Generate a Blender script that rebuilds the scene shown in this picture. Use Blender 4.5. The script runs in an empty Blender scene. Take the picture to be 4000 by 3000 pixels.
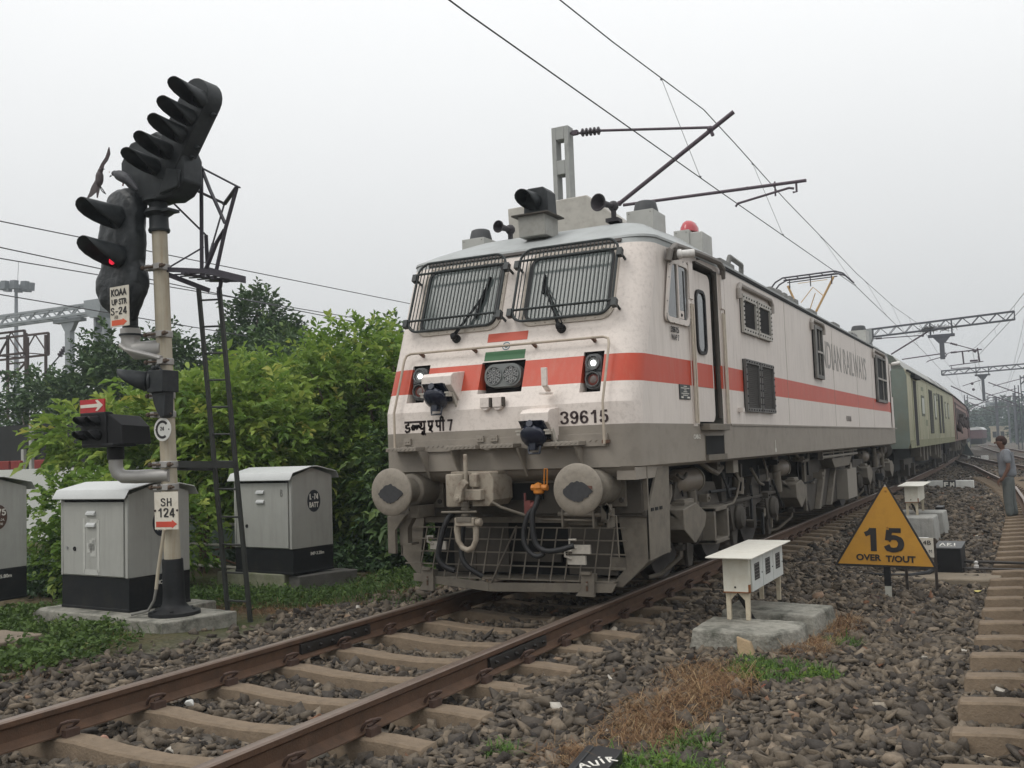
import bpy, bmesh, math, random
import numpy as np
from mathutils import Vector, Matrix, noise as mnoise
random.seed(7); RNG=np.random.default_rng(11)
S=bpy.context.scene; COL=S.collection; PI=math.pi; rad=math.radians

# ---------------------------------------------------------------- camera
cam_d=bpy.data.cameras.new('camera'); cam=bpy.data.objects.new('camera',cam_d); COL.objects.link(cam)
_rt=Vector((0.88568888,0.46292516,-0.03543318)); _up=Vector((0.06203896,-0.04237006,0.99717398)); _fw=Vector((-0.46011561,0.88538414,0.06624609))
CAMP=Vector((4.48343124,-7.88054792,1.45711992))
cam.matrix_world=Matrix(((_rt.x,_up.x,-_fw.x,CAMP.x),(_rt.y,_up.y,-_fw.y,CAMP.y),(_rt.z,_up.z,-_fw.z,CAMP.z),(0,0,0,1)))
cam_d.sensor_width=36; cam_d.lens=36*3854.845/4000; cam_d.clip_end=3000; cam_d.clip_start=.05
S.camera=cam
# ---------------------------------------------------------------- overcast sky + soft sun
W=bpy.data.worlds.new('World'); S.world=W; W.use_nodes=True
nt=W.node_tree; nt.nodes.clear()
def nd(t,nt_,**k):
    n=nt_.nodes.new(t)
    for a,b in k.items(): setattr(n,a,b)
    return n
out=nd('ShaderNodeOutputWorld',nt); bg=nd('ShaderNodeBackground',nt); bg.inputs[1].default_value=.1
SUN_EL,SUN_AZ=rad(52),rad(215)     # azimuth clockwise from +Y
sky=nd('ShaderNodeTexSky',nt,sky_type='NISHITA'); sky.sun_disc=False; sky.sun_elevation=SUN_EL; sky.sun_rotation=SUN_AZ
sky.dust_density=4; sky.air_density=1.5
hs=nd('ShaderNodeHueSaturation',nt); hs.inputs['Saturation'].default_value=.12
tc=nd('ShaderNodeTexCoord',nt); sx=nd('ShaderNodeSeparateXYZ',nt)
# overcast cloud deck: luminance rises from the horizon to the zenith as (1+2 sin h)/3
mr=nd('ShaderNodeMapRange',nt); mr.inputs[1].default_value=-.02; mr.inputs[2].default_value=1; mr.inputs[3].default_value=.36; mr.inputs[4].default_value=1.05
nz=nd('ShaderNodeTexNoise',nt); nz.inputs['Scale'].default_value=1.6; nz.inputs['Detail'].default_value=5
nm=nd('ShaderNodeMapRange',nt); nm.inputs[3].default_value=.93; nm.inputs[4].default_value=1.07
mu=nd('ShaderNodeMath',nt,operation='MULTIPLY'); mu2=nd('ShaderNodeMath',nt,operation='MULTIPLY'); mu2.inputs[1].default_value=17.0
cl=nd('ShaderNodeMix',nt,data_type='RGBA',blend_type='MULTIPLY'); cl.inputs[0].default_value=1; cl.inputs[6].default_value=(.985,.995,1.0,1)
mx=nd('ShaderNodeMix',nt,data_type='RGBA'); mx.inputs[0].default_value=.88
L=nt.links.new
L(tc.outputs['Generated'],sx.inputs[0]); L(sx.outputs['Z'],mr.inputs[0]); L(tc.outputs['Generated'],nz.inputs['Vector']); L(nz.outputs['Fac'],nm.inputs[0])
L(mr.outputs[0],mu.inputs[0]); L(nm.outputs[0],mu.inputs[1]); L(mu.outputs[0],mu2.inputs[0]); L(mu2.outputs[0],cl.inputs[7])
L(sky.outputs[0],hs.inputs['Color']); L(hs.outputs[0],mx.inputs[6]); L(cl.outputs[2],mx.inputs[7]); L(mx.outputs[2],bg.inputs[0]); L(bg.outputs[0],out.inputs[0])
sd=bpy.data.lights.new('sun','SUN'); sd.energy=.9; sd.angle=rad(25); sd.color=(1,.96,.9); so=bpy.data.objects.new('sun',sd); COL.objects.link(so)
_sv=Vector((math.sin(SUN_AZ)*math.cos(SUN_EL),math.cos(SUN_AZ)*math.cos(SUN_EL),math.sin(SUN_EL)))
so.rotation_euler=_sv.to_track_quat('Z','Y').to_euler(); so.location=(0,-20,40)
S.view_settings.view_transform='Standard'; S.view_settings.look='None'; S.view_settings.exposure=0.0; S.view_settings.gamma=1; S.view_settings.use_curve_mapping=False

# ---------------------------------------------------------------- materials
_M={}
def M(name,rgb=(.5,.5,.5),rough=.6,metal=0,var=.18,vs=6,dirt=None,ds=3,da=.5,bump=0,bs=60,emit=0,spec=.4,streak=0,coat=0):
    """procedural paint / metal / concrete: broad tone variation, optional dirt patches, vertical rain streaks and bump"""
    if name in _M: return _M[name]
    m=bpy.data.materials.new(name); m.use_nodes=True; t=m.node_tree; p=t.nodes['Principled BSDF']; l=t.links.new
    p.inputs['Roughness'].default_value=rough; p.inputs['Metallic'].default_value=metal; p.inputs['Specular IOR Level'].default_value=spec
    if coat: p.inputs['Coat Weight'].default_value=coat
    c=nd('ShaderNodeTexCoord',t)
    n=nd('ShaderNodeTexNoise',t); n.inputs['Scale'].default_value=vs; n.inputs['Detail'].default_value=6; n.inputs['Roughness'].default_value=.65
    l(c.outputs['Object'],n.inputs['Vector'])
    r=nd('ShaderNodeMapRange',t); r.inputs[1].default_value=.25; r.inputs[2].default_value=.75; r.inputs[3].default_value=1-var; r.inputs[4].default_value=1+var
    l(n.outputs['Fac'],r.inputs[0])
    k=nd('ShaderNodeMix',t,data_type='RGBA',blend_type='MULTIPLY'); k.inputs[0].default_value=1; k.inputs[6].default_value=(*rgb,1); l(r.outputs[0],k.inputs[7])
    o=k.outputs[2]
    if dirt:
        n2=nd('ShaderNodeTexNoise',t); n2.inputs['Scale'].default_value=ds; n2.inputs['Detail'].default_value=8; n2.inputs['Roughness'].default_value=.7
        if streak:
            mp=nd('ShaderNodeMapping',t); mp.inputs['Scale'].default_value=(streak,streak,.25); l(c.outputs['Object'],mp.inputs[0]); l(mp.outputs[0],n2.inputs['Vector'])
        else: l(c.outputs['Object'],n2.inputs['Vector'])
        r2=nd('ShaderNodeMapRange',t); r2.inputs[1].default_value=.48; r2.inputs[2].default_value=.75; r2.inputs[3].default_value=0; r2.inputs[4].default_value=da
        l(n2.outputs['Fac'],r2.inputs[0])
        k2=nd('ShaderNodeMix',t,data_type='RGBA'); l(r2.outputs[0],k2.inputs[0]); l(o,k2.inputs[6]); k2.inputs[7].default_value=(*dirt,1); o=k2.outputs[2]
    l(o,p.inputs['Base Color'])
    if bump:
        n3=nd('ShaderNodeTexNoise',t); n3.inputs['Scale'].default_value=bs; n3.inputs['Detail'].default_value=5; l(c.outputs['Object'],n3.inputs['Vector'])
        b=nd('ShaderNodeBump',t); b.inputs['Strength'].default_value=bump; b.inputs['Distance'].default_value=.02; l(n3.outputs['Fac'],b.inputs['Height']); l(b.outputs[0],p.inputs['Normal'])
    if emit: p.inputs['Emission Color'].default_value=(*rgb,1); p.inputs['Emission Strength'].default_value=emit
    _M[name]=m; return m
def Mattr(name,stops,rough=.9,bump=0,bs=80,trans=0,var=.15,vs=30):
    """colour from the per-vertex attribute 'tint' through a ramp (stones, leaves, blades)"""
    if name in _M: return _M[name]
    m=bpy.data.materials.new(name); m.use_nodes=True; t=m.node_tree; p=t.nodes['Principled BSDF']; l=t.links.new
    p.inputs['Roughness'].default_value=rough; p.inputs['Specular IOR Level'].default_value=.25
    a=nd('ShaderNodeAttribute',t,attribute_name='tint'); rp=nd('ShaderNodeValToRGB',t); e=rp.color_ramp.elements
    while len(e)>1: e.remove(e[-1])
    e[0].position=stops[0][0]; e[0].color=(*stops[0][1],1)
    for q,cc in stops[1:]:
        x=e.new(q); x.color=(*cc,1)
    l(a.outputs['Fac'],rp.inputs[0])
    c=nd('ShaderNodeTexCoord',t); n=nd('ShaderNodeTexNoise',t); n.inputs['Scale'].default_value=vs; n.inputs['Detail'].default_value=4; l(c.outputs['Object'],n.inputs['Vector'])
    r=nd('ShaderNodeMapRange',t); r.inputs[1].default_value=.25; r.inputs[2].default_value=.75; r.inputs[3].default_value=1-var; r.inputs[4].default_value=1+var; l(n.outputs['Fac'],r.inputs[0])
    k=nd('ShaderNodeMix',t,data_type='RGBA',blend_type='MULTIPLY'); k.inputs[0].default_value=1; l(rp.outputs[0],k.inputs[6]); l(r.outputs[0],k.inputs[7])
    l(k.outputs[2],p.inputs['Base Color'])
    if bump:
        b=nd('ShaderNodeBump',t); b.inputs['Strength'].default_value=bump; b.inputs['Distance'].default_value=.01
        n3=nd('ShaderNodeTexNoise',t); n3.inputs['Scale'].default_value=bs; l(c.outputs['Object'],n3.inputs['Vector']); l(n3.outputs['Fac'],b.inputs['Height']); l(b.outputs[0],p.inputs['Normal'])
    if trans:
        tr=nd('ShaderNodeBsdfTranslucent',t); l(k.outputs[2],tr.inputs[0]); ms=nd('ShaderNodeMixShader',t); ms.inputs[0].default_value=trans
        o=t.nodes['Material Output']; l(p.outputs[0],ms.inputs[1]); l(tr.outputs[0],ms.inputs[2]); l(ms.outputs[0],o.inputs[0])
    _M[name]=m; return m
WHITE=lambda:M('loco_white_paint',(.66,.60,.55),.5,var=.05,vs=2,dirt=(.36,.31,.26),ds=7,da=.42,streak=2.2,bump=.03,bs=9)
WHITEF=lambda:M('loco_front_paint',(.70,.63,.575),.5,var=.05,vs=2,dirt=(.28,.23,.19),ds=26,da=.38,bump=.03,bs=9)
RED=lambda:M('loco_red_stripe',(.49,.062,.028),.45,var=.06,vs=3,dirt=(.45,.2,.14),ds=6,da=.35,streak=2)
GREY=lambda:M('loco_taupe_grey',(.255,.225,.188),.6,var=.08,vs=3,dirt=(.14,.12,.1),ds=5,da=.5)
ROOFG=lambda:M('loco_roof_grey',(.33,.345,.34),.55,var=.08,vs=3,dirt=(.2,.2,.19),ds=5,da=.5)
UNDER=lambda:M('underframe_dust_grey',(.062,.053,.043),.75,var=.2,vs=8,dirt=(.03,.026,.022),ds=5,da=.8)
UNDERL=lambda:M('underframe_light_grey',(.158,.138,.110),.7,var=.15,vs=8,dirt=(.07,.06,.05),ds=6,da=.7)
BLACK=lambda:M('dull_black',(.010,.010,.011),.6,var=.25,vs=12,spec=.25)
SIGB=lambda:M('signal_black_paint',(.018,.021,.023),.55,var=.3,vs=9,dirt=(.055,.06,.06),ds=8,da=.5,spec=.3)
RUBBER=lambda:M('black_rubber',(.012,.012,.013),.6,var=.2)
DARK=lambda:M('dark_void',(.006,.006,.006),.9,var=.1)
RUST=lambda:M('rusty_steel',(.092,.050,.029),.8,var=.25,vs=10,dirt=(.048,.032,.022),ds=7,da=.7,bump=.2,bs=90)
RAILTOP=lambda:M('rail_head_worn',(.20,.15,.12),.38,metal=.5,var=.15,vs=10)
CONC=lambda:M('weathered_concrete',(.25,.24,.205),.9,var=.3,vs=14,dirt=(.06,.062,.048),ds=4,da=1.3,bump=.7,bs=35)
CONCT=lambda:M('sleeper_concrete',(.18,.135,.092),.92,var=.2,vs=9,dirt=(.10,.075,.052),ds=12,da=.6,bump=.35,bs=60)
SILVER=lambda:M('aluminium_paint',(.40,.395,.37),.5,metal=.25,var=.1,vs=4,dirt=(.26,.25,.22),ds=5,da=.5,bump=.03,bs=10)
CREAM=lambda:M('pole_cream_paint',(.40,.36,.28),.6,var=.12,vs=5,dirt=(.27,.18,.09),ds=4,da=.6,streak=5)
GALV=lambda:M('galvanised_steel',(.30,.31,.31),.55,metal=.4,var=.12,vs=6)
DSTEEL=lambda:M('dark_painted_steel',(.045,.04,.052),.55,var=.25,vs=9)
SIGNW=lambda:M('sign_white',(.62,.58,.50),.6,var=.07,vs=5,dirt=(.35,.28,.18),ds=9,da=.45)
SIGNR=lambda:M('sign_red',(.50,.03,.03),.5,var=.12,vs=12)
ORANGE=lambda:M('sign_orange_red',(.62,.10,.04),.55,var=.1)
INK=lambda:M('lettering_black',(.02,.018,.018),.6,var=.1)
INKB=lambda:M('lettering_brown_black',(.035,.02,.02),.6,var=.1)
INKW=lambda:M('lettering_white',(.66,.64,.58),.7,var=.1)
GLASS=lambda:M('window_glass',(.02,.026,.027),.06,var=.0,spec=.9,coat=.6)
BOXW=lambda:M('box_white_paint',(.60,.58,.50),.55,var=.08,vs=5,dirt=(.42,.33,.2),ds=7,da=.4)

# ---------------------------------------------------------------- mesh builder
class MB:
    def __init__(s,T=None): s.v=[]; s.f=[]; s.m=[]; s.T=T or Matrix.Identity(4)
    def add(s,vs,fs,mi=0):
        o=len(s.v); s.v+=[s.T@Vector(v) for v in vs]
        for f in fs: s.f.append([o+i for i in f]); s.m.append(mi)
        return s
    def box(s,x0,x1,y0,y1,z0,z1,mi=0):
        return s.hexa([(x0,y0,z0),(x1,y0,z0),(x1,y1,z0),(x0,y1,z0),(x0,y0,z1),(x1,y0,z1),(x1,y1,z1),(x0,y1,z1)],mi)
    def hexa(s,p,mi=0):
        return s.add(p,[(3,2,1,0),(4,5,6,7),(0,1,5,4),(1,2,6,5),(2,3,7,6),(3,0,4,7)],mi)
    def prism(s,poly,ax,a,b,mi=0):
        n=len(poly)
        g={'x':lambda p,c:(c,p[0],p[1]),'y':lambda p,c:(p[0],c,p[1]),'z':lambda p,c:(p[0],p[1],c)}[ax]
        return s.add([g(p,a) for p in poly]+[g(p,b) for p in poly],[list(range(n))[::-1],list(range(n,2*n))]+[(i,(i+1)%n,n+(i+1)%n,n+i) for i in range(n)],mi)
    def rings(s,R,mi=0,cap=True,closed=True):
        n=len(R[0]); vs=[p for r in R for p in r]; fs=[]
        for k in range(len(R)-1):
            for i in range(n if closed else n-1):
                j=(i+1)%n; fs.append((k*n+i,k*n+j,(k+1)*n+j,(k+1)*n+i))
        if cap: fs.append(list(range(n))[::-1]); fs.append([(len(R)-1)*n+i for i in range(n)])
        return s.add(vs,fs,mi)
    def tube(s,pts,r,n=8,mi=0,cap=True):
        P=[Vector(p) for p in pts]; rr=r if hasattr(r,'__len__') else [r]*len(P); R=[]
        ref=None
        for i,p in enumerate(P):
            d=(P[min(i+1,len(P)-1)]-P[max(i-1,0)]).normalized()
            if ref is None: ref=Vector((0,0,1)) if abs(d.z)<.9 else Vector((1,0,0))
            u=(ref-d*ref.dot(d)).normalized(); ref=u; w=d.cross(u)
            R.append([p+(u*math.cos(2*PI*k/n)+w*math.sin(2*PI*k/n))*rr[i] for k in range(n)])
        return s.rings(R,mi,cap)
    def bar(s,a,b,w,h,mi=0,up=(0,0,1)):
        a,b=Vector(a),Vector(b); d=(b-a).normalized(); u=Vector(up); 
        if abs(d.dot(u))>.98: u=Vector((0,1,0))
        x=d.cross(u).normalized()*(w/2); y=x.cross(d).normalized()*(h/2)
        return s.hexa([a-x-y,a+x-y,b+x-y,b-x-y,a-x+y,a+x+y,b+x+y,b-x+y],mi)
    def lathe(s,prof,o=(0,0,0),d=(0,0,1),n=16,mi=0):
        o=Vector(o); d=Vector(d).normalized(); u=Vector((0,0,1)) if abs(d.z)<.9 else Vector((1,0,0)); u=(u-d*u.dot(d)).normalized(); w=d.cross(u)
        R=[[o+d*h+(u*math.cos(2*PI*k/n)+w*math.sin(2*PI*k/n))*max(r,1e-4) for k in range(n)] for r,h in prof]
        return s.rings(R,mi,True)
    def ball(s,c,r,n=10,mi=0,sc=(1,1,1)):
        c=Vector(c); R=[]
        for i in range(n//2+1):
            t=PI*i/(n//2); R.append([(c.x+r*sc[0]*max(math.sin(t),1e-3)*math.cos(2*PI*k/n),c.y+r*sc[1]*max(math.sin(t),1e-3)*math.sin(2*PI*k/n),c.z-r*sc[2]*math.cos(t)) for k in range(n)])
        return s.rings(R,mi,True)
    def build(s,name,mats,parent=None,bevel=0,smooth=True,solid=0,seg=2):
        if not isinstance(mats,(list,tuple)): mats=[mats]
        off=parent_loc(parent)
        me=bpy.data.meshes.new(name); me.from_pydata([tuple(v-off) for v in s.v],[],s.f)
        for m in mats: me.materials.append(m)
        if len(mats)>1: me.polygons.foreach_set('material_index',s.m)
        if len(s.f)<30000:
            b=bmesh.new(); b.from_mesh(me); bmesh.ops.recalc_face_normals(b,faces=b.faces); b.to_mesh(me); b.free()
        if smooth:
            me.polygons.foreach_set('use_smooth',[True]*len(me.polygons)); me.set_sharp_from_angle(angle=rad(38))
        o=bpy.data.objects.new(name,me); COL.objects.link(o)
        if parent: o.parent=parent
        if solid: q=o.modifiers.new('solid','SOLIDIFY'); q.thickness=solid
        if bevel: q=o.modifiers.new('bevel','BEVEL'); q.width=bevel; q.segments=seg; q.limit_method='ANGLE'; q.angle_limit=rad(40); q.harden_normals=False
        return o
def parent_loc(p):
    v=Vector((0,0,0))
    while p: v+=p.location; p=p.parent
    return v
def tag(o,label=None,cat=None,group=None,kind=None):
    if label: o['label']=label
    if cat: o['category']=cat
    if group: o['group']=group
    if kind: o['kind']=kind
    return o
def thing(name,label,cat,loc=(0,0,0),group=None):
    o=bpy.data.objects.new(name,None); COL.objects.link(o); o.location=loc; o.empty_display_size=.2
    return tag(o,label,cat,group)
def dup(o,loc=None,label=None,parent=None):
    c=o.copy(); COL.objects.link(c); c.parent=parent
    if loc is not None: c.location=loc
    if label: c['label']=label
    for ch in o.children: dup(ch,None,None,c)
    return c
def raw_mesh(name,V,F,mats,tint=None,parent=None,smooth=False):
    """numpy arrays straight into a mesh (F: n x k)"""
    me=bpy.data.meshes.new(name); n,k=F.shape
    me.vertices.add(len(V)); me.vertices.foreach_set('co',np.asarray(V,np.float32).ravel())
    me.loops.add(n*k); me.loops.foreach_set('vertex_index',F.astype(np.int32).ravel())
    me.polygons.add(n); me.polygons.foreach_set('loop_start',np.arange(0,n*k,k,dtype=np.int32)); me.polygons.foreach_set('loop_total',np.full(n,k,np.int32))
    me.update(calc_edges=True); me.validate()
    if tint is not None:
        a=me.attributes.new('tint','FLOAT','POINT'); a.data.foreach_set('value',np.asarray(tint,np.float32))
    for m in (mats if isinstance(mats,(list,tuple)) else [mats]): me.materials.append(m)
    if smooth: me.polygons.foreach_set('use_smooth',[True]*n)
    o=bpy.data.objects.new(name,me); COL.objects.link(o)
    if parent: o.parent=parent
    return o
def frame(o,x,u):
    """matrix: local X along x, local Y along u, local Z outwards"""
    o=Vector(o); x=Vector(x).normalized(); u=Vector(u); u=(u-x*u.dot(x)).normalized(); n=x.cross(u)
    return Matrix(((x.x,u.x,n.x,o.x),(x.y,u.y,n.y,o.y),(x.z,u.z,n.z,o.z),(0,0,0,1)))
def text(s,w,h,T,mat,parent,name='lettering',bold=.02,shear=0,th=.002):
    """lettering of width w and height h lying in the XY plane of frame T, 3 mm proud"""
    cu=bpy.data.curves.new(name,'FONT'); cu.body=s; cu.size=1; cu.offset=bold; cu.shear=shear; cu.extrude=.01; cu.resolution_u=3
    o=bpy.data.objects.new('tmp',cu); COL.objects.link(o)
    me=bpy.data.meshes.new_from_object(o.evaluated_get(bpy.context.evaluated_depsgraph_get()))
    bpy.data.objects.remove(o); bpy.data.curves.remove(cu)
    n=len(me.vertices); c=np.empty(n*3,np.float32); me.vertices.foreach_get('co',c); c=c.reshape(-1,3)
    lo,hi=c.min(0),c.max(0); c[:,0]=(c[:,0]-lo[0])/(hi[0]-lo[0])*w; c[:,1]=(c[:,1]-lo[1])/(hi[1]-lo[1])*h; c[:,2]=(c[:,2]-lo[2])/(hi[2]-lo[2]+1e-9)*th+.003
    R=np.array(T)[:3,:3]; c=c@R.T+np.array(T)[:3,3]-np.array(parent_loc(parent))
    me.vertices.foreach_set('co',c.astype(np.float32).ravel()); me.update(); me.materials.clear(); me.materials.append(mat)
    ob=bpy.data.objects.new(name,me); COL.objects.link(ob); ob.parent=parent
    return ob
def strokes(mb,lines,w,mi=0,z=.003):
    """brush strokes in the local XY plane"""
    for ln in lines:
        for (x0,y0),(x1,y1) in zip(ln[:-1],ln[1:]):
            d=Vector((x1-x0,y1-y0)); 
            if d.length<1e-6: continue
            d.normalize(); n=Vector((-d.y,d.x))*w/2; e=d*w*.35
            a=(x0-e.x,y0-e.y); b=(x1+e.x,y1+e.y)
            mb.hexa([(a[0]-n.x,a[1]-n.y,z-.002),(b[0]-n.x,b[1]-n.y,z-.002),(b[0]+n.x,b[1]+n.y,z-.002),(a[0]+n.x,a[1]+n.y,z-.002),
                     (a[0]-n.x,a[1]-n.y,z),(b[0]-n.x,b[1]-n.y,z),(b[0]+n.x,b[1]+n.y,z),(a[0]+n.x,a[1]+n.y,z)],mi)
DG={'0':[[(.30,.93),(.44,.86),(.51,.66),(.51,.34),(.44,.14),(.30,.07),(.16,.14),(.09,.34),(.09,.66),(.16,.86),(.30,.93)]],
'1':[[(.38,0),(.38,1)],[(.10,.72),(.24,.80),(.34,.93)]],'2':[[(.06,.70),(.10,.86),(.26,.93),(.43,.89),(.50,.74),(.45,.58),(.30,.38),(.14,.20),(.08,.09)],[(.04,.085),(.55,.085)]],
'3':[[(.06,.74),(.12,.88),(.27,.93),(.43,.88),(.49,.74),(.42,.60),(.26,.53)],[(.26,.53),(.44,.47),(.52,.30),(.45,.13),(.28,.07),(.12,.12),(.05,.28)]],
'4':[[(.42,0),(.42,.98)],[(.40,.95),(.07,.32)],[(.02,.27),(.58,.27)]],'5':[[(.53,.915),(.14,.915)],[(.15,.93),(.10,.48)],[(.09,.50),(.20,.60),(.36,.60),(.49,.49),(.52,.31),(.45,.14),(.28,.07),(.12,.12),(.05,.27)]],
'6':[[(.50,.75),(.43,.89),(.29,.93),(.15,.83),(.085,.60),(.085,.34),(.16,.14),(.30,.07),(.45,.14),(.52,.31),(.45,.48),(.30,.56),(.16,.49),(.09,.36)]],
'7':[[(.04,.915),(.55,.915)],[(.52,.91),(.36,.64),(.27,.36),(.23,0)]],'9':[[(.10,.25),(.17,.11),(.31,.07),(.45,.17),(.515,.40),(.515,.66),(.44,.86),(.30,.93),(.15,.86),(.08,.69),(.15,.52),(.30,.44),(.44,.51),(.51,.64)]],
'L':[[(.10,1),(.10,.0)],[(.02,.085),(.52,.085)]],'-':[[(.06,.42),(.40,.42)]],'S':[[(.50,.74),(.42,.89),(.27,.93),(.12,.87),(.09,.72),(.19,.59),(.40,.48),(.51,.32),(.45,.14),(.28,.07),(.12,.12),(.05,.27)]],'H':[[(.09,0),(.09,1)],[(.50,0),(.50,1)],[(.09,.52),(.50,.52)]],' ':[]}
def cat_(P,n=6):
    if len(P)<4: return [Vector(p) for p in P]
    P=[Vector(p) for p in P]; Q=[]
    for i in range(len(P)-1):
        p0,p1,p2,p3=P[max(i-1,0)],P[i],P[i+1],P[min(i+2,len(P)-1)]
        for t in [k/n for k in range(n)]: Q.append(.5*((2*p1)+(p2-p0)*t+(2*p0-5*p1+4*p2-p3)*t*t+(3*p1-p0-3*p2+p3)*t**3))
    return Q+[P[-1]]
def digits(s,w,h,T,mat,parent,wt=.17,name='lettering',gap=.10):
    '''bold grotesque numerals as one flat raised mesh, w wide and h high'''
    wid={'-':.46,' ':.2}; tot=sum(wid.get(c,.6)+gap for c in s)-gap; sx=w/tot; x=0; mb=MB(T); z=.004
    for c in s:
        for ln in DG[c]:
            P=[Vector(((x+p.x)*sx,p.y*h)) for p in cat_(ln)]; ww=wt*h; Lf=[];Rt=[]
            for i,p in enumerate(P):
                d=(P[min(i+1,len(P)-1)]-P[max(i-1,0)]); d=d.normalized() if d.length>0 else Vector((1,0)); n=Vector((-d.y,d.x)); k=(.80 if abs(d.x)>.8 else 1)*ww/2; Lf.append(p+n*k); Rt.append(p-n*k)
            n=len(P); V=[(*p,.001) for p in Lf]+[(*p,.001) for p in Rt]+[(*p,z) for p in Lf]+[(*p,z) for p in Rt]; F=[]
            for i in range(n-1): F+=[(2*n+i,2*n+i+1,3*n+i+1,3*n+i),(i,i+1,2*n+i+1,2*n+i),(n+i+1,n+i,3*n+i,3*n+i+1)]
            F+=[(0,n,3*n,2*n),(n-1,2*n-1,4*n-1,3*n-1)]; mb.add(V,F); z+=.0002
        x+=wid.get(c,.6)+gap
    return mb.build(name,mat,parent,smooth=False)
def rrect(x0,x1,y0,y1,r,n=5):
    P=[]
    for cx,cy,a in ((x1-r,y1-r,0),(x0+r,y1-r,PI/2),(x0+r,y0+r,PI),(x1-r,y0+r,1.5*PI)):
        P+=[(cx+r*math.cos(a+PI/2*i/n),cy+r*math.sin(a+PI/2*i/n)) for i in range(n+1)]
    return P
def ringframe(mb,outer,inner,z0,z1,mi=0):
    n=len(outer); V=[(*p,z0) for p in outer]+[(*p,z0) for p in inner]+[(*p,z1) for p in outer]+[(*p,z1) for p in inner]; F=[]
    for i in range(n):
        j=(i+1)%n; F+=[(2*n+i,2*n+j,3*n+j,3*n+i),(i,j,2*n+j,2*n+i),(n+j,n+i,3*n+i,3*n+j),(j,i,n+i,n+j)]
    mb.add(V,F,mi)
def hood(mb,o,d,r,L,mi=0,n=18,tilt=0):
    """signal hood: tube cut on the slant, open underneath"""
    o=Vector(o); d=Vector(d).normalized(); u=Vector((0,0,1)); u=(u-d*u.dot(d)).normalized(); w=d.cross(u)
    R=[]
    for k in range(5):
        ring=[]
        for i in range(n):
            a=2*PI*i/n; f=(.5+.5*math.cos(a)); l=L*(.05+.95*(1-(1-f)**2.3))*k/4; q=r*(1+.05*k/4)
            ring.append(o+d*l+(u*math.cos(a)+w*math.sin(a))*q)
        R.append(ring)
    mb.rings(R,mi,cap=False)

def roughen(o,st=.02,sc=.12,lv=4):
    q=o.modifiers.new('sub','SUBSURF'); q.subdivision_type='SIMPLE'; q.levels=q.render_levels=lv
    t=bpy.data.textures.new('rough','CLOUDS'); t.noise_scale=sc; t.noise_depth=4; q=o.modifiers.new('rough','DISPLACE'); q.texture=t; q.strength=st; q.texture_coords='LOCAL'; q.mid_level=.5
    return o
# ================================================================ ground, ballast, track
def xc(y):      # the track bends gently left beyond the locomotive
    y=np.maximum(np.asarray(y,float)-22,0); return -y*y/2600
def H(x,y):
    x=np.asarray(x,float); y=np.asarray(y,float)
    h=np.interp(x-xc(y),[-300,-60,-9,-4,-2.6,-2,-1.4,-1,1,1.4,1.9,3.6,3.95,7.4,9,40,300],[-.6,-.5,-.34,-.24,-.22,-.245,-.255,-.27,-.27,-.235,-.29,-.30,-.31,-.31,-.34,-.4,-.5])
    return h+.018*np.sin(x*3.1+y*1.3)+.014*np.sin(y*4.3-x*2.2)+.02*np.sin(x*.7+1)*np.sin(y*.55)
def Mground():
    m=bpy.data.materials.new('ballast_and_soil'); m.use_nodes=True; t=m.node_tree; p=t.nodes['Principled BSDF']; l=t.links.new
    p.inputs['Roughness'].default_value=.95; p.inputs['Specular IOR Level'].default_value=.2
    c=nd('ShaderNodeTexCoord',t)
    v=nd('ShaderNodeTexVoronoi',t); v.inputs['Scale'].default_value=17; l(c.outputs['Object'],v.inputs['Vector'])
    rp=nd('ShaderNodeValToRGB',t); e=rp.color_ramp.elements; e[0].color=(.05,.042,.035,1); e[1].color=(.155,.13,.105,1); e.new(.5).color=(.10,.088,.075,1)
    sp=nd('ShaderNodeSeparateColor',t); l(v.outputs['Color'],sp.inputs[0]); l(sp.outputs[0],rp.inputs[0])
    n=nd('ShaderNodeTexNoise',t); n.inputs['Scale'].default_value=.6; n.inputs['Detail'].default_value=8; l(c.outputs['Object'],n.inputs['Vector'])
    r2=nd('ShaderNodeValToRGB',t); e=r2.color_ramp.elements; e[0].position=.35; e[0].color=(.05,.062,.02,1); e[1].position=.7; e[1].color=(.11,.08,.05,1); l(n.outputs['Fac'],r2.inputs[0])
    # soil and weeds left of the ballast shoulder, ballast elsewhere
    s=nd('ShaderNodeSeparateXYZ',t); l(c.outputs['Object'],s.inputs[0])
    ad=nd('ShaderNodeMath',t,operation='ADD'); nn=nd('ShaderNodeMath',t,operation='MULTIPLY'); nn.inputs[1].default_value=1.2; l(n.outputs['Fac'],nn.inputs[0]); l(s.outputs['X'],ad.inputs[0]); l(nn.outputs[0],ad.inputs[1])
    mr=nd('ShaderNodeMapRange',t); mr.inputs[1].default_value=-2.3; mr.inputs[2].default_value=-1.7; l(ad.outputs[0],mr.inputs[0])
    k=nd('ShaderNodeMix',t,data_type='RGBA'); l(mr.outputs[0],k.inputs[0]); l(r2.outputs[0],k.inputs[6]); l(rp.outputs[0],k.inputs[7]); l(k.outputs[2],p.inputs['Base Color'])
    b=nd('ShaderNodeBump',t); b.inputs['Strength'].default_value=.9; b.inputs['Distance'].default_value=.04; l(v.outputs['Distance'],b.inputs['Height']); l(b.outputs[0],p.inputs['Normal'])
    return m
gx=np.concatenate([[-900,-400,-200,-120],np.arange(-80,-14,4),np.arange(-14,-4,.5),np.arange(-4,8,.08),np.arange(8,14,.5),np.arange(14,80,4),[120,200,400,900]])
gy=np.concatenate([[-60,-30,-16],np.arange(-10,14,.1),np.arange(14,40,.5),np.arange(40,140,3),[150,180,220,300,450,700,1200,2400]])
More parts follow.
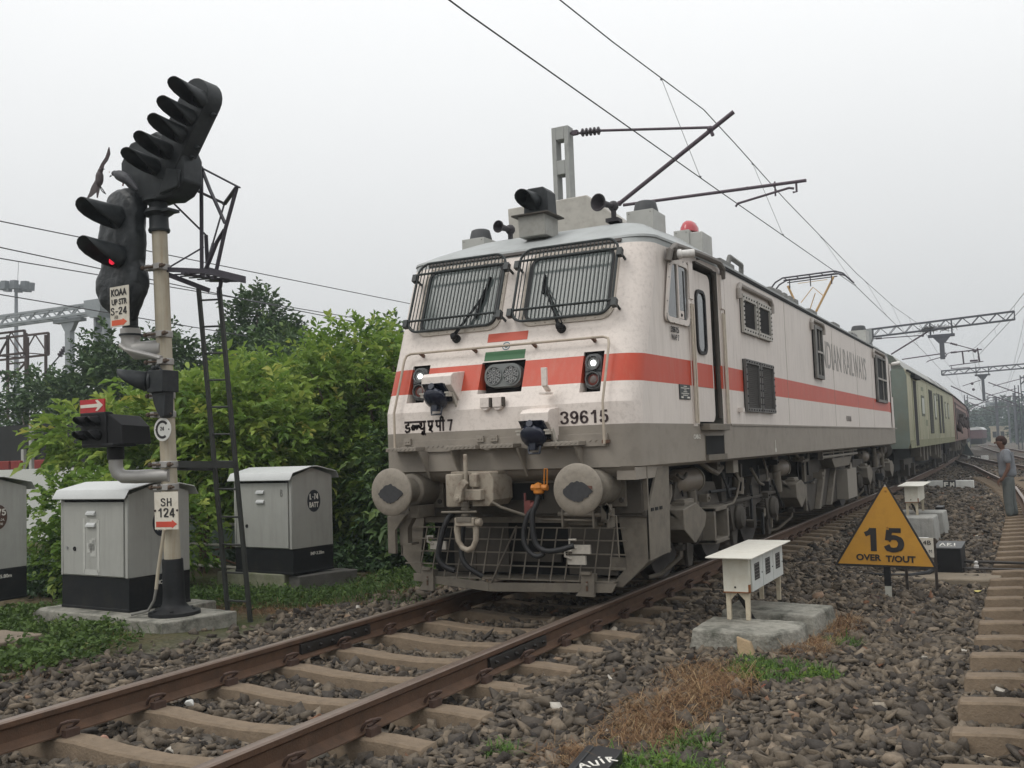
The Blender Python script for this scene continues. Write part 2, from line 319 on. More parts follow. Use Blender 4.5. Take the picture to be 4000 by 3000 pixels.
X,Y=np.meshgrid(gx,gy,indexing='ij'); Z=H(X,Y); Z[(np.abs(X)>200)|(Y>300)]=-.45
V=np.stack([X.ravel(),Y.ravel(),Z.ravel()],1); nx,ny=len(gx),len(gy)
I=np.arange(nx*ny).reshape(nx,ny); F=np.stack([I[:-1,:-1].ravel(),I[1:,:-1].ravel(),I[1:,1:].ravel(),I[:-1,1:].ravel()],1)
tag(raw_mesh('ground',V,F,Mground(),smooth=True),kind='structure')

# ---- crushed stone: angular convex lumps scattered over the bed
def stone_templates(n):
    T=[]
    for i in range(n):
        b=bmesh.new(); r=np.random.default_rng(100+i)
        for k in range(9): q=r.uniform(-1,1,3); q=q/(np.abs(q).max()**.75); b.verts.new(q*np.array([1,.72,.46])*.95)
        g=bmesh.ops.convex_hull(b,input=b.verts); 
        bmesh.ops.delete(b,geom=[v for v in b.verts if not v.link_faces],context='VERTS'); bmesh.ops.triangulate(b,faces=b.faces)
        b.verts.index_update(); T.append((np.array([v.co[:] for v in b.verts]),np.array([[v.index for v in f.verts] for f in b.faces]))); b.free()
    return T
STT=stone_templates(14)
def scatter_stones(P,size,tint,name,mats,label=None):
    n=len(P); ti=RNG.integers(0,len(STT),n); VV=[];FF=[];TT=[];o=0
    for k,(tv,tf) in enumerate(STT):
        s=np.where(ti==k)[0]
        if not len(s): continue
        a=RNG.uniform(0,2*PI,len(s)); b=RNG.normal(0,.45,len(s)); g=RNG.normal(0,.45,len(s))
        ca,sa,cb,sb,cg,sg=np.cos(a),np.sin(a),np.cos(b),np.sin(b),np.cos(g),np.sin(g)
        R=np.stack([np.stack([ca*cb,ca*sb*sg-sa*cg,ca*sb*cg+sa*sg],1),np.stack([sa*cb,sa*sb*sg+ca*cg,sa*sb*cg-ca*sg],1),np.stack([-sb,cb*sg,cb*cg],1)],1)
        sc=size[s][:,None,None]*RNG.uniform(.8,1.2,(len(s),1,3))
        v=np.einsum('nij,nkj->nki',R,tv[None]*sc)+P[s][:,None,:]
        VV.append(v.reshape(-1,3)); FF.append((tf[None]+(np.arange(len(s))*len(tv))[:,None,None]+o).reshape(-1,3)); TT.append(np.repeat(tint[s],len(tv))); o+=len(s)*len(tv)
    return raw_mesh(name,np.concatenate(VV),np.concatenate(FF),mats,np.concatenate(TT))
MSTONE=Mattr('crushed_stone',[(0,(.032,.028,.025)),(.2,(.066,.056,.047)),(.45,(.105,.086,.066)),(.7,(.15,.12,.088)),(.85,(.20,.16,.118)),(.93,(.17,.085,.05)),(.965,(.30,.24,.17)),(1,(.42,.39,.34))],.92,.4,120,var=.22,vs=45)
def stones(n,x0,x1,y0,y1,s,keep=None,lift=.35):
    x=RNG.uniform(x0,x1,n); y=RNG.uniform(y0,y1,n)
    if keep is not None: q=keep(x,y); x,y=x[q],y[q]
    sz=np.clip(RNG.lognormal(math.log(s),.40,len(x)),s*.4,s*2.2); z=H(x,y)+sz*lift*RNG.uniform(-.3,1.2,len(x))
    return np.stack([x,y,z],1),sz
def camfar(x,y,d0,d1):
    d=np.hypot(x-CAMP.x,y-CAMP.y); return (d>=d0)&(d<d1)
def left_edge(x,y): return RNG.uniform(0,1,len(x))<np.clip((x+2.75+.25*np.sin(y*2.1))/.7,0.05,1)
SLEEP_Y=[-3.7326+.68123*i for i in range(-4,38)]
def off_sleeper(x,y):
    ph=((y+3.7326)/.68123+.5)%1-.5
    return (np.abs(ph*.68123)>.15)|(np.abs(x)>1.40)|((np.abs(x)>1.12)&(RNG.uniform(0,1,len(x))<.25))
SLEEP_R=[-3.16+.71*i for i in range(0,62)]
def off_right(x,y):
    ph=((y+3.16)/.71+.5)%1-.5
    return (x<3.93)|(np.abs(ph*.71)>.13)|((y<2)&(RNG.uniform(0,1,len(x))<.30*(2-y)/3))
ok=lambda x,y:off_sleeper(x,y)&off_right(x,y)
def inview(x,y):
    dx,dy=x-CAMP.x,y-CAMP.y; w=dx*_fw.x+dy*_fw.y; u=dx*_rt.x+dy*_rt.y
    return (w>.5)&(np.abs(u)<.56*w+.6)
A=[stones(24000,-2.9,6.4,-5.5,8,.037,lambda x,y:inview(x,y)&ok(x,y)&left_edge(x,y)&((np.abs(x)<1.0)|(x>.9)|(x<-1))),
   stones(21000,1.0,4.6,-5.5,6,.038,lambda x,y:inview(x,y)&ok(x,y)),
   stones(14500,-2.7,1.0,-6,3,.038,lambda x,y:inview(x,y)&ok(x,y)&left_edge(x,y)),
   stones(8000,1.0,4.6,-5.5,2,.026,lambda x,y:inview(x,y)&ok(x,y)),
   stones(15000,.9,6,6,22,.043,lambda x,y:inview(x,y)&ok(x,y)),
   stones(9000,-1,7,22,62,.06,lambda x,y:inview(x,y))]
P=np.concatenate([a for a,_ in A]); sz=np.concatenate([b for _,b in A])
tint=np.clip(RNG.beta(1.5,1.6,len(P))*.88,0,1); q=RNG.uniform(0,1,len(P)); tint[q>.985]=RNG.uniform(.9,.95,(q>.985).sum()); tint[q>.992]=RNG.uniform(.95,.985,(q>.992).sum()); tint[q>.998]=1
tag(scatter_stones(P,sz,tint,'ballast_stones',MSTONE),'crushed brown and grey track ballast stones','ballast',kind='stuff')

# ---- rails
RP=[(-.075,-.172),(.075,-.172),(.075,-.163),(.03,-.148),(.009,-.130),(.009,-.060),(.034,-.042),(.036,-.012),(.028,-.002),(.015,0),(-.015,0),(-.028,-.002),(-.036,-.012),(-.034,-.042),(-.009,-.060),(-.009,-.130),(-.03,-.148),(-.075,-.163)]
def rail_mesh(pts,root,name='rail_section'):
    mb=MB(); R=[]
    for i,p in enumerate(pts):
        a=pts[max(i-1,0)]; b=pts[min(i+1,len(pts)-1)]; d=Vector((b[0]-a[0],b[1]-a[1],0)).normalized(); n=Vector((d.y,-d.x,0))
        R.append([(p[0]+n.x*u,p[1]+n.y*u,v+(p[2] if len(p)>2 else 0)) for u,v in RP])
    mb.rings(R,0,True)
    # worn head faces get the second material
    for k,f in enumerate(mb.f[:-2]):
        if k%len(RP) in (7,8,9,10,11): mb.m[k]=1
    return mb
def rail(pts,label,group='running rails'):
    o=rail_mesh(pts,None).build('rail',[RUST(),RAILTOP()],None,smooth=True); return tag(o,label,'rail',group)
ys=[-14,-8,-4,0,6,12,22]+list(np.arange(26,140,6))
rl=rail([(-.874+float(xc(y)),y) for y in ys],'rusty far rail of the track the locomotive stands on')
rr=rail([(.874+float(xc(y)),y) for y in ys],'rusty near rail of the track the locomotive stands on')
for root,x,s in ((rl,-.874,1),(rr,.874,1)):
    mb=MB()
    for sd_ in (-1,1):
        X=x+sd_*.022
        mb.prism([(X-.012,-.135),(X+.012,-.14),(X+.016,-.10),(X+.010,-.058),(X-.010,-.058)],'y',-1.5,-.55)
        for k in range(6): mb.lathe([(.017,0),(.017,.018),(.010,.02),(.010,.034)],(X+sd_*.008,-1.42+k*.158,-.098),(sd_,0,0),6)
    mb.build('fishplate',[M('greasy_black_steel',(.022,.019,.017),.45,metal=.2,var=.3,vs=14)],root,bevel=.003)
rail([(4.496,-9),(4.496,-3),(4.49,4),(4.45,10),(4.33,16),(4.10,21.7),(3.80,25.5),(3.45,29),(2.95,34),(2.25,41.2),(1.45,47.5),(.72,53.6)],'rail beside the standing man curving in towards the train','turnout rails')
rail([(6.17,4),(5.95,16),(5.7,22),(5.2,30),(4.24,39.8),(3.0,47.4),(1.6,58),(.05,70.8)],'second rail of the diverging track behind the standing man','turnout rails')
rail([(6.5,36),(4.19,54.7),(2,80),(-.85,122)],'farthest left rail running to the distant brown coach','far siding rails')
rail([(8.5,36),(6.1,54.7),(4.1,75.4),(.0,128)],'farthest right rail running to the distant brown coach','far siding rails')

# ---- prestressed sleepers with spring clips
def sleeper_proto():
    root=thing('sleeper','x','sleeper',(0,0,0))
    mb=MB(); R=[]
    for x,zt,wt,wb in ((-1.375,-.215,.07,.11),(-1.36,-.2,.085,.125),(-1.1,-.182,.085,.125),(-.65,-.178,.085,.125),(-.35,-.205,.08,.115),(0,-.218,.078,.11),(.35,-.205,.08,.115),(.65,-.178,.085,.125),(1.1,-.182,.085,.125),(1.36,-.2,.085,.125),(1.375,-.215,.07,.11)):
        R.append([(x,-wb,-.42),(x,wb,-.42),(x,wt,zt-.012),(x,wt-.015,zt),(x,-wt+.015,zt),(x,-wt,zt-.012)])
    mb.rings(R); mb.build('block',CONCT(),root)
    for xr in (-.874,.874):
        for s in (-1,1):
            m=MB(); X=xr+s*.105
            m.box(X-.02,X+.02,-.05,.05,-.19,-.135)
            pts=[(xr+s*.06,-.055,-.145),(xr+s*.075,-.06,-.12),(xr+s*.10,-.062,-.092),(xr+s*.128,-.04,-.082),(xr+s*.135,0,-.085),(xr+s*.128,.035,-.095),(xr+s*.10,.05,-.11),(xr+s*.07,.045,-.13),(xr+s*.058,.01,-.14)]
            m.tube(pts,.0105,7); m.build('rail_clip',M('rusty_clip',(.075,.045,.034),.7,metal=.2,var=.25,vs=20),root)
    return root
sp=sleeper_proto()
def put(y,x,rot,label,group,first):
    o=sp if first else dup(sp); o.location=(x,y,0); o['label']=label; o['group']=group
def slabel(y):
    if y<-4.2: return 'concrete sleeper of the locomotive track at the bottom edge of the picture'
    if y<2.2: return None
    return 'concrete sleeper of the locomotive track beneath or beside the train'
names=['nearest fully visible','second','third','fourth','fifth','sixth','seventh','eighth','ninth']
k=0
for i,y in enumerate(SLEEP_Y):
    lb=slabel(y)
    if lb is None: lb='%s dusty concrete sleeper between the rails in front of the cowcatcher'%names[min(k,8)]; k+=1
    put(y,float(xc(y)),0,lb,'sleepers under the locomotive track',i==0)
for y in SLEEP_R[:52]:
    x=5.365 if y<12 else 5.365-(y-12)**2*.0033
    put(y,x,0,'bare concrete sleeper of the empty track along the right edge','sleepers of the right hand track',False)
# ================================================================ locomotive
LOC=thing('locomotive','white electric locomotive with an orange red stripe and wire guards over its windscreens','locomotive',(0,10.28,0))
YC=10.28
def yf(z): return .41 if z<1.86 else .41+.40*(z-1.86)
WC=1.38
def wside(y):
    d=min(y,2*YC-y)
    return 1.5 if d>=3.0 else WC+.12*(d-.7)/2.3
def outline(z,ix=0.,iy=0.,r=.25):
    y0=yf(z)+iy; w=WC-ix; N=10
    half=[]
    for y in (7.,3.0,2.93,2.16): half.append((wside(y)-ix,max(y,y0+.4+.01*(4-y))))
    for i in range(N+1):
        a=PI/2*i/N; half.append((w-r+r*math.cos(a),y0+r-r*math.sin(a)))
    f=[(s*w/WC,y0) for s in (1.055,.848,.240,-.240,-.848,-1.055)]
    left=[(-x,y) for x,y in half[::-1]]
    F=half+f+left
    return [(x,y,z) for x,y in F]+[(x,2*YC-y,z) for x,y in F[::-1]]
ZL=[1.27,1.655,1.86,1.958,2.006,2.0486,2.307,2.32,2.342,3.36,3.42,3.476]
levels=[outline(1.24,.06,.06)]+[outline(z) for z in ZL]
roofl=[(3.476,-.012,-.008),(3.50,-.012,-.008),(3.52,.02,.02),(3.585,.12,.25),(3.60,.3,.5)]
for z,ix,iy in roofl: levels.append(outline(z,ix,iy))
mb=MB(); n=len(levels[0]); R=levels
ZB=[1.24]+ZL+[a[0] for a in roofl]
vs=[p for r in R for p in r]; mb.v=[Vector(p) for p in vs]
skip=set(); 
# outline index bookkeeping: 0..3 side stations, 4..14 corner arc, 15..20 front stations
for k in range(len(R)-1):
    za,zb=ZB[k],ZB[k+1]; zm=(za+zb)/2
    mi=0 if zm<1.655 else (2 if 2.0486<zm<2.307 else (3 if zm>3.42 else 1))
    for i in range(n):
        j=(i+1)%n; m=mi
        front=10<=i<=16
        if m==1 and 4<=i<=20+11: m=4
        if i==2 and 1.655<zm<3.36: continue              # cab door opening
        if i in(15,19) and 1.958<zm<2.342: continue      # marker lamp recesses
        if i==17 and 2.006<zm<2.32: continue             # headlamp recess
        mb.f.append([k*n+i,k*n+j,(k+1)*n+j,(k+1)*n+i]); mb.m.append(m)
mb.f.append([(len(R)-1)*n+i for i in range(n)]); mb.m.append(3)
mb.f.append(list(range(n))[::-1]); mb.m.append(0)
def recess(x0,x1,z0,z1,dep):
    Y=lambda z:yf(z)
    yb=yf(z1)+dep
    V=[(x0,Y(z0),z0),(x1,Y(z0),z0),(x1,Y(z1),z1),(x0,Y(z1),z1),(x0,yb,z0),(x1,yb,z0),(x1,yb,z1),(x0,yb,z1)]
    mb.add(V,[(4,5,6,7)],5); mb.add(V,[(0,1,5,4)],1); mb.add(V,[(2,3,7,6)],5)
    for q in ((1,5),(0,4)):
        pass
    for x in (x0,x1):
        zz=[z0,2.0486,2.307,z1]
        for a,b,m in zip(zz[:-1],zz[1:],(1,2,1)):
            if b>a: mb.add([(x,Y(a),a),(x,Y(b),b),(x,yb,b),(x,yb,a)],[(0,1,2,3)],m)
recess(.848,1.055,1.958,2.342,.02); recess(-1.055,-.848,1.958,2.342,.02); recess(-.24,.24,2.006,2.32,.05)
body=mb.build('body',[GREY(),WHITE(),RED(),ROOFG(),WHITEF(),DARK()],LOC,smooth=True); body.data.set_sharp_from_angle(angle=rad(11))

FR=lambda x,z,o=0.0: frame((x,yf(z)-o*.928,z+o*.371),(1,0,0),(0,.371,.928)) if z>=1.86 else frame((x,yf(z)-o,z),(1,0,0),(0,0,1))
def SD(y,z,o=0.0):     # right flank frame, X along the train, Z outwards
    w=wside(y); k=.12/2.3 if y<3 else 0
    d=Vector((k,1,0)).normalized(); nn=Vector((d.y,-d.x,0))
    return frame(Vector((w,y,z))+nn*o,d,(0,0,1))
# ---- door recess and door
mb=MB(); x0=1.36
mb.hexa([(x0-.03,2.16,1.66),(x0,2.16,1.66),(x0,2.93,1.66),(x0-.03,2.93,1.66),(x0-.03,2.16,3.36),(x0,2.16,3.36),(x0,2.93,3.36),(x0-.03,2.93,3.36)],1)
for y in (2.16,2.93):
    for a,b,m in ((1.66,2.0486,0),(2.0486,2.307,2),(2.307,3.36,0)):
        s=1 if y<2.5 else -1
        mb.box(x0-.03,wside(y)-.002,min(y,y+s*.012),max(y,y+s*.012),a,b,m)
mb.box(x0-.03,1.49,2.16,2.93,1.63,1.66,3); mb.box(x0-.03,1.49,2.16,2.93,3.35,3.37,3)
mb.build('door_recess',[M('door_jamb',(.12,.115,.095),.7,var=.1),DARK(),RED(),UNDER()],LOC)
DR=MB(frame((1.425,2.17,1.68),(.03,1,0),(0,0,1)))
P=rrect(0,.64,0,1.62,.1); DR.prism(P,'z',-.03,0,0)
DR.box(.005,.60,.37,.626,0,.004,1); 
door=DR.build('door',[WHITE(),RED()],LOC,bevel=.006)
m=MB(frame((1.425,2.17,1.68),(.03,1,0),(0,0,1))); o_=rrect(.10,.42,.72,1.42,.1); i_=rrect(.135,.385,.755,1.385,.08)
ringframe(m,o_,i_,0,.022,0); m.prism(i_,'z',.002,.008,1); m.build('door_window',[RUBBER(),GLASS()],door)
m=MB()
m.tube([(wside(2.16)-.05,2.20,3.33),(1.44,2.30,3.42),(1.45,2.80,3.42),(1.47,2.89,3.30),(1.47,2.885,1.72)],.028,8)
m.build('door_seal',UNDER(),LOC)
for y,sg in ((2.02,-1),(3.03,1)):
    m=MB(SD(y,0,0)); m.box(-.045,.045,1.63,2.97,.0,.012,0); m.box(-.06,.06,2.95,3.33,0,.03,0)
    for q in (-.03,.028): m.tube([(q,1.66,.03),(q,2.9,.03)],.013,6,1)
    m.box(-.045,.045,2.0486,2.307,.012,.014,2)
    m.build('door_handrail',[WHITE(),M('handrail_grubby_white',(.5,.44,.36),.5,var=.15,vs=20),RED()],LOC)
m=MB(); m.box(1.46,1.56,2.17,2.95,1.585,1.655,0); m.build('door_step',[UNDERL()],LOC,bevel=.006)
m=MB(); m.box(1.30,1.475,2.30,2.90,1.325,1.53,0); m.build('step_pocket',DARK(),LOC)
o_=bpy.data.objects['step_pocket']; 
m=MB(SD(2.6,0,0)); m.box(-.30,.30,1.325,1.53,.0,.003,0); m.box(-.30,.30,1.27,1.33,.0,.035,1); m.box(-.31,-.30,1.3,1.54,0,.006,1); m.box(.30,.31,1.3,1.54,0,.006,1); m.build('foot_recess',[DARK(),UNDERL()],LOC)
# rain hood over door and cab window
m=MB(); pts=[SD(1.40,3.26,.03)@Vector((0,0,0)),SD(1.42,3.36,.045)@Vector((0,0,0)),SD(1.55,3.43,.055)@Vector((0,0,0)),SD(2.3,3.45,.06)@Vector((0,0,0)),SD(2.86,3.45,.06)@Vector((0,0,0)),SD(3.0,3.40,.05)@Vector((0,0,0)),SD(3.05,3.30,.03)@Vector((0,0,0))]
m.tube(pts,.035,8); m.build('rain_gutter',M('gutter_brown_grey',(.15,.135,.12),.6,var=.15),LOC)
# roof gutter strip
m=MB()
for s in (1,-1): m.box(s*1.505-.012,s*1.505+.012,3.1,17.4,3.435,3.470,0)
m.build('roof_gutter',DARK(),LOC)
RFG=M('roof_fitting_grey',(.2,.2,.19),.7,var=.2,vs=9,dirt=(.08,.08,.075),ds=6,da=.6)
for y in (3.5,6.1,8.9,11.2,13.4):
    m=MB(); m.box(1.22,1.40,y,y+.62,3.57,3.63); m.build('roof_hatch',RFG,LOC,bevel=.01)
m=MB(); m.tube([(1.38,3.85,3.55),(1.40,3.9,3.70),(1.40,4.45,3.68),(1.38,4.5,3.55)],.032,6); m.build('roof_handle',RFG,LOC)
m=MB(); m.tube([(.9,5.6,3.74),(.9,6.4,3.80),(1.0,6.5,3.80),(1.05,6.55,3.58)],.04,6,0); m.build('roof_insulator_arm',RFG,LOC)
for y in (6.75,7.15,7.55,7.95):
    m=MB(); m.box(1.18,1.36,y,y+.22,3.58,3.68); m.build('cable_clamp',RFG,LOC,bevel=.01)
# cab roofs: hipped crown over each cab
def cabroof(mir):
    R=[]
    for z,ix,iy in ((3.515,.03,.02),(3.60,.12,.17),(3.70,.27,.38),(3.80,.40,.62),(3.87,.52,.86),(3.915,.78,1.08),(3.935,1.1,1.4)):
        y0=min(yf(z)+iy,2.95); w=WC-ix+.02; ws=1.5-ix+.0; r=.25; P=[(ws,3.14)]
        for i in range(7):
            a=PI/2*i/6; P.append((w-r+r*math.cos(a),min(y0+r-r*math.sin(a),3.1)))
        P+=[(-x,y) for x,y in P[::-1]]
        R.append([(x,2*YC-y if mir else y,z) for x,y in P])
    m=MB(); m.rings(R,0,True); m.build('cab_roof',[ROOFG()],LOC)
cabroof(False); cabroof(True)
# ---- cab side window
def windowpane(T,poly_o,poly_i,root,mull=None):
    m=MB(T); ringframe(m,poly_o,poly_i,0,.022,0); 
    for k in range(0,len(poly_o)):
        pass
    fr=m.build('window_frame',[WHITE()],root); return fr
def trap(x0,x1,x2,x3,z0,z1,r,n=4):
    # quad with rounded corners: bottom x0..x1, top x2..x3
    C=[(x1,z0),(x3,z1),(x2,z1),(x0,z0)]; P=[]
    for k in range(4):
        p=Vector(C[k]); a=(Vector(C[k-1])-p).normalized(); b=(Vector(C[(k+1)%4])-p).normalized()
        A=p+a*r; B=p+b*r
        for i in range(n+1):
            t=i/n; P.append(tuple((1-t)**2*A+2*t*(1-t)*p+t*t*B))
    return P
T=SD(1.62,0,0)
po=trap(-.33,.36,-.15,.40,2.655,3.315,.09); pi_=trap(-.275,.31,-.10,.345,2.71,3.26,.07)
cw=MB(T); cw.prism(pi_,'z',.001,.006,0); cwo=cw.build('cab_side_window',[GLASS()],LOC)
m=MB(T); ringframe(m,po,pi_,0,.02,0); m.box(.03,.065,2.70,3.27,.004,.02,0)
for k in range(0,len(po)): 
    p=po[k]; q=po[(k+1)%len(po)]
    for t in (.25,.75): m.lathe([(.008,.018),(.006,.026)],(p[0]*.97+(q[0]-p[0])*t+.0,p[1]*.995+.012+(q[1]-p[1])*t,0),(0,0,1),5,1)
m.build('window_frame',[WHITE(),M('bolt_grey',(.2,.19,.17),.6)],cwo)
m=MB(T); m.box(.22,.245,2.72,3.22,.007,.010,0); m.box(.08,.20,2.72,2.80,.007,.011,1); m.lathe([(.02,.011),(.012,.02)],(.13,2.755,0),(0,0,1),8,2); m.build('window_post',[RUBBER(),WHITE(),BLACK()],cwo)
# marker camera / lamp above window
m=MB(SD(1.47,3.33,0)); m.box(-.03,.05,-.05,.06,0,.10,0); m.lathe([(.035,0),(.05,.02),(.05,.07),(.04,.075),(.042,.19),(.036,.20)],(.02,0,.06),(.45,.03,1),12,1); m.build('side_lamp',[UNDER(),M('frosted_white',(.62,.6,.57),.6,var=.15,vs=40)],LOC)
digits('39615',.215,.062,SD(1.455,2.562,0),INK(),LOC,.15); text('WAP 7',.215,.06,SD(1.455,2.485,0),INK(),LOC,bold=.01)
pl=MB(SD(1.60,1.90,0)); pl.box(0,.30,0,.15,0,.012,0); plo=pl.build('builder_plate',[M('plate_black',(.02,.024,.022),.4,var=.1)],LOC,bevel=.004)
m=MB(SD(1.60,1.90,.012))
for j,(a,b) in enumerate(((.11,.2),(.03,.27),(.12,.18),(.1,.2),(.04,.26),(.08,.22))):
    yy=.135-j*.018; x=a
    while x<b: d=random.uniform(.012,.03); m.box(x,min(x+d,b),yy-.008,yy,0,.001,0); x+=d+.006
m.box(.03,.09,.012,.028,0,.001,0); m.box(.2,.27,.012,.028,0,.001,0); m.build('plate_text',INKW(),plo)
# ---- flank grilles
def grille(y0,y1,z0,z1,name,dark,fr,nslat,split=True):
    root=None
    w=(y1-y0-.06)/2
    for k in (0,1):
        a=y0+k*(w+.06); m=MB(SD(a,z0,0)); h=z1-z0; e=.07 if fr else .05
        m.box(0,w,0,h,0,.012,1)
        for s in range(nslat):
            z=e+(h-2*e)*s/nslat; m.hexa([(e,z,.014),(w-e,z,.014),(w-e,z+(h-2*e)/nslat*.75,.024),(e,z+(h-2*e)/nslat*.75,.024),(e,z+.004,.010),(w-e,z+.004,.010),(w-e,z+(h-2*e)/nslat*.75+.004,.018),(e,z+(h-2*e)/nslat*.75+.004,.018)],2)
        m.box(0,e,0,h,.008,.045,0); m.box(w-e,w,0,h,.008,.045,0); m.box(e,w-e,0,e,.008,.045,0); m.box(e,w-e,h-e,h,.008,.045,0)
        for t in np.linspace(.04,w-.04,6):
            for zz in (e/2,h-e/2): m.lathe([(.012,.045),(.008,.055)],(t,zz,0),(0,0,1),5,3)
        for t in np.linspace(.1,h-.1,6):
            for xx in (e/2,w-e/2): m.lathe([(.012,.045),(.008,.055)],(xx,t,0),(0,0,1),5,3)
        m.build(name,[fr and M('grille_frame_white',(.42,.4,.36),.6,var=.15,vs=9,dirt=(.2,.18,.15),ds=9,da=.6) or M('grille_frame_grey',(.12,.115,.108),.6,var=.15,vs=9),DARK(),dark,BLACK()],LOC)
slat=M('slat_dark',(.022,.022,.024),.6,var=.2,vs=20); slat2=M('slat_grey',(.085,.082,.078),.6,var=.2,vs=20)
grille(3.87,5.36,2.765,3.235,'air_grille',slat,True,13)
grille(3.86,5.34,1.81,2.445,'lower_grille',slat2,False,22)
def rainhood(y0,y1,z0,z1,r=.032):
    m=MB(); p=lambda y,z:SD(y,z,.03)@Vector((0,0,0)); m.tube([p(y0,z0),p(y0,z1-.06),p(y0+.06,z1),p(y1-.1,z1),p(y1,z1-.07),p(y1,z0)],r,8); m.build('rain_hood',M('hood_dusty',(.34,.31,.28),.6,var=.15),LOC)
rainhood(3.76,5.47,3.16,3.335)
def louvre(y0,y1,z0,z1):
    m=MB(SD(y0,z0,0)); w=y1-y0; h=z1-z0
    m.box(0,w,0,h,0,.02,1); m.box(0,.16,0,h,.0,.055,0); m.box(w-.05,w,0,h,0,.05,0); m.box(.16,w-.05,0,.06,0,.055,0); m.box(.16,w-.05,h-.05,h,0,.055,0); m.box(.16,w-.05,h*.49,h*.53,.03,.05,2); m.box(w*.62,w*.64,.06,h-.05,.03,.045,2)
    m.build('side_louvre',[M('louvre_frame',(.13,.125,.115),.6,var=.2,vs=6,dirt=(.3,.28,.25),ds=4,da=.5),DARK(),M('louvre_bar',(.33,.31,.28),.6,var=.1)],LOC)
louvre(8.36,9.06,2.43,3.29); louvre(15.6,17.35,2.24,3.30)
rainhood(8.25,9.28,3.2,3.37); rainhood(15.35,17.3,3.22,3.40)
# faded lettering on the flank, its first letter lost behind the louvre hood
text('INDIAN RAILWAYS',5.25,.47,SD(9.0,2.655,0),M('lettering_faded_grey',(.30,.285,.265),.6,var=.2,vs=3,dirt=(.42,.39,.35),ds=2,da=.5),LOC,bold=.0)
text('ELDS/HWH',.56,.10,SD(11.32,1.765,0),M('lettering_faint',(.25,.22,.2),.6,var=.3,vs=30),LOC,bold=.03)
text('CAB-2',.20,.045,SD(1.95,1.50,0),INKW(),LOC,bold=.02)
m=MB(SD(5.37,1.30,0)); m.box(0,.05,.0,.05,0,.002,0); m.box(.015,.03,.05,.16,0,.002,0); m.build('lifting_mark',INKW(),LOC)
m=MB(); m.box(1.502,1.512,3.2,19.2,1.640,1.662,0); m.build('waist_strip',[GREY()],LOC)
m=MB(SD(3.16,0,0)); m.box(0,.012,1.66,3.42,0,.010,0); m.build('panel_seam',[M('seam_brown',(.22,.18,.14),.7)],LOC)
for y in (6.35,10.2,12.9,15.1):
    m=MB(SD(y,0,0)); m.box(0,.008,1.66,3.42,0,.003,0); m.build('panel_seam',[M('seam_faint',(.40,.36,.32),.7)],LOC)
m=MB(SD(3.55,1.80,0)); m.box(0,.09,0,.05,0,.06,0); m.build('tail_lamp_bracket',[WHITE()],LOC)

# ---- front: windscreens with guards and wipers
FW=lambda: frame((0,yf(1.86),1.86),(1,0,0),(0,.371,.928))      # local y = slope length
sl=lambda z:(z-1.86)/.928
def windscreen(x0,x1,flip):
    zs0,zs1=sl(2.72),sl(3.345)
    m=MB(FW()); P=rrect(x0,x1,zs0,zs1,.07); m.prism(P,'z',.002,.010,0); g=m.build('windscreen',[M('windscreen_glass',(.105,.13,.125),.16,var=.0,spec=.5)],LOC)
    m=MB(FW()); ringframe(m,rrect(x0-.075,x1+.075,zs0-.075,zs1+.07,.13),rrect(x0-.02,x1+.02,zs0-.02,zs1+.02,.09),0,.012,0); ringframe(m,rrect(x0-.03,x1+.03,zs0-.03,zs1+.03,.1),rrect(x0,x1,zs0,zs1,.07),0,.022,1)
    for t in np.linspace(x0,x1,9):
        for z in (zs0-.05,zs1+.047): m.lathe([(.009,.012),(.006,.02)],(t,z,0),(0,0,1),5,0)
    for t in np.linspace(zs0+.03,zs1-.03,7):
        for x in (x0-.05,x1+.05): m.lathe([(.009,.012),(.006,.02)],(x,t,0),(0,0,1),5,0)
    m.build('windscreen_frame',[M('frame_cream_dusty',(.46,.41,.35),.6,var=.12,dirt=(.25,.2,.15),ds=8,da=.5),RUBBER()],g)
    # wire guard
    a,b,c,d=x0-.10,x1+.10,sl(2.645),sl(3.40); h=.13
    m=MB(FW()); P=rrect(a,b,c,d,.13,6); m.tube([(*p,h) for p in P+[P[0],P[1]]],.0135,8,0,False)
    for s in (.155,.84): 
        zz=c+(d-c)*s; m.tube([(a+.01,zz,h+.01),(b-.01,zz,h+.01)],.012,6)
    nb=25
    for k in range(1,nb):
        x=a+(b-a)*k/nb; e=min(x-a,b-x); ins=.13-math.sqrt(max(.13**2-(.13-min(e,.13))**2,0)); m.tube([(x,c+ins,h),(x,d-ins,h)],.0062,5)
    for x,s in ((a,1),(b,-1)):
        for zz in (c+.10,d-.17): m.box(min(x,x-s*.05),max(x,x-s*.05),zz-.04,zz+.04,h-.03,h+.03); m.tube([(x-s*.03,zz,h),(x-s*.03,zz,0)],.014,6)
    m.build('window_guard',[M('guard_black_green',(.018,.023,.023),.5,var=.2)],g)
    return g
WL=windscreen(-1.03,-.185,0); WR=windscreen(.185,1.03,1)
def wiper(root,base,elb,tip):
    m=MB(FW()); f=lambda p,h:(p[0],sl(p[1]),h)
    m.lathe([(.045,0),(.045,.03),(.03,.05),(.03,.09)],f(base,0),(0,0,1),10); m.ball(f(base,.07),.04,8)
    m.tube([f(base,.08),f(((base[0]*2+elb[0])/3,(base[1]*2+elb[1])/3),.065),f(elb,.05)],[.018,.012,.009],6); q=(base[0]+.035,base[1]+.02); m.tube([f(q,.08),f((elb[0]+.02,elb[1]),.05)],.006,5)
    a=Vector(tip); b=Vector(elb)*2-a; b=Vector((b.x,max(b.y,2.74))); m.bar(f(a,.035),f(b,.035),.018,.03); m.tube([f(a*.7+b*.3,.05),f(elb,.065),f(a*.3+b*.7,.05)],.008,5)
    m.build('wiper',[BLACK()],root)
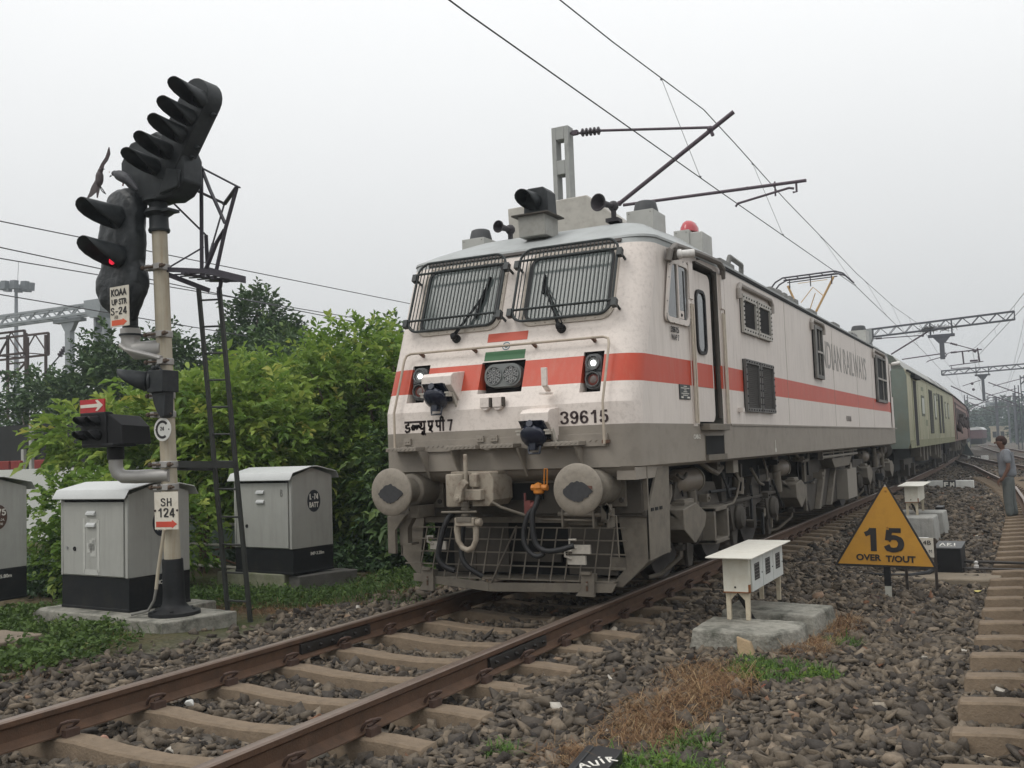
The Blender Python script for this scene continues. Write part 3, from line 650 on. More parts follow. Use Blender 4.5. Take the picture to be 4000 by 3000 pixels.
wiper(WL,(-.585,2.59),(-.34,3.00),(-.29,3.21)); wiper(WR,(.585,2.59),(.34,3.06),(.335,3.16))
# dark brow line
m=MB(FW()); m.box(-1.10,1.10,sl(3.432),sl(3.462),0,.022,0); m.build('brow_strip',[M('brow_dark',(.075,.065,.058),.7,var=.2)],LOC)
# ---- painted flag
fl=MB(FW()); fl.box(-.222,.222,sl(2.523),sl(2.611),.0,.003,0); fl.box(-.222,.222,sl(2.333),sl(2.424),0,.003,1)
R0=[(.044*math.cos(2*PI*i/20),sl(2.472)+.044*math.sin(2*PI*i/20)) for i in range(20)]; R1=[(.035*math.cos(2*PI*i/20),sl(2.472)+.035*math.sin(2*PI*i/20)) for i in range(20)]
ringframe(fl,R0,R1,0,.003,2); R2=[(p[0]*.6,sl(2.472)+(p[1]-sl(2.472))*.6) for p in R1]; fl.prism(R2,'z',0,.003,2)
fl.build('flag_emblem',[M('flag_orange_red',(.48,.07,.035),.5,var=.06),M('flag_green',(.035,.135,.05),.5,var=.08),M('flag_teal',(.04,.13,.17),.5,var=.1)],LOC)
# ---- handrail
m=MB(); hp=lambda x,z:(x,yf(z)-.085,z+.03)
m.tube([(-1.125,.33,1.48),(-1.125,.33,1.86),(-1.125,yf(2.40)-.085,2.40),(-1.11,yf(2.45)-.085,2.45),(-1.06,yf(2.468)-.085,2.468),(1.06,yf(2.468)-.085,2.468),(1.11,yf(2.45)-.085,2.45),(1.125,yf(2.40)-.085,2.40),(1.125,.33,1.86),(1.125,.33,1.48)],.0125,8,0)
for x in (-.95,-.33,.33,.95): m.bar((x,yf(2.468)-.085,2.468),(x,yf(2.44),2.44),.022,.03,1)
for x in (-1.125,1.125): m.bar((x,.33,1.50),(x,.41,1.50),.05,.03,1)
m.build('front_handrail',[M('rail_dusty_cream',(.40,.34,.27),.6,var=.2,vs=12),M('bracket_rusty',(.13,.07,.045),.8,var=.3)],LOC)
# ---- lamps
def lens(mb,x,z,y,r,mi,n=20): mb.lathe([(r,0),(r,.008),(r*.6,.016),(.001,.018)],(x,y,z),(0,-1,.12),n,mi)
for s in (-1,1):
    xc_=s*.952; y0=yf(2.15)-.0
    m=MB(frame((xc_,yf(2.342)+.005-.02,2.15),(1,0,0),(0,.12,1))); m.prism(rrect(-.082,.082,-.165,.165,.06),'z',-.05,.03,0)
    for c in (.078,-.078): ringframe(m,[(.072*math.cos(t),c+.072*math.sin(t)) for t in np.linspace(0,2*PI,24)[:-1]],[(.062*math.cos(t),c+.062*math.sin(t)) for t in np.linspace(0,2*PI,24)[:-1]],.03,.062,0)
    m.box(-.08,.08,-.004,.004,.03,.036,1)
    ml=m.build('marker_lamp',[M('lamp_grey',(.10,.105,.105),.5,var=.12),BLACK()],LOC,bevel=.004)
    m=MB(frame((xc_,yf(2.342)+.005-.02,2.15),(1,0,0),(0,.12,1)))
    ringframe(m,[(.058*math.cos(t),.078+.058*math.sin(t)) for t in np.linspace(0,2*PI,24)[:-1]],[(.042*math.cos(t),.078+.042*math.sin(t)) for t in np.linspace(0,2*PI,24)[:-1]],.03,.042,0)
    m.lathe([(.042,.03),(.036,.031)],(0,.078,0),(0,0,1),20,1)
    for q in range(6): m.lathe([(.0115,.031),(.0115,.040),(.006,.043)],(.0135*math.cos(q*PI/3),.078+.0135*math.sin(q*PI/3),0),(0,0,1),8,2)
    m.build('white_lens',[M('lamp_bezel',(.13,.135,.13),.4),M('lamp_glass_grey',(.22,.23,.22),.25),M('led_white',(1,1,1),.4,emit=9,var=0)],ml)
    m=MB(frame((xc_,yf(2.342)+.005-.02,2.15),(1,0,0),(0,.12,1)))
    m.lathe([(.056,.03),(.05,.034),(.001,.038)],(0,-.078,0),(0,0,1),20,0); m.lathe([(.034,.036),(.02,.040),(.001,.041)],(0,-.078,0),(0,0,1),14,1)
    m.build('red_lens',[M('red_lens_unlit',(.17,.055,.045),.25,var=.15,vs=30),M('lens_centre_grey',(.14,.11,.10),.3,var=.2,vs=40)],ml)
T=frame((0,yf(2.32)-.005,2.17),(1,0,0),(0,.12,1))
m=MB(T); P=rrect(-.20,.20,-.105,.12,.10,7); m.prism(P,'z',-.06,.035,0)
for x in (-.093,.093): ringframe(m,[(x+.088*math.cos(t),.006+.092*math.sin(t)) for t in np.linspace(0,2*PI,28)[:-1]],[(x+.08*math.cos(t),.006+.084*math.sin(t)) for t in np.linspace(0,2*PI,28)[:-1]],.035,.05,0); m.lathe([(.081,.036),(.08,.037)],(x,.006,0),(0,0,1),24,1)
hl=m.build('headlamp',[M('headlamp_grey',(.16,.17,.165),.45,var=.08),M('lamp_dark_glass',(.05,.052,.052),.3)],LOC,bevel=.006)
for x in (-.093,.093):
    m=MB(T)
    for (u,v) in [(0,0)]+[(.037*math.cos(q*2*PI/5+.3),.037*math.sin(q*2*PI/5+.3)) for q in range(5)]+[(.062*math.cos(q*PI/4),.062*math.sin(q*PI/4)) for q in range(8)]:
        ringframe(m,[(x+u+.0175*math.cos(t),.006+v+.0175*math.sin(t)) for t in np.linspace(0,2*PI,11)[:-1]],[(x+u+.0135*math.cos(t),.006+v+.0135*math.sin(t)) for t in np.linspace(0,2*PI,11)[:-1]],.037,.046,0); m.lathe([(.0135,.038),(.010,.041)],(x+u,.006+v,0),(0,0,1),10,1)
    m.build('lens_cluster',[M('led_ring',(.36,.36,.35),.3),M('led_glass',(.13,.135,.135),.15)],hl)
# ---- jumper covers with blue black caps
for (x0,x1,z1,yo) in ((-.77,-.43,2.225,0),(.36,.645,1.815,0)):
    root=None; yb=.41 if z1<1.86 else yf(z1-.1)
    m=MB(); w=x1-x0; zt=z1; yt=yb-.22
    m.prism([(yb+.1,zt-.34 if z1<1.86 else zt-.30),(yb+.1,zt+.03),(yt+.05,zt),(yt,zt-.03),(yt,zt-.12),(yt+.16,zt-.27)],'x',x0,x1,0)
    j=m.build('jumper_cover',[WHITEF()],LOC,bevel=.006)
    m=MB(); xm=(x0+x1)/2-.02
    m.hexa([(xm-.12,yt-.02,zt-.13),(xm+.12,yt-.02,zt-.13),(xm+.13,yt+.12,zt-.28),(xm-.13,yt+.12,zt-.28),(xm-.12,yt-.05,zt-.10),(xm+.12,yt-.05,zt-.10),(xm+.13,yt+.14,zt-.12),(xm-.13,yt+.14,zt-.12)],0)
    m.lathe([(.09,-.02),(.125,0),(.125,.035),(.105,.06),(.05,.085),(.001,.088)],(xm,yt+.03,zt-.235),(0,-.75,-.66),18,0); m.box(xm-.03,xm+.03,yt-.02,yt+.05,zt-.37,zt-.30,0)
    m.tube([(xm-.06,yt+.03,zt-.33),(xm-.055,yt+.02,zt-.40),(xm+.055,yt+.02,zt-.40),(xm+.06,yt+.03,zt-.33)],.012,6)
    m.lathe([(.035,-.0),(.035,.012)],(xm,yt-.055,zt-.13),(0,-1,.3),10,0)
    m.build('socket_cap',[M('blue_black_enamel',(.010,.014,.030),.22,var=.15,spec=.7)],j,bevel=.004)
    m=MB()
    for s in (-1,1):
        xx=xm+s*.145; m.box(xx-.02,xx+.02,yt+.0,yt+.06,zt-.23,zt-.19,0); m.box(xx-.028,xx+.028,yt-.01,yt+.01,zt-.20,zt-.185,0)
    m.prism([(yb-.03,zt-.37),(yb-.08,zt-.36),(yt+.05,zt-.20),(yt+.09,zt-.17)],'x',xm+.155,xm+.172,0)
    m.build('clamp_lever',[M('lever_pale',(.42,.39,.34),.5,var=.15,vs=30)],j)
m=MB()
for x in (-.105,.03): 
    m.box(x-.05,x+.045,.36,.42,1.865,1.965,0); m.lathe([(.046,0),(.046,.05)],(x-.003,.42,1.88),(0,-1,0),12,0); m.box(x+.045,x+.07,.37,.41,1.87,1.96,1)
m.build('hose_socket',[WHITEF(),UNDER()],LOC,bevel=.006)
m=MB(); m.box(.545,.60,.28,.31,2.03,2.20,0); m.bar((.572,.295,2.04),(.56,.40,1.99),.05,.02,0); m.box(.52,.60,.27,.41,1.955,1.975,0); m.build('lamp_hook',[WHITEF()],LOC,bevel=.003)
digits('39615',.475,.118,FR(.667,1.672),INKB(),LOC,.19)
# Devanagari class name drawn with a sign painter's strokes, cell height 1 = letter body
dv=MB(frame((-1.05,yf(1.7),1.665),(1,0,0),(0,0,1))); h=.100
def gl(lines,ox,sx=1.0): return [[((ox+x*sx)*h,y*h) for x,y in l] for l in lines]
G=[]
DA=[[(0,1),(.72,1)],[(.42,1),(.42,.74),(.12,.66),(.10,.5),(.22,.42),(.5,.42),(.56,.28),(.46,.08),(.2,.02),(.05,.14)]]
BA=[[(0,1),(.5,1)],[(.42,.62),(.2,.66),(.06,.46),(.14,.26),(.32,.26),(.46,.44),(.42,.62)],[(.12,.3),(.40,.6)],[(.46,.44),(.6,.5)]]
LA=[[(0,1),(.45,1)],[(-.02,.5),(.08,.64),(.2,.56),(.2,.36),(.1,.3)],[(.2,.52),(.3,.64),(.42,.58),(.44,.44)]]
YU=[[(0,1),(.72,1)],[(.56,1),(.56,.05)],[(.06,.78),(.22,.82),(.24,.62),(.08,.46),(.18,.3),(.38,.28),(.56,.44)],[(.56,.06),(.34,-.02),(.26,-.18),(.42,-.26),(.56,-.14),(.66,-.28)]]
EE=[[(0,1),(.62,1)],[(.10,1),(.10,.60),(.20,.46),(.36,.48),(.46,.62)],[(.48,1),(.48,.52),(.38,.32),(.22,.26),(.16,.16),(.34,.12),(.46,-.02)]]
PII=[[(0,1),(1.0,1)],[(.5,1),(.5,.05)],[(.12,1),(.12,.56),(.24,.44),(.5,.5)],[(.86,1),(.86,.05)],[(.86,1),(.84,1.28),(.7,1.42),(.58,1.28),(.56,1.04)]]
SEVEN=[[(0,1),(.42,1),(.2,.05)]]
for g,o,s in ((DA,0,1),(BA,.74,1),(LA,1.26,1),(YU,1.72,1),(EE,2.72,1),(PII,3.62,1),(SEVEN,5.05,1)): G+=gl(g,o,s)
strokes(dv,G,.0205); dv.build('devanagari_lettering',INKB(),LOC)
# ---- nose underside, footboards
m=MB()
for x0,x1 in ((-1.16,-.81),(-.48,-.14),(-.09,.26),(.57,.92)):
    m.box(x0,x1,.22,.44,1.475,1.512,0)
    for q in range(7): 
        xx=x0+.03+(x1-x0-.06)*q/6; m.bar((xx-.012,.23+.0,1.513),(xx+.012,.25,1.513),.006,.004,0); m.bar((xx-.012,.218,1.485),(xx+.012,.218,1.503),.006,.006,0)
m.box(-1.13,1.13,.385,.415,1.46,1.575,0)
for q in range(38): xx=-1.05+q*.056; m.bar((xx-.012,.383,1.50),(xx+.012,.383,1.52),.006,.005,0)
for x,w in ((-.80,.10),(-.44,.12),(.28,.12),(.86,.1)): m.prism([(.43,1.47),(.24,1.47),(.43,1.20)],'x',x,x+.02,0)
for x in (-1.0,-.17,-.02): m.box(x-.04,x+.04,.36,.39,1.54,1.60,0); m.lathe([(.010,0),(.008,.008)],(x-.015,.36,1.57),(0,-1,0),6,0); m.lathe([(.010,0),(.008,.008)],(x+.015,.36,1.57),(0,-1,0),6,0)
m.build('footboards',[GREY()],LOC,bevel=.003)
m=MB()   # lower nose shell curving in under the footboards
R=[]
for z,y,w in ((1.275,.43,1.36),(1.22,.47,1.35),(1.17,.56,1.33),(1.14,.70,1.30),(1.14,1.1,1.30)): R.append([(-w,y,z),(-w*.6,y-.0,z),(0,y,z),(w*.6,y,z),(w,y,z)])
m.rings(R,0,False,closed=False); m.box(1.18,1.36,.46,1.2,1.15,1.26,0); m.build('nose_underside',[GREY()],LOC)
# ---- roof furniture on the leading cab
m=MB()
m.prism([(-.93,3.84),(-.93,4.11),(-.94,4.37),(.10,4.385),(.56,3.995),(.60,3.84)],'y',2.6,3.1,0); m.box(-.96,.62,2.57,2.6,3.84,3.89,0)
m.build('roof_box',[M('roof_box_cream',(.40,.38,.34),.6,var=.12,vs=7,dirt=(.2,.18,.16),ds=9,da=.5)],LOC,bevel=.012)
m=MB(); m.prism([(1.3,3.68),(1.28,3.90),(1.62,3.90),(1.62,3.68)],'x',-.14,.17,0); m.box(-.20,.23,1.24,1.66,3.895,3.915,1); fb=m.build('flasher_pedestal',[M('pedestal_grey',(.31,.305,.28),.6,var=.12,vs=9,dirt=(.15,.14,.12),ds=10,da=.5),UNDER()],LOC,bevel=.006)
m=MB(frame((.02,1.45,3.915),(1,.0,0),(0,0,1))); m.prism([(-.145,0),(.145,0),(.135,.25),(.09,.30),(-.09,.30),(-.135,.25)],'z',-.17,.06,0)
fo=m.build('flasher_lamp',[SIGB()],LOC,bevel=.012)
m=MB(); hood(m,(-.0,1.39,4.07),(-.12,-1,-.06),.095,.24); m.lathe([(.095,0),(.09,.02),(.001,.025)],(0,1.40,4.07),(0,-1,0),16,0); m.build('lamp_hood',[SIGB()],fo,solid=.006)
def horn(o,d,r,L,label=None):
    m=MB(); m.lathe([(.02,-L),(.03,-L*.8),(.035,-L*.45),(r*.55,-L*.2),(r,0),(r,.012),(r*.88,.012),(r*.5,-L*.15),(.02,-L*.3)],o,d,18,0)
    b=Vector(o)-Vector(d).normalized()*L; m.ball(b,.06,10,0,(1,1,1)); m.tube([b,(b.x,b.y,b.z-.15)],.03,8,0); m.box(b.x-.07,b.x+.07,b.y-.07,b.y+.07,b.z-.18,b.z-.14,0); m.build('horn',[M('horn_dark',(.035,.03,.034),.55,var=.25,vs=14)],LOC)
horn((.61,1.7,4.03),(-.25,-1,-.02),.095,.27); horn((-.62,1.75,3.95),(-.15,-1,0),.07,.22)
def domebox(x0,x1,y0,y1,z0,z1,dome=True,name='roof_vent'):
    m=MB(); m.box(x0,x1,y0,y1,z0,z1,0)
    for (u,v) in ((x0+.03,z0+.05),(x1-.03,z1-.03),(x0+.03,z1-.03)): m.lathe([(.008,0),(.005,.006)],(u,y0,v),(0,-1,0),5,1)
    b=m.build(name,[M('vent_box_grey',(.40,.40,.375),.55,var=.08,vs=5,dirt=(.25,.24,.22),ds=7,da=.4),UNDER()],LOC,bevel=.008)
    if dome:
        m=MB(); cx_,cy_=(x0+x1)/2,(y0+y1)/2; r=(x1-x0)*.46
        m.lathe([(r,0),(r*1.0,.015),(r*.86,.10),(r*.8,.125),(r*.6,.138),(.001,.142)],(cx_,cy_,z1),(0,0,1),24); m.build('vent_cap',[M('cap_dark_grey',(.055,.057,.06),.55,var=.15)],b)
    return b
domebox(.73,1.035,2.2,2.62,3.68,4.01); domebox(-1.39,-1.09,2.25,2.65,3.62,3.985); 
domebox(1.0,1.18,3.0,3.45,3.5,3.905,False,'beacon_box'); m=MB(); m.box(1.17,1.33,3.02,3.42,3.5,3.87,0); m.build('beacon_box_side',[M('vent_box_grey')],LOC,bevel=.01)
m=MB(); R=[]
for z,sx_,sy in ((3.905,.105,.16),(3.96,.10,.15),(4.01,.075,.12),(4.035,.045,.08),(4.04,.001,.001)): R.append([(1.13+sx_*math.cos(a),3.2+sy*math.sin(a),z) for a in np.linspace(0,2*PI,17)[:-1]])
m.rings(R); m.build('beacon',[M('beacon_red',(.42,.035,.045),.2,var=.05,spec=.7)],LOC)
m=MB(); m.tube([(.75,3.9,3.98),(1.02,3.9,4.0),(1.12,3.95,3.97)],.03,6); m.tube([(.86,3.9,3.98),(.86,3.9,3.6)],.022,6); m.bar((.7,3.9,3.95),(1.15,3.9,3.965),.03,.035)
m.build('folded_pantograph_tip',[M('pantograph_orange',(.50,.24,.06),.5,var=.2,vs=14)],LOC)
domebox(.75,1.15,17.2,17.75,3.62,4.05)
# raised pantograph
PY=16.75; m=MB()
for dy in (-.22,.22):
    P=[(-.98,PY+dy,5.12),(-.80,PY+dy,5.33),(-.62,PY+dy,5.42),(.62,PY+dy,5.45),(.80,PY+dy,5.38),(.98,PY+dy,5.18)]; m.tube(P,.02,6,0)
    m.tube([(-.6,PY+dy,5.36),(.6,PY+dy,5.39)],.014,6,0)
for x in (-.6,-.3,0,.3,.6): m.tube([(x,PY-.22,5.43),(x,PY+.22,5.43)],.012,5,0)
for x in (-.5,0,.5): m.tube([(x,PY,5.42),(x,PY,5.18)],.014,5,0)
pg=m.build('pantograph',[DSTEEL()],LOC)
m=MB(); m.tube([(-.55,PY,5.25),(-.25,PY+.3,4.35)],.028,8); m.tube([(.55,PY,5.35),(-.12,PY+.3,4.30)],.028,8); m.tube([(-.3,PY,5.28),(.4,PY,5.3)],.008,5); m.tube([(-.2,PY+.3,4.4),(.1,PY,5.0)],.012,5); m.tube([(.3,PY,4.9),(.05,PY,5.15),(-.25,PY,4.8)],.012,5)
m.ball((-.2,PY+.3,4.32),.12,10,0,(1.3,1,.7)); m.tube([(-.2,PY+.3,4.3),(-.05,PY-1.0,3.75)],.04,8); m.tube([(-.2,PY+.3,4.3),(-.45,PY-1.0,3.75)],.03,8); m.box(-.7,.7,PY-1.3,PY-.8,3.6,3.75)
m.build('pantograph_arm',[M('pantograph_yellow',(.55,.36,.17),.5,var=.15,vs=12)],pg)

# ---- headstock, buffers, coupler
m=MB(); m.box(-1.32,1.32,.70,.80,.83,1.20,0); m.box(-1.35,1.35,.72,1.22,.80,.86,0)
m.box(-.40,.34,.66,.70,1.12,1.16,1); m.build('headstock',[UNDER(),UNDERL()],LOC,bevel=.006)
m=MB(); m.box(-.02,.33,.65,.695,.97,1.13,0); m.build('headstock_opening',[DARK()],LOC)
m=MB(); m.box(-.55,-.36,.66,.70,1.13,1.165); m.box(.32,.72,.64,.70,1.125,1.165); m.box(-.7,-.5,.62,.66,.92,1.03); m.build('headstock_brackets',[UNDERL()],LOC,bevel=.004)
for x,sgn in ((-.978,-1),(.978,1)):
    m=MB(); m.lathe([(.165,.70),(.165,.36),(.15,.345),(.13,.34),(.13,.04)],(x,0,1.09),(0,1,0),24,0) ; m.box(x-.20,x+.20,.66,.70,.90,1.28,0)
    for u in (-.16,.16):
        for v in (-.13,.13): m.lathe([(.026,0),(.026,.02)],(x+u,.66,1.09+v),(0,-1,0),6,1)
    b=m.build('buffer',[UNDERL(),UNDER()],LOC,bevel=.004)
    m=MB(); m.lathe([(.001,0),(.06,-.002),(.15,.004),(.215,.014),(.229,.028),(.229,.048),(.20,.062),(.11,.10)],(x,0,1.09),(0,1,0),36,0)
    m.build('buffer_head',[M('buffer_dusty',(.245,.215,.175),.7,var=.15,vs=14,dirt=(.13,.11,.09),ds=22,da=.6,bump=.05,bs=40)],b)
    m=MB(); r_=np.random.default_rng(5 if sgn<0 else 9); P=[]
    for i in range(40):
        a=2*PI*i/40; rr=.105/((abs(math.cos(a))/1.28)**1.35+(abs(math.sin(a))/.88)**1.35)**(1/1.35)*r_.uniform(.93,1.07); P.append((x+.01+rr*math.cos(a)*1.04,1.075+rr*math.sin(a)))
    m.prism(P,'y',-.0065,.004,0); 
    if sgn>0: m.prism([(x+.09,1.10),(x+.15,1.095),(x+.15,1.12),(x+.10,1.125)],'y',-.0055,.004,1)
    m.build('worn_patch',[M('bare_black_patch',(.035,.035,.037),.6,var=.3,vs=25),M('rust_patch',(.12,.055,.04),.8)],b)
CP=M('coupler_chipped_paint',(.30,.26,.205),.65,var=.1,vs=14,dirt=(.10,.055,.035),ds=9,da=.9,bump=.1,bs=40)
m=MB()
m.lathe([(.095,-.155),(.10,-.14),(.10,.14),(.095,.155)],(-.36,.22,1.09),(0,0,1),14,0)
m.prism([(-.47,.95),(-.25,.95),(-.25,1.24),(-.47,1.24)],'y',.25,.62,0); m.prism([(-.16,.94),(.02,.94),(.07,1.0),(.07,1.20),(.03,1.255),(-.16,1.255)],'y',.16,.55,0); m.box(-.47,.05,.30,.58,1.235,1.265,0)
m.prism([(-.20,1.0),(-.02,1.0),(-.02,1.10),(-.20,1.10)],'y',.08,.3,0); m.box(-.15,-.07,.10,.18,1.12,1.24,0)
m.tube([(-.242,.20,1.05),(-.242,.20,1.43)],.022,8,0)
c_=m.build('coupler',[CP],LOC,bevel=.014)
m=MB(); m.prism([(-.27,1.0),(-.20,1.0),(-.18,1.10),(-.13,1.16),(-.17,1.20),(-.23,1.16),(-.27,1.06)],'y',.02,.07,0); m.lathe([(.042,0),(.042,.06)],(-.235,.075,1.02),(0,-1,0),12,0); m.lathe([(.02,0),(.02,.075)],(-.235,.075,1.02),(0,-1,0),8,0); m.build('knuckle_lever',[CP],c_,bevel=.006)
m=MB(); m.tube([(-.22,.14,.98),(-.22,.14,.80)],.036,10); 
for k in range(6): m.lathe([(.045,0),(.045,.012)],(-.22,.14,.80+k*.028),(0,0,1),12)
m.tube([(-.46,.10,.89),(-.08,.10,.895)],.012,6); m.box(-.30,-.14,.09,.2,.80,.845); m.build('screw_coupling',[UNDERL()],LOC,bevel=.003)
m=MB(); m.tube([(-.30,.15,.83),(-.325,.15,.72),(-.315,.15,.62),(-.27,.15,.555),(-.215,.15,.535),(-.16,.15,.56),(-.125,.15,.63),(-.12,.15,.73),(-.145,.15,.83)],[.036,.032,.026,.026,.028,.026,.026,.03,.036],10); m.box(-.325,-.115,.10,.2,.76,.84); m.lathe([(.04,0),(.04,.05),(.03,.055)],(-.115,.15,.79),(1,0,.1),10); m.build('shackle',[CP],LOC,bevel=.008)
m=MB(); m.tube([(.05,.16,.98),(.12,.2,.93),(.34,.35,.83),(.43,.45,.795),(.95,.50,.785)],.014,8); m.tube([(.58,.47,.845),(1.12,.47,.835)],.022,8); m.tube([(.62,.55,.755),(1.0,.55,.75)],.018,8)
for x in (.62,.93,1.07): m.box(x,x+.018,.44,.60,.72,.89)
m.box(1.02,1.10,.44,.52,.80,.93); m.bar((1.05,.45,.93),(1.10,.45,.86),.02,.06); m.tube([(1.06,.45,.84),(1.16,.45,.83),(1.17,.46,.45)],.008,5)
m.build('uncoupling_lever',[UNDERL()],LOC,bevel=.002)
def hose(name,pts,r=.024,n=26):
    P=[Vector(p) for p in pts]; Q=[]
    for i in range(len(P)-1):
        p0,p1,p2,p3=P[max(i-1,0)],P[i],P[i+1],P[min(i+2,len(P)-1)]
        for t in np.linspace(0,1,7)[:-1]: Q.append(.5*((2*p1)+(p2-p0)*t+(2*p0-5*p1+4*p2-p3)*t*t+(3*p1-p0-3*p2+p3)*t**3))
    Q.append(P[-1]); m=MB(); m.tube(Q,r,10,0); b=m.build(name,[RUBBER()],LOC)
    return b
hose('brake_hose',[(.47,.30,1.05),(.455,.27,.95),(.42,.25,.85),(.43,.24,.66),(.47,.24,.57),(.56,.24,.53),(.68,.26,.54),(.80,.30,.575)],.026)
hose('brake_hose',[(.42,.32,.92),(.36,.28,.85),(.32,.26,.70),(.335,.25,.58),(.40,.25,.50),(.47,.25,.48),(.52,.27,.51)],.024)
hose('brake_hose',[(-.46,.3,.86),(-.48,.22,.80),(-.53,.20,.66),(-.57,.2,.50),(-.56,.2,.42),(-.50,.22,.36),(-.42,.24,.33)],.027)
hose('brake_hose',[(-.33,.3,.86),(-.33,.26,.70),(-.34,.24,.50),(-.30,.23,.40),(-.22,.25,.33),(-.14,.28,.28)],.026)
m=MB(); m.lathe([(.035,0),(.05,.01),(.05,.07),(.03,.09)],(.47,.30,1.04),(0,0,1),12,0); m.tube([(.40,.30,1.10),(.56,.30,1.10)],.03,8,0); m.ball((.47,.29,1.10),.05,8,0); m.tube([(.53,.29,1.10),(.545,.28,1.27)],.007,5,0); m.tube([(.56,.29,1.10),(.575,.28,1.27),(.545,.28,1.27)],.007,5,0)
m.build('orange_cock',[M('cock_orange',(.48,.17,.02),.5,var=.15,vs=20)],LOC,bevel=.003)
m=MB(); m.tube([(.31,.33,.84),(.31,.33,1.05)],.012,6); m.box(.32,.38,.30,.36,.86,.98); m.ball((.40,.33,.93),.045,8); m.build('red_cock',[M('cock_dull_red',(.13,.035,.03),.6,var=.3,vs=20)],LOC)
text('MR',.13,.065,frame((.66,.695,.90),(1,0,0),(0,0,1)),INKW(),LOC,bold=.02)
# ---- cattle guard with welded mesh
m=MB(); Y0=.74
for p in ([(-1.365,1.262),(-1.36,.42),(-1.13,.17),(-1.0,.17),(-1.13,.34),(-1.06,.85),(-1.06,1.262)],[(1.365,1.262),(1.36,.42),(1.08,.15),(.95,.15),(1.13,.34),(1.06,.85),(1.06,1.262)]): m.prism(p,'y',Y0,Y0+.025,0)
m.box(-1.13,1.13,Y0+.02,Y0+.04,.74,.86,0); 
m.prism([(-1.14,.165),(-.27,.085),(-.27,.17),(-1.14,.24)],'y',Y0-.12,Y0-.09,0); m.prism([(-.268,.085),(1.02,.115),(1.07,.20),(-.268,.17)],'y',Y0-.12,Y0-.09,0)
m.box(-1.10,1.04,Y0-.10,Y0+.30,.20,.215,0)
for x in (-.63,.52): m.box(x,x+.5,Y0+.06,Y0+.08,.25,.75,1)
m.box(-1.1,1.1,Y0+.25,Y0+.28,.2,.86,2); m.box(-.75,-.5,Y0+.05,Y0+.09,.25,.75,1); m.box(-.35,.40,Y0+.14,Y0+.18,.35,.74,1); m.box(.95,1.13,Y0+.03,Y0+.06,.3,.42,0)
m.hexa([(1.36,Y0,.42),(1.08,Y0,.15),(1.08,Y0+.45,.19),(1.37,1.22,.42),(1.36,Y0,.86),(1.13,Y0+.02,.86),(1.13,1.22,.86),(1.37,1.22,.86)],0) if False else None
m.prism([(Y0,.86),(Y0,.40),(1.2,.42),(1.2,1.24),(Y0+.3,1.24)],'x',1.34,1.365,0)
m.prism([(Y0,.86),(Y0,.40),(1.2,.42),(1.2,1.24),(Y0+.3,1.24)],'x',-1.365,-1.34,0)
m.hexa([(1.08,Y0,.15),(1.36,Y0,.41),(1.36,1.2,.43),(1.20,1.0,.30),(1.085,Y0,.165),(1.365,Y0,.425),(1.365,1.2,.445),(1.205,1.0,.315)],0)
m.build('cattle_guard',[UNDERL(),UNDER(),DARK()],LOC,bevel=.003)
m=MB()
for x in np.linspace(1.355,1.355,1):
    for k in range(3): m.box(1.364,1.372,.80+k*.12,.87+k*.12,.845,.875,0)
m.build('slots',[DARK()],LOC)
m=MB()
for i in range(15):
    x=-1.06+i*.146; t=(x)*.06; m.bar((x+.06,Y0-.05,.70),(x-.015+t*.2,Y0-.10,.20),.012,.008)
m.bar((.05,Y0-.10,.72),(-.24,Y0-.12,.17),.022,.012)
for z in (.70,.585,.46,.335): m.bar((-1.27,Y0-.03-(.7-z)*.09,z),(1.15,Y0-.03-(.7-z)*.09,z-.003),.014,.012)
m.build('guard_mesh',[UNDERL()],LOC)
for x,zz in ((-.95,-.03),(.79,-.02)):
    m=MB(); m.prism([(x-.06,.29),(x-.06,.17+zz),(x-.12,.08),(x+.07,.075),(x+.07,.29)],'y',.58,.62,0); m.box(x-.055,x+.06,.62,.70,.20,.28,0); m.box(x-.05,x+.05,.55,.60,.28,.31,0); m.box(x-.008,x+.012,.572,.58,.13,.22,1); m.lathe([(.016,0),(.016,.015)],(x,.58,.19),(0,-1,0),8,0)
    m.build('rail_guard',[UNDERL(),RUST()],LOC,bevel=.004)
m=MB(); m.prism([(-1.22,.84),(-1.22,.47),(-1.13,.47),(-1.13,.70),(-.99,.86)],'y',.30,.34); m.prism([(-1.12,.56),(-1.02,.56),(-1.02,.72),(-.93,.86),(-1.02,.90),(-1.12,.74)],'y',.36,.44); m.box(-1.12,-.98,.36,.5,.55,.57); m.box(-.95,-.85,.3,.6,.82,.94); m.build('cable_bracket',[UNDERL()],LOC,bevel=.004)
for x,y,z in ((-.80,.48,.55),(.73,.5,.53),(.68,.5,.43)):
    m=MB(); m.tube([(x,y,z),(x-.05,y-.03,z+.03),(x-.05,y-.03,z+.08),(x+.02,y-.03,z+.08)],.012,6); m.box(x-.04,x+.14,y,y+.03,z-.05,z+.03)
    m.build('hose_dummy',[M('lever_pale')],LOC)

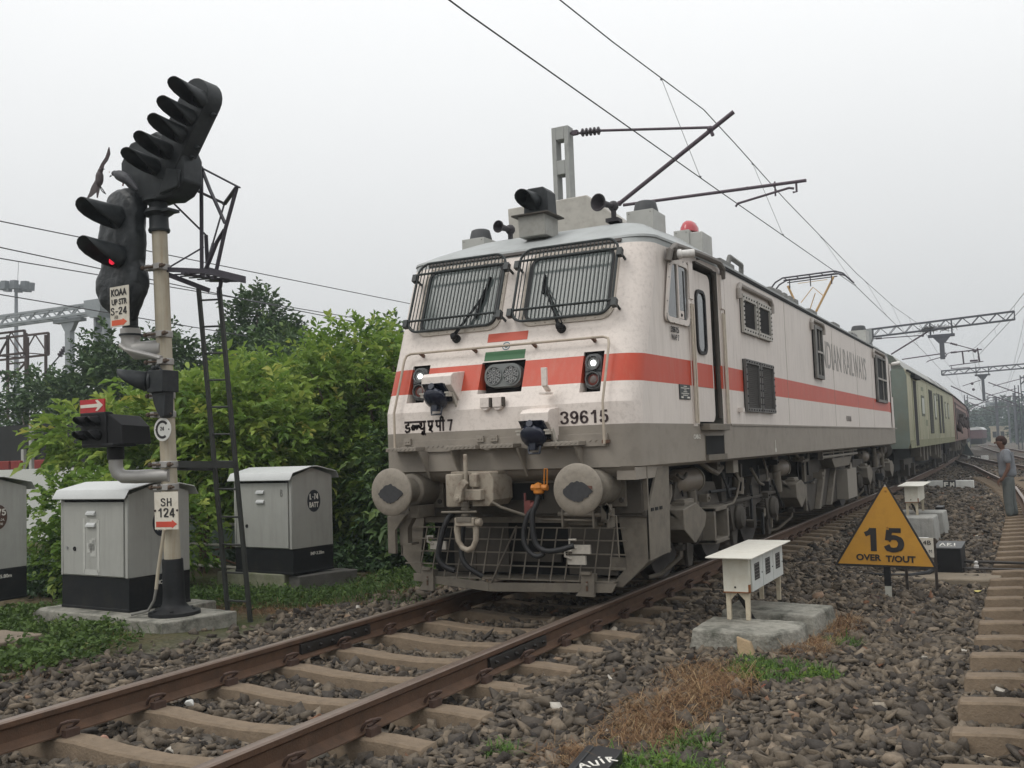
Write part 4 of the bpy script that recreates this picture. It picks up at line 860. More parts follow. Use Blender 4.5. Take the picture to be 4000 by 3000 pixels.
# ---- bogies and underframe gear
def bogie(yc,sgn):
    m=MB()
    for s in (1,-1):
        X=s*1.10
        m.prism([(yc-sgn*2.45,.80),(yc-sgn*2.3,1.06),(yc-sgn*.9,1.0),(yc-sgn*.7,.72),(yc+sgn*.7,.70),(yc+sgn*.9,.98),(yc+sgn*2.3,1.0),(yc+sgn*2.5,.78),(yc+sgn*1.0,.60),(yc-sgn*1.0,.62)],'x',X-.09,X+.09,0)
        m.box(X-.13,X+.13,yc-2.2,yc+2.2,.70,.74,0)
        for k in (-1.85,0,1.85):
            m.prism([(yc+k-.30,.66),(yc+k-.20,.36),(yc+k+.20,.36),(yc+k+.34,.66)],'x',X-.06,X+.10,0)
            m.lathe([(.15,0),(.16,.05),(.12,.10),(.05,.115)],(X+s*.08,yc+k,.52),(s,0,0),16,0)
            for d in (-.42,.42): 
                for q in range(6): m.lathe([(.075,0),(.082,.012),(.075,.024)],(X+s*.03,yc+k+d,.52+q*.032),(0,0,1),12,0)
            m.prism([(yc+k-.16,.44),(yc+k+.14,.44),(yc+k+.05,.14),(yc+k-.1,.14)],'x',X+s*.05-.02,X+s*.05+.02,0)
            m.box(X-.02,X+.05,yc+k-.10,yc+k+.06,.16,.22,1)
        m.box(X-.05,X+.06,yc-.5,yc-.3,.40,1.10,0); m.box(X-.05,X+.06,yc+1.0,yc+1.14,.30,.80,0)
    m.box(-1.0,1.0,yc-2.1,yc+2.1,.55,.85,2); m.box(-1.0,1.0,yc-2.3,yc+2.3,.85,1.15,2)  # near-black core boxes put shade into the voids between the bogie frames
    b=m.build('bogie',[UNDER(),UNDERL(),DARK()],LOC,bevel=.006,seg=1)
    for k in (-1.85,0,1.85):
        for s in (1,-1):
            m=MB(); m.lathe([(.12,.10),(.16,.09),(.40,.03),(.48,.05),(.546,.06),(.546,-.06),(.575,-.075),(.575,-.09),(.3,-.09)],(s*.80,yc+k,.548),(s,0,0),36,0); m.build('wheel',[M('wheel_dark',(.05,.042,.036),.6,metal=.3,var=.25,vs=12)],b)
        m=MB(); m.tube([(-.8,yc+k,.548),(.8,yc+k,.548)],.09,10); m.build('axle',[DARK()],b)
BZ=[4.40,16.16]
bogie(BZ[0],1); bogie(BZ[1],-1)
def sandbox(y,x=1.14):
    m=MB(); Y=y
    m.prism([(Y-.36,.80),(Y-.36,.60),(Y-.04,.44),(Y+.02,.44),(Y+.34,.58),(Y+.40,.66),(Y+.40,.72),(Y+.06,.845)],'x',x,x+.26,0); m.prism([(Y-.3,.80),(Y+.2,.72),(Y-.10,.44),(Y-.3,.44)],'x',x-.2,x+.02,1)
    m.hexa([(x,Y-.36,.80),(x+.26,Y-.36,.66),(x+.26,Y+.40,.68),(x,Y+.40,.72),(x,Y-.36,.86),(x+.05,Y-.36,.86),(x+.05,Y+.35,.80),(x,Y+.35,.80)],0)
    m.box(x+.05,x+.20,Y-.12,Y+.14,.80,.86,0); m.box(x+.07,x+.18,Y-.08,Y+.20,.85,.885,0)
    m.tube([(x+.1,Y-.02,.46),(x+.1,Y-.03,.30),(x-.1,Y-.1,.12),(x-.2,Y-.2,.10)],.025,8,0); m.box(x+.05,x+.14,Y-.07,Y+.02,.36,.42,1)
    m.build('sandbox',[UNDERL(),UNDER()],LOC,bevel=.012)
for y in (2.02,7.4,14.7,18.6): sandbox(y)
def reservoir(y0,y1,z,r,x=1.12):
    m=MB(); m.lathe([(.001,0),(r*.6,.02),(r*.92,.08),(r,.16),(r,y1-y0-.12),(r*.9,y1-y0-.05),(r*.5,y1-y0),(.001,y1-y0)],(x,y0,z),(0,1,0),24,0); m.lathe([(r+.012,0),(r+.012,.035)],(x,y1-.16,z),(0,1,0),24,1); m.lathe([(.035,0),(.035,.06)],(x+.0,y0+.0,z),(0,-1,0),8,1); m.tube([(x,y0-.04,z),(x+.06,y0-.22,z-.12),(x+.05,y0-.30,z-.22)],.028,8,1)
    m.build('air_reservoir',[M('reservoir_brown_grey',(.17,.142,.112),.5,var=.12,vs=7),UNDERL()],LOC)
reservoir(2.12,3.02,1.05,.135); reservoir(6.85,7.55,1.04,.125); reservoir(15.2,15.9,1.02,.14); reservoir(18.0,18.6,1.0,.12)
m=MB(); m.box(1.12,1.16,2.72,3.30,.36,.72); m.box(1.14,1.40,2.72,2.78,.36,.74); m.box(1.14,1.40,3.24,3.30,.36,.74); m.box(1.14,1.40,2.72,3.30,.70,.745); m.box(1.14,1.40,2.72,3.30,.35,.395); m.tube([(1.25,3.0,.70),(1.26,2.98,.5),(1.25,3.02,.38)],.025,6); m.build('equipment_frame',[UNDERL()],LOC,bevel=.005)
for y0,z0,y1,z1,r in ((4.42,.80,4.48,1.17,.075),(6.60,.72,6.50,1.27,.07),(2.55,.66,2.50,.95,.075),(11.0,.6,11.0,.61,.01),(16.9,.75,16.8,1.2,.075),(18.2,.7,18.1,1.2,.06)):
    m=MB(); L_=math.hypot(y1-y0,z1-z0); m.lathe([(r,0),(r,L_*.55),(r*.72,L_*.56),(r*.72,L_)],(1.22,y0,z0),(0,y1-y0,z1-z0),16); m.build('damper',[UNDERL()],LOC)
m=MB(); m.box(1.2,1.30,3.98,4.2,1.08,1.27); m.build('relay_box',[M('relay_box_pale',(.33,.30,.25),.6,var=.12)],LOC,bevel=.006)
for k,(p,r) in enumerate([([(1.3,4.06,1.08),(1.33,4.10,.98),(1.30,4.05,.80),(1.28,3.95,.72),(1.25,3.7,.70),(1.2,3.45,.72)],.016),([(1.25,3.6,1.1),(1.3,3.62,.95),(1.3,3.72,.80),(1.28,3.82,.82),(1.25,3.75,1.02)],.014),([(1.2,2.9,1.25),(1.28,3.05,1.15),(1.26,3.4,1.10),(1.22,3.75,1.16)],.03),([(1.25,4.15,1.06),(1.3,4.3,.95),(1.27,4.35,.85)],.012),([(1.2,5.2,1.1),(1.25,5.4,.9),(1.22,5.8,.85),(1.2,6.2,.92)],.02),([(1.2,6.4,.9),(1.27,6.5,.6),(1.25,6.7,.5),(1.2,6.85,.55)],.018),([(1.2,8.0,1.25),(1.25,8.3,1.1),(1.25,8.8,1.12),(1.2,9.1,1.22)],.022),([(1.25,3.1,.9),(1.25,4.6,.87)],.018)]):
    m=MB(); m.tube([Vector(q) for q in p],r,7); m.build('cable',[k%2 and RUBBER() or UNDERL()],LOC)
# transformer tank between the bogies
m=MB(); m.prism([(8.95,.85),(8.80,.62),(9.0,.30),(9.2,.24),(13.2,.24),(13.3,.85),(13.0,1.1),(9.1,1.1)],'x',-1.15,1.12,0)
for y in (10.3,11.4): m.prism([(y-.55,.245),(y-.4,.245),(y+.25,.90),(y+.1,.90)],'x',1.12,1.22,1)
m.box(1.12,1.17,8.86,8.98,.28,1.1,1); m.prism([(10.5,1.09),(12.75,1.09),(12.4,.92),(10.75,.92)],'x',1.12,1.34,1)
m.build('transformer_tank',[UNDER(),UNDERL()],LOC,bevel=.008)
m=MB(); m.box(1.12,1.34,12.1,13.2,.27,.845); m.lathe([(.02,0),(.02,.05)],(1.3,12.6,.845),(0,0,1),8); m.prism([(12.5,.845),(12.75,.845),(12.62,.98)],'x',1.32,1.34); m.build('battery_box',[M('battery_box_tan',(.25,.225,.19),.65,var=.1,vs=6,dirt=(.15,.13,.11),ds=6,da=.4)],LOC,bevel=.006)
m=MB()
for z in (1.27,1.20,1.13): m.tube([(1.28,9.84,z),(1.28,13.8,z)],.026 if z<1.15 else .016,8)
for y in (9.84,10.9,12.0,13.2): m.box(1.22,1.30,y,y+.05,1.09,1.3)
m.build('pipe_rack',[M('pipe_pale',(.33,.30,.26),.55,var=.12,vs=8)],LOC)
m=MB(); m.box(-1.1,1.1,1.0,20.0,1.14,1.24); m.box(-.9,.9,.86,1.3,.45,1.1); m.box(-.68,.68,1.2,19.8,.22,1.2); m.build('underframe',[DARK()],LOC)  # near-black backing boxes, added to paint shade into the gaps behind the gear
m=MB(); m.prism([(1.2,1.26),(1.2,.42),(1.32,.42),(1.38,1.26)],'x',1.33,1.36); m.build('front_valance',[UNDERL()],LOC)
for s in (-1,1):
    m=MB(); m.lathe([(.10,-.55),(.11,0),(.228,.02),(.228,.04)],(s*.978,20.5,1.09),(0,1,0),16); m.build('rear_buffer',[UNDER()],LOC)
m=MB(); m.lathe([(.03,0),(.05,.05),(.05,.2),(.035,.22)],(1.47,19.12,3.30),(.9,.2,.1),10); m.build('side_lamp',[M('frosted_white')],LOC)
m=MB(frame((1.46,18.7,0),(-.03,1,0),(0,0,1))); m.box(0,.5,1.7,3.3,0,.006,0); m.box(.2,.46,2.45,3.2,.006,.01,1); m.build('rear_door',[WHITE(),GLASS()],LOC)

rc=random.Random(12)
for k in range(64):
    y=rc.uniform(1.5,19.3) if k%2 else rc.uniform(1.6,9); z=rc.uniform(.35,1.15); x=rc.uniform(1.12,1.26); m=MB(); t=rc.random()
    if t<.4:
        L_=rc.uniform(.15,.5); P=[Vector((x,y,z))]; d=Vector((0,rc.uniform(-1,1),rc.uniform(-.9,.6))).normalized()
        for q in range(4): P.append(P[-1]+d*L_/4); d=(d+Vector((rc.uniform(-.2,.2),rc.uniform(-.8,.8),rc.uniform(-.8,.8)))).normalized()
        m.tube(P,rc.uniform(.010,.022),6); nm='hose'
    elif t<.75:
        a,b,c=rc.uniform(.03,.10),rc.uniform(.04,.14),rc.uniform(.04,.16); m.box(x-.08,x+a,y,y+b,z,z+c); m.lathe([(.018,0),(.018,.02)],(x+a,y+b*.5,z+c*.5),(1,0,0),8); nm='valve_block'
    else:
        m.box(x,x+.03,y,y+rc.uniform(.03,.07),z-rc.uniform(.1,.35),z+.1); nm='hanger'
    m.build(nm,[(UNDERL,UNDER,RUBBER,UNDERL)[rc.randrange(4)]()],LOC,bevel=.004 if t>=.4 else 0)
# ================================================================ colour light signal on the left
SG=thing('signal_post','tall leaning cream signal post with a slanting row of five hoods and a black base','signal',(-3.305,-.495,-.09))
m=MB(); 
lean=lambda z:-3.305-.0378*(z+.1)
R=[]
for z,r in ((.2,.082),(.465,.082),(1.3,.081),(2.6,.08),(3.88,.079)): R.append([(lean(z)+r*math.cos(a),-.495+r*math.sin(a),z) for a in np.linspace(0,2*PI,21)[:-1]])
m.rings(R); m.build('pole',[CREAM()],SG)
m=MB(); R=[]
for z,r in ((-.088,.255),(-.055,.255),(-.05,.24),(-.02,.15),(.02,.115),(.10,.108),(.455,.104),(.47,.10)): R.append([(lean(z)+r*math.cos(a),-.495+r*math.sin(a),z) for a in np.linspace(0,2*PI,29)[:-1]])
m.rings(R)
for k in range(6): m.lathe([(.02,0),(.02,.025)],(lean(0)+.2*math.cos(k+.4),-.495+.2*math.sin(k+.4),-.055),(0,0,1),6)
m.build('base',[M('base_black',(.009,.010,.011),.6,var=.25,vs=10,dirt=(.05,.045,.04),ds=6,da=.4,spec=.25)],SG)
m=MB(); m.lathe([(.105,0),(.112,.02),(.10,.05),(.098,.16),(.12,.18),(.15,.20),(.13,.24),(.095,.25),(.095,.31),(.16,.32),(.16,.36)],(-3.457,-.495,3.86),(-.0378,0,1),20); m.box(-3.66,-3.24,-.57,-.42,4.05,4.08); m.build('collar',[SIGB()],SG)
m=MB(); m.prism([(-3.74,4.83),(-3.36,4.89),(-3.06,4.72),(-2.985,4.57),(-2.985,4.32),(-3.10,4.21),(-3.23,4.165),(-3.63,4.21),(-3.88,4.45),(-3.88,4.64)],'y',-.62,-.34)
m.prism([(-3.30,4.20),(-3.02,4.24),(-2.99,4.42),(-3.18,4.47)],'y',-.66,-.62); hd=m.build('route_indicator',[SIGB()],SG,bevel=.02)
A=Vector((-2.80,5.15)); B=Vector((-3.24,4.55)); d=(A-B).normalized(); nn=Vector((-d.y,d.x)); P=[]
for c,s in ((A,1),(B,-1)):
    for k in range(11):
        a=-PI/2+PI*k/10; q=c+(d*math.cos(a)*s+nn*math.sin(a)*s)*.185; P.append((q.x,q.y))
m=MB(); m.prism(P,'y',-.63,-.42)
for (x,z) in ((-2.70,4.96),(-2.93,4.66),(-3.02,4.58)): m.ball((x+.03,-.5,z),.035,8); m.tube([(x,-.5,z),(x+.10,-.52,z-.015)],.012,5)
m.build('indicator_arm',[SIGB()],SG,bevel=.012)
for x,z in ((-2.69,5.10),(-2.84,4.94),(-2.97,4.79),(-3.165,4.65),(-3.345,4.515)):
    m=MB(); hood(m,(x-.03,-.60,z),(.17,-1,-.02),.088,.47); m.build('signal_hood',[SIGB()],SG,solid=.006)
    m=MB(); m.lathe([(.075,0),(.06,.012),(.001,.02)],(x-.03,-.64,z),(.17,-1,-.02),16); m.build('lens',[M('lens_unlit',(.05,.052,.055),.15,var=.05)],SG)
# tarpaulin wrapped head below it
m=MB(); R=[]; nR=34
ring=[(4.345,-3.80,.03,.02),(4.33,-3.79,.14,.09),(4.27,-3.78,.22,.13),(4.20,-3.77,.245,.15),(4.06,-3.81,.27,.17),(3.95,-3.83,.285,.17),(3.80,-3.84,.30,.18),(3.70,-3.83,.285,.17),(3.55,-3.83,.27,.165),(3.49,-3.835,.27,.165),(3.43,-3.845,.315,.18),(3.33,-3.85,.335,.19),(3.20,-3.85,.31,.17),(3.08,-3.84,.22,.13),(3.0,-3.80,.14,.10),(2.93,-3.79,.09,.08)]
for z,cx_,hx,hy in ring:
    for zz in (z,):
        L_=[]
        for i in range(nR):
            a=2*PI*i/nR; c,s=math.cos(a),math.sin(a); k=(abs(c)**4.5+abs(s)**4.5)**(-1/4.5)
            x=cx_-.03+hx*.93*c*k; y=-.62+hy*.75*s*k; w=mnoise.noise(Vector((x*7,y*7,z*9)))*.022+mnoise.noise(Vector((x*17+z*6,y*17,z*5)))*.010
            L_.append((x+w*c,y+w*s,z+mnoise.noise(Vector((x*6,y*6,z*3+4)))*.02))
        R.append(L_)
m.rings(R); tp=m.build('tarpaulin',[M('black_tarpaulin',(.016,.019,.021),.42,var=.3,vs=9,dirt=(.04,.045,.047),ds=5,da=.5,bump=.8,bs=12,spec=.35)],SG)
q=tp.modifiers.new('sub','SUBSURF'); q.levels=q.render_levels=2
tx=bpy.data.textures.new('folds','CLOUDS'); tx.noise_scale=.11; tx.noise_depth=2; q=tp.modifiers.new('folds','DISPLACE'); q.texture=tx; q.strength=.028; q.mid_level=.5
for o_,dd in (((-3.80,-.72,4.025),(-.06,-1,.0)),((-3.79,-.72,3.605),(-.06,-1,.06))):
    m=MB(); hood(m,o_,dd,.122,.45); m.build('tarpaulin_hood',[SIGB()],SG,solid=.006)
m=MB(); m.lathe([(.045,0),(.04,.02),(.001,.03)],(-3.80,-.80,3.555),(-.1,-1,.1),14); m.build('red_aspect',[M('red_aspect_lit',(1,.02,.06),.3,emit=.75,var=.0)],SG)
# name board of the signal
bt=frame((-3.785,-.85,2.848),(.262,0,.004),(-.058,0,.415)); m=MB(bt); m.box(0,.268,0,.415,-.012,0,0)
bd=m.build('signal_board',[SIGNW()],SG,bevel=.002)
text('KOAA',.225,.075,bt@Matrix.Translation((.022,.315,0)),INK(),bd,bold=.035); text('UP STR',.222,.062,bt@Matrix.Translation((.028,.225,0)),INK(),bd,bold=.03); digits('S-24',.232,.078,bt@Matrix.Translation((.012,.123,0)),INK(),bd,.17); text('AB',.055,.035,bt@Matrix.Translation((.06,.084,0)),M('ink_faded',(.2,.18,.15),.6),bd,bold=.01)
m=MB(bt); m.prism([(.022,.014),(.18,.014),(.18,.006),(.243,.044),(.18,.082),(.18,.07),(.022,.07)],'z',0,.002); m.build('arrow',[ORANGE()],bd)
# bracket carrying the wrapped head
m=MB(); m.lathe([(.12,0),(.12,.02),(.085,.025),(.085,.10),(.075,.105),(.075,.35)],(-3.82,-.56,2.79),(0,0,1),18); m.build('head_stub',[SIGB()],SG)
BR=M('bracket_aluminium',(.36,.35,.335),.5,metal=.3,var=.12,vs=6,dirt=(.18,.16,.14),ds=6,da=.5)
m=MB(); m.lathe([(.105,0),(.105,.09),(.095,.095)],(-3.825,-.56,2.775),(0,0,1),18); m.tube([(-3.825,-.56,2.80),(-3.82,-.56,2.70),(-3.74,-.55,2.63),(-3.55,-.52,2.63),(-3.40,-.50,2.63)],[.098,.098,.098,.095,.092],14)
m.tube([(-3.86,-.66,2.69),(-3.78,-.66,2.64),(-3.34,-.60,2.52)],.028,8); m.build('bracket_arm',[BR],SG)
def clamp(z,rusty=True):
    x=lean(z); m=MB(); m.lathe([(.088,-.035),(.094,-.03),(.094,.03),(.088,.035)],(x,-.495,z),(0,0,1),20,0); m.box(x-.13,x-.07,-.60,-.53,z-.03,z+.03,0); m.box(x+.02,x+.10,-.62,-.55,z-.03,z+.03,0)
    m.tube([(x-.18,-.60,z),(x+.17,-.60,z)],.013,6,1); m.lathe([(.026,-.015),(.026,.015)],(x-.15,-.60,z),(1,0,0),6,1); m.lathe([(.026,-.015),(.026,.015)],(x+.12,-.60,z),(1,0,0),6,1)
    m.build('clamp',[BR,M('bolt_rusty',(.10,.07,.05),.7,metal=.2,var=.3,vs=20)],SG,bevel=.004)
for z in (3.48,2.775,2.49,2.14,1.945,1.43,1.20): clamp(z)
# calling-on signal
m=MB(); m.box(-3.42,-3.20,-.72,-.50,2.165,2.385,0); m.lathe([(.11,-.13),(.115,-.02),(.12,0)],(-3.46,-.62,2.29),(-1,-.35,0),18,0); m.lathe([(.125,-.02),(.125,.01)],(-3.43,-.63,2.28),(-1,-.35,0),18,0); m.ball((-3.42,-.62,2.42),.035,8); m.ball((-3.37,-.62,2.43),.03,8); m.tube([(-3.45,-.62,2.40),(-3.36,-.62,2.44),(-3.3,-.62,2.38)],.012,5); m.prism([(-3.40,2.17),(-3.21,2.17),(-3.22,1.92),(-3.27,1.90),(-3.33,1.97),(-3.37,2.05)],'y',-.68,-.56,0)
co=m.build('calling_on_signal',[SIGB()],SG,bevel=.02)
m=MB(); hood(m,(-3.47,-.66,2.285),(-.95,-.8,.12),.10,.30); m.build('signal_hood',[SIGB()],SG,solid=.005)
# C disc
m=MB(); c0=Vector((-3.283,-.64,1.785)); m.lathe([(.118,0),(.118,.008)],c0,(0,-1,0),32,0); dk=m.build('c_marker',[M('disc_white',(.55,.55,.52),.55,var=.06,dirt=(.38,.36,.32),ds=9,da=.4)],SG)
TD=frame((c0.x,c0.y-.008,c0.z),(1,0,0),(0,0,1)); m=MB(TD); aa=[rad(42+k*(318-42-14)/30) for k in range(31)]; Oo=[(.093*math.cos(a),.093*math.sin(a)) for a in aa]; Ii=[(.067*math.cos(a),.067*math.sin(a)) for a in aa]
for k in range(30): m.prism([Oo[k],Oo[k+1],Ii[k+1],Ii[k]],'z',0,.002)
for x in (-.092,.09): m.lathe([(.008,0),(.006,.004)],(x,0,0),(0,0,1),8)
m.build('letter_c',[INK()],dk); digits('24',.052,.042,TD@Matrix.Translation((-.028,-.012,0)),INK(),dk,.13)
# shunt signal with red arrow plate
m=MB(); m.prism([(-.66,1.64),(-.93,1.64),(-.95,1.985),(-.86,1.985),(-.62,1.80)],'x',-4.13,-3.76,0); m.box(-4.12,-3.66,-.94,-.64,1.63,1.665,0); m.hexa([(-3.76,-.92,1.65),(-3.62,-.85,1.65),(-3.60,-.5,1.65),(-3.76,-.5,1.65),(-3.76,-.92,1.97),(-3.65,-.85,1.85),(-3.62,-.5,1.83),(-3.76,-.5,1.95)],0)
sh=m.build('shunt_signal',[BLACK()],SG,bevel=.01)
for x,z in ((-4.05,1.90),(-3.88,1.895),(-4.07,1.755),(-3.88,1.755)):
    m=MB(); hood(m,(x,-.93,z),(-.1,-1,-.1),.055,.13); m.lathe([(.05,0),(.04,.01)],(x,-.935,z),(0,-1,0),12); m.build('signal_hood',[BLACK()],SG,solid=.004)
m=MB(); m.box(-4.15,-3.79,-.93,-.915,1.985,2.12,0); rp=m.build('arrow_plate',[M('plate_red',(.42,.022,.028),.5,var=.12,vs=9,dirt=(.10,.035,.02),ds=7,da=.75)],SG)
m=MB(frame((-4.145,-.93,1.985),(1,0,0),(0,0,1))); m.prism([(.005,.052),(.26,.052),(.225,.018),(.255,.012),(.335,.07),(.255,.128),(.225,.122),(.26,.088),(.005,.084)],'z',0,.003); m.build('arrow',[SIGNW()],rp)
m=MB(); m.lathe([(.085,0),(.085,.13)],(-3.90,-.70,1.50),(0,0,1),14); m.build('shunt_stub',[BLACK()],SG)
m=MB(); m.tube([(-3.90,-.70,1.51),(-3.90,-.70,1.42),(-3.88,-.69,1.36),(-3.82,-.67,1.32),(-3.70,-.62,1.315),(-3.30,-.53,1.32)],.07,14); m.build('shunt_arm',[BR],SG)
# SH 124 board
bt=frame((-3.392,-.66,.778),(.325,0,.004),(-.016,0,.375)); m=MB(bt); m.box(0,.325,0,.375,-.01,0,0); bd=m.build('shunt_board',[SIGNW()],SG,bevel=.002)
digits('SH',.155,.082,bt@Matrix.Translation((.090,.232,0)),INK(),bd,.17); digits('124',.235,.092,bt@Matrix.Translation((.047,.122,0)),INK(),bd,.19)
m=MB(bt); m.prism([(.02,.024),(.24,.024),(.24,.012),(.31,.054),(.24,.096),(.24,.08),(.02,.08)],'z',0,.002); m.build('arrow',[M('arrow_red',(.50,.06,.035),.5)],bd)
m=MB(bt); 
for x in (.01,.315): m.lathe([(.013,0),(.01,.008)],(x,.19,0),(0,0,1),8)
m.build('rivet',[INKB()],bd)
m=MB(); m.tube([(-3.24,-.68,.78),(-3.28,-.68,.6),(-3.32,-.69,.38),(-3.34,-.70,.19)],.017,8,0); m.tube([(-3.34,-.70,.19),(-3.36,-.71,.08),(-3.42,-.73,-.02),(-3.6,-.78,-.06)],.014,8,1); m.build('cable',[CREAM(),M('conduit_grey',(.16,.155,.14),.7)],SG)
# ladder, grating and cage
LD=DSTEEL(); LDM=M('ladder_dark_olive',(.03,.032,.028),.6,var=.25,vs=10)
m=MB(); a0=Vector((-2.80,.05,-.24)); a1=Vector((-3.16,.05,3.32)); b0=Vector((-3.10,.05,-.24)); b1=Vector((-3.46,.05,3.34))
for p,q in ((a0,a1),(b0,b1)): m.bar(p,q,.045,.03)
ld=m.build('ladder',[LDM],SG)
for k in range(12):
    t=.06+k*.082; m=MB(); m.tube([a0.lerp(a1,t),b0.lerp(b1,t)],.011,6); m.build('rung',[LDM],ld)
m=MB(); m.bar((-3.30,-.45,1.43),(-2.98,.05,1.40),.012,.07); m.bar((-3.30,-.45,1.40),(-3.28,.05,1.38),.012,.07); m.build('ladder_stay',[LDM],SG)
m=MB()
for k in range(5): m.bar((-3.40,-.38+k*.12,3.42),(-2.92-.01*k,-.31+k*.12,3.40),.028,.012)
m.bar((-3.40,-.50,3.46),(-2.88,-.36,3.40),.012,.05); m.bar((-3.40,.16,3.44),(-2.95,.22,3.40),.012,.05); m.bar((-2.88,-.38,3.40),(-2.95,.23,3.40),.012,.075); m.bar((-3.18,-.45,3.40),(-3.18,.2,3.40),.05,.02); m.bar((-3.38,-.46,3.41),(-3.15,-.1,3.26),.012,.05)
m.tube([(-3.13,.05,3.40),(-3.14,.05,3.33),(-3.17,.05,3.27),(-3.16,.05,3.2)],.022,6); m.build('grating',[LD],SG)
m=MB()
for p,q in (((-3.145,-.2,4.58),(-3.16,-.2,3.42)),((-3.145,-.2,4.57),(-2.62,-.2,4.275)),((-2.655,-.2,4.27),(-2.82,-.2,3.86)),((-2.82,-.2,3.86),(-2.98,-.2,3.36)),((-3.116,.1,4.23),(-2.655,-.2,4.28)),((-3.135,-.2,4.55),(-3.03,-.2,4.32)),((-3.03,-.2,4.32),(-2.82,-.2,3.92)),((-3.116,.1,4.23),(-3.19,.0,3.80)),((-3.19,.0,3.80),(-3.24,-.1,3.42)),((-3.38,-.3,4.43),(-3.116,.1,4.24)),((-3.52,-.3,4.27),(-3.24,-.05,3.88)),((-3.24,-.05,3.88),(-3.22,-.05,3.42)),((-2.83,-.2,3.86),(-2.94,-.2,3.74)),((-2.94,-.2,3.74),(-3.05,-.2,3.55)),((-3.05,-.2,3.55),(-3.14,-.2,3.42)),((-3.23,-.1,3.74),(-3.42,-.4,3.50))): m.bar(p,q,.042,.016)
m.build('safety_cage',[LD],SG)

# ---- birds
def skinbody(name,verts,edges,radii,mat,root=None,sub=2,par=None,rootv=0):
    off=parent_loc(par); me=bpy.data.meshes.new(name); me.from_pydata([tuple(Vector(v)-off) for v in verts],edges,[])
    o=bpy.data.objects.new(name,me); COL.objects.link(o); s=o.modifiers.new('skin','SKIN'); s.use_smooth_shade=True
    for i,r in enumerate(radii):
        me.skin_vertices[0].data[i].radius=r if hasattr(r,'__len__') else (r,r)
    me.skin_vertices[0].data[rootv].use_root=True
    q=o.modifiers.new('sub','SUBSURF'); q.levels=q.render_levels=sub
    me.materials.append(mat)
    if par: o.parent=par
    return o
PG=M('pigeon_grey',(.045,.045,.052),.6,var=.35,vs=30)
pr=thing('pigeon','dark pigeon perched on the tarpaulin wrapped signal head','pigeon',(-3.66,-.745,4.33))
skinbody('body',[(-3.865,-.745,4.485),(-3.825,-.745,4.495),(-3.785,-.745,4.475),(-3.725,-.745,4.44),(-3.645,-.745,4.40),(-3.575,-.745,4.345),(-3.485,-.745,4.26)],[(i,i+1) for i in range(6)],[.022,.036,.036,.062,.06,.036,.016],PG,par=pr,rootv=3)
m=MB(); m.lathe([(.010,0),(.001,.03)],(-3.880,-.745,4.475),(-1,0,-.5),6); m.build('beak',[BLACK()],pr)
m=MB(); m.ball((-3.865,-.78,4.503),.006,6); m.build('eye',[M('eye_orange',(.3,.1,.02),.3)],pr)
m=MB(); m.tube([(-3.675,-.76,4.39),(-3.685,-.765,4.33)],.008,5); m.tube([(-3.635,-.73,4.38),(-3.635,-.73,4.33)],.008,5); m.build('legs',[M('bird_leg_pink',(.2,.06,.05),.6)],pr)
br=thing('bird','brown grey bird flying past the wrapped signal with one wing raised','bird',(-3.74,-1.,4.40))
BG=M('bird_brown_grey',(.085,.07,.072),.7,var=.3,vs=30); BD=M('bird_wing_dark',(.05,.035,.038),.7,var=.3,vs=30)
skinbody('body',[(-3.715,-1,4.46),(-3.735,-1,4.455),(-3.745,-1,4.42),(-3.755,-1,4.37),(-3.755,-1,4.32),(-3.76,-1,4.28)],[(i,i+1) for i in range(5)],[.014,.026,.028,.042,.036,.02],BG,par=br,rootv=3)
def wing(name,pts,w,mat):
    m=MB(); P=[Vector(p) for p in pts]; R=[]
    for i,p in enumerate(P):
        d=(P[min(i+1,len(P)-1)]-P[max(i-1,0)]).normalized(); n=d.cross(Vector((0,1,0))).normalized(); t=.004
        R.append([p+n*w[i]+Vector((0,-t,0)),p-n*w[i]+Vector((0,-t,0)),p-n*w[i]+Vector((0,t,0)),p+n*w[i]+Vector((0,t,0))])
    m.rings(R); m.build(name,[mat],br)
wing('wing',[(-3.735,-1,4.44),(-3.70,-1,4.505),(-3.645,-1,4.55),(-3.615,-1,4.60),(-3.607,-1,4.665)],[.035,.022,.024,.024,.004],BD)
wing('wing',[(-3.77,-.98,4.40),(-3.81,-.98,4.33),(-3.86,-.98,4.27),(-3.91,-.98,4.225),(-3.96,-.98,4.195)],[.025,.042,.046,.024,.003],BG)
wing('tail',[(-3.76,-1.0,4.31),(-3.775,-1,4.25),(-3.785,-1,4.17)],[.018,.022,.004],BD)
m=MB(); m.lathe([(.011,0),(.001,.035)],(-3.705,-1,4.455),(1,0,-.15),6); m.build('beak',[BLACK()],br)
m=MB(); m.tube([(-3.745,-1,4.29),(-3.70,-1,4.24),(-3.66,-1,4.19)],.005,5); m.tube([(-3.75,-1,4.285),(-3.72,-1,4.235),(-3.68,-1,4.20)],.005,5); m.build('legs',[BLACK()],br)

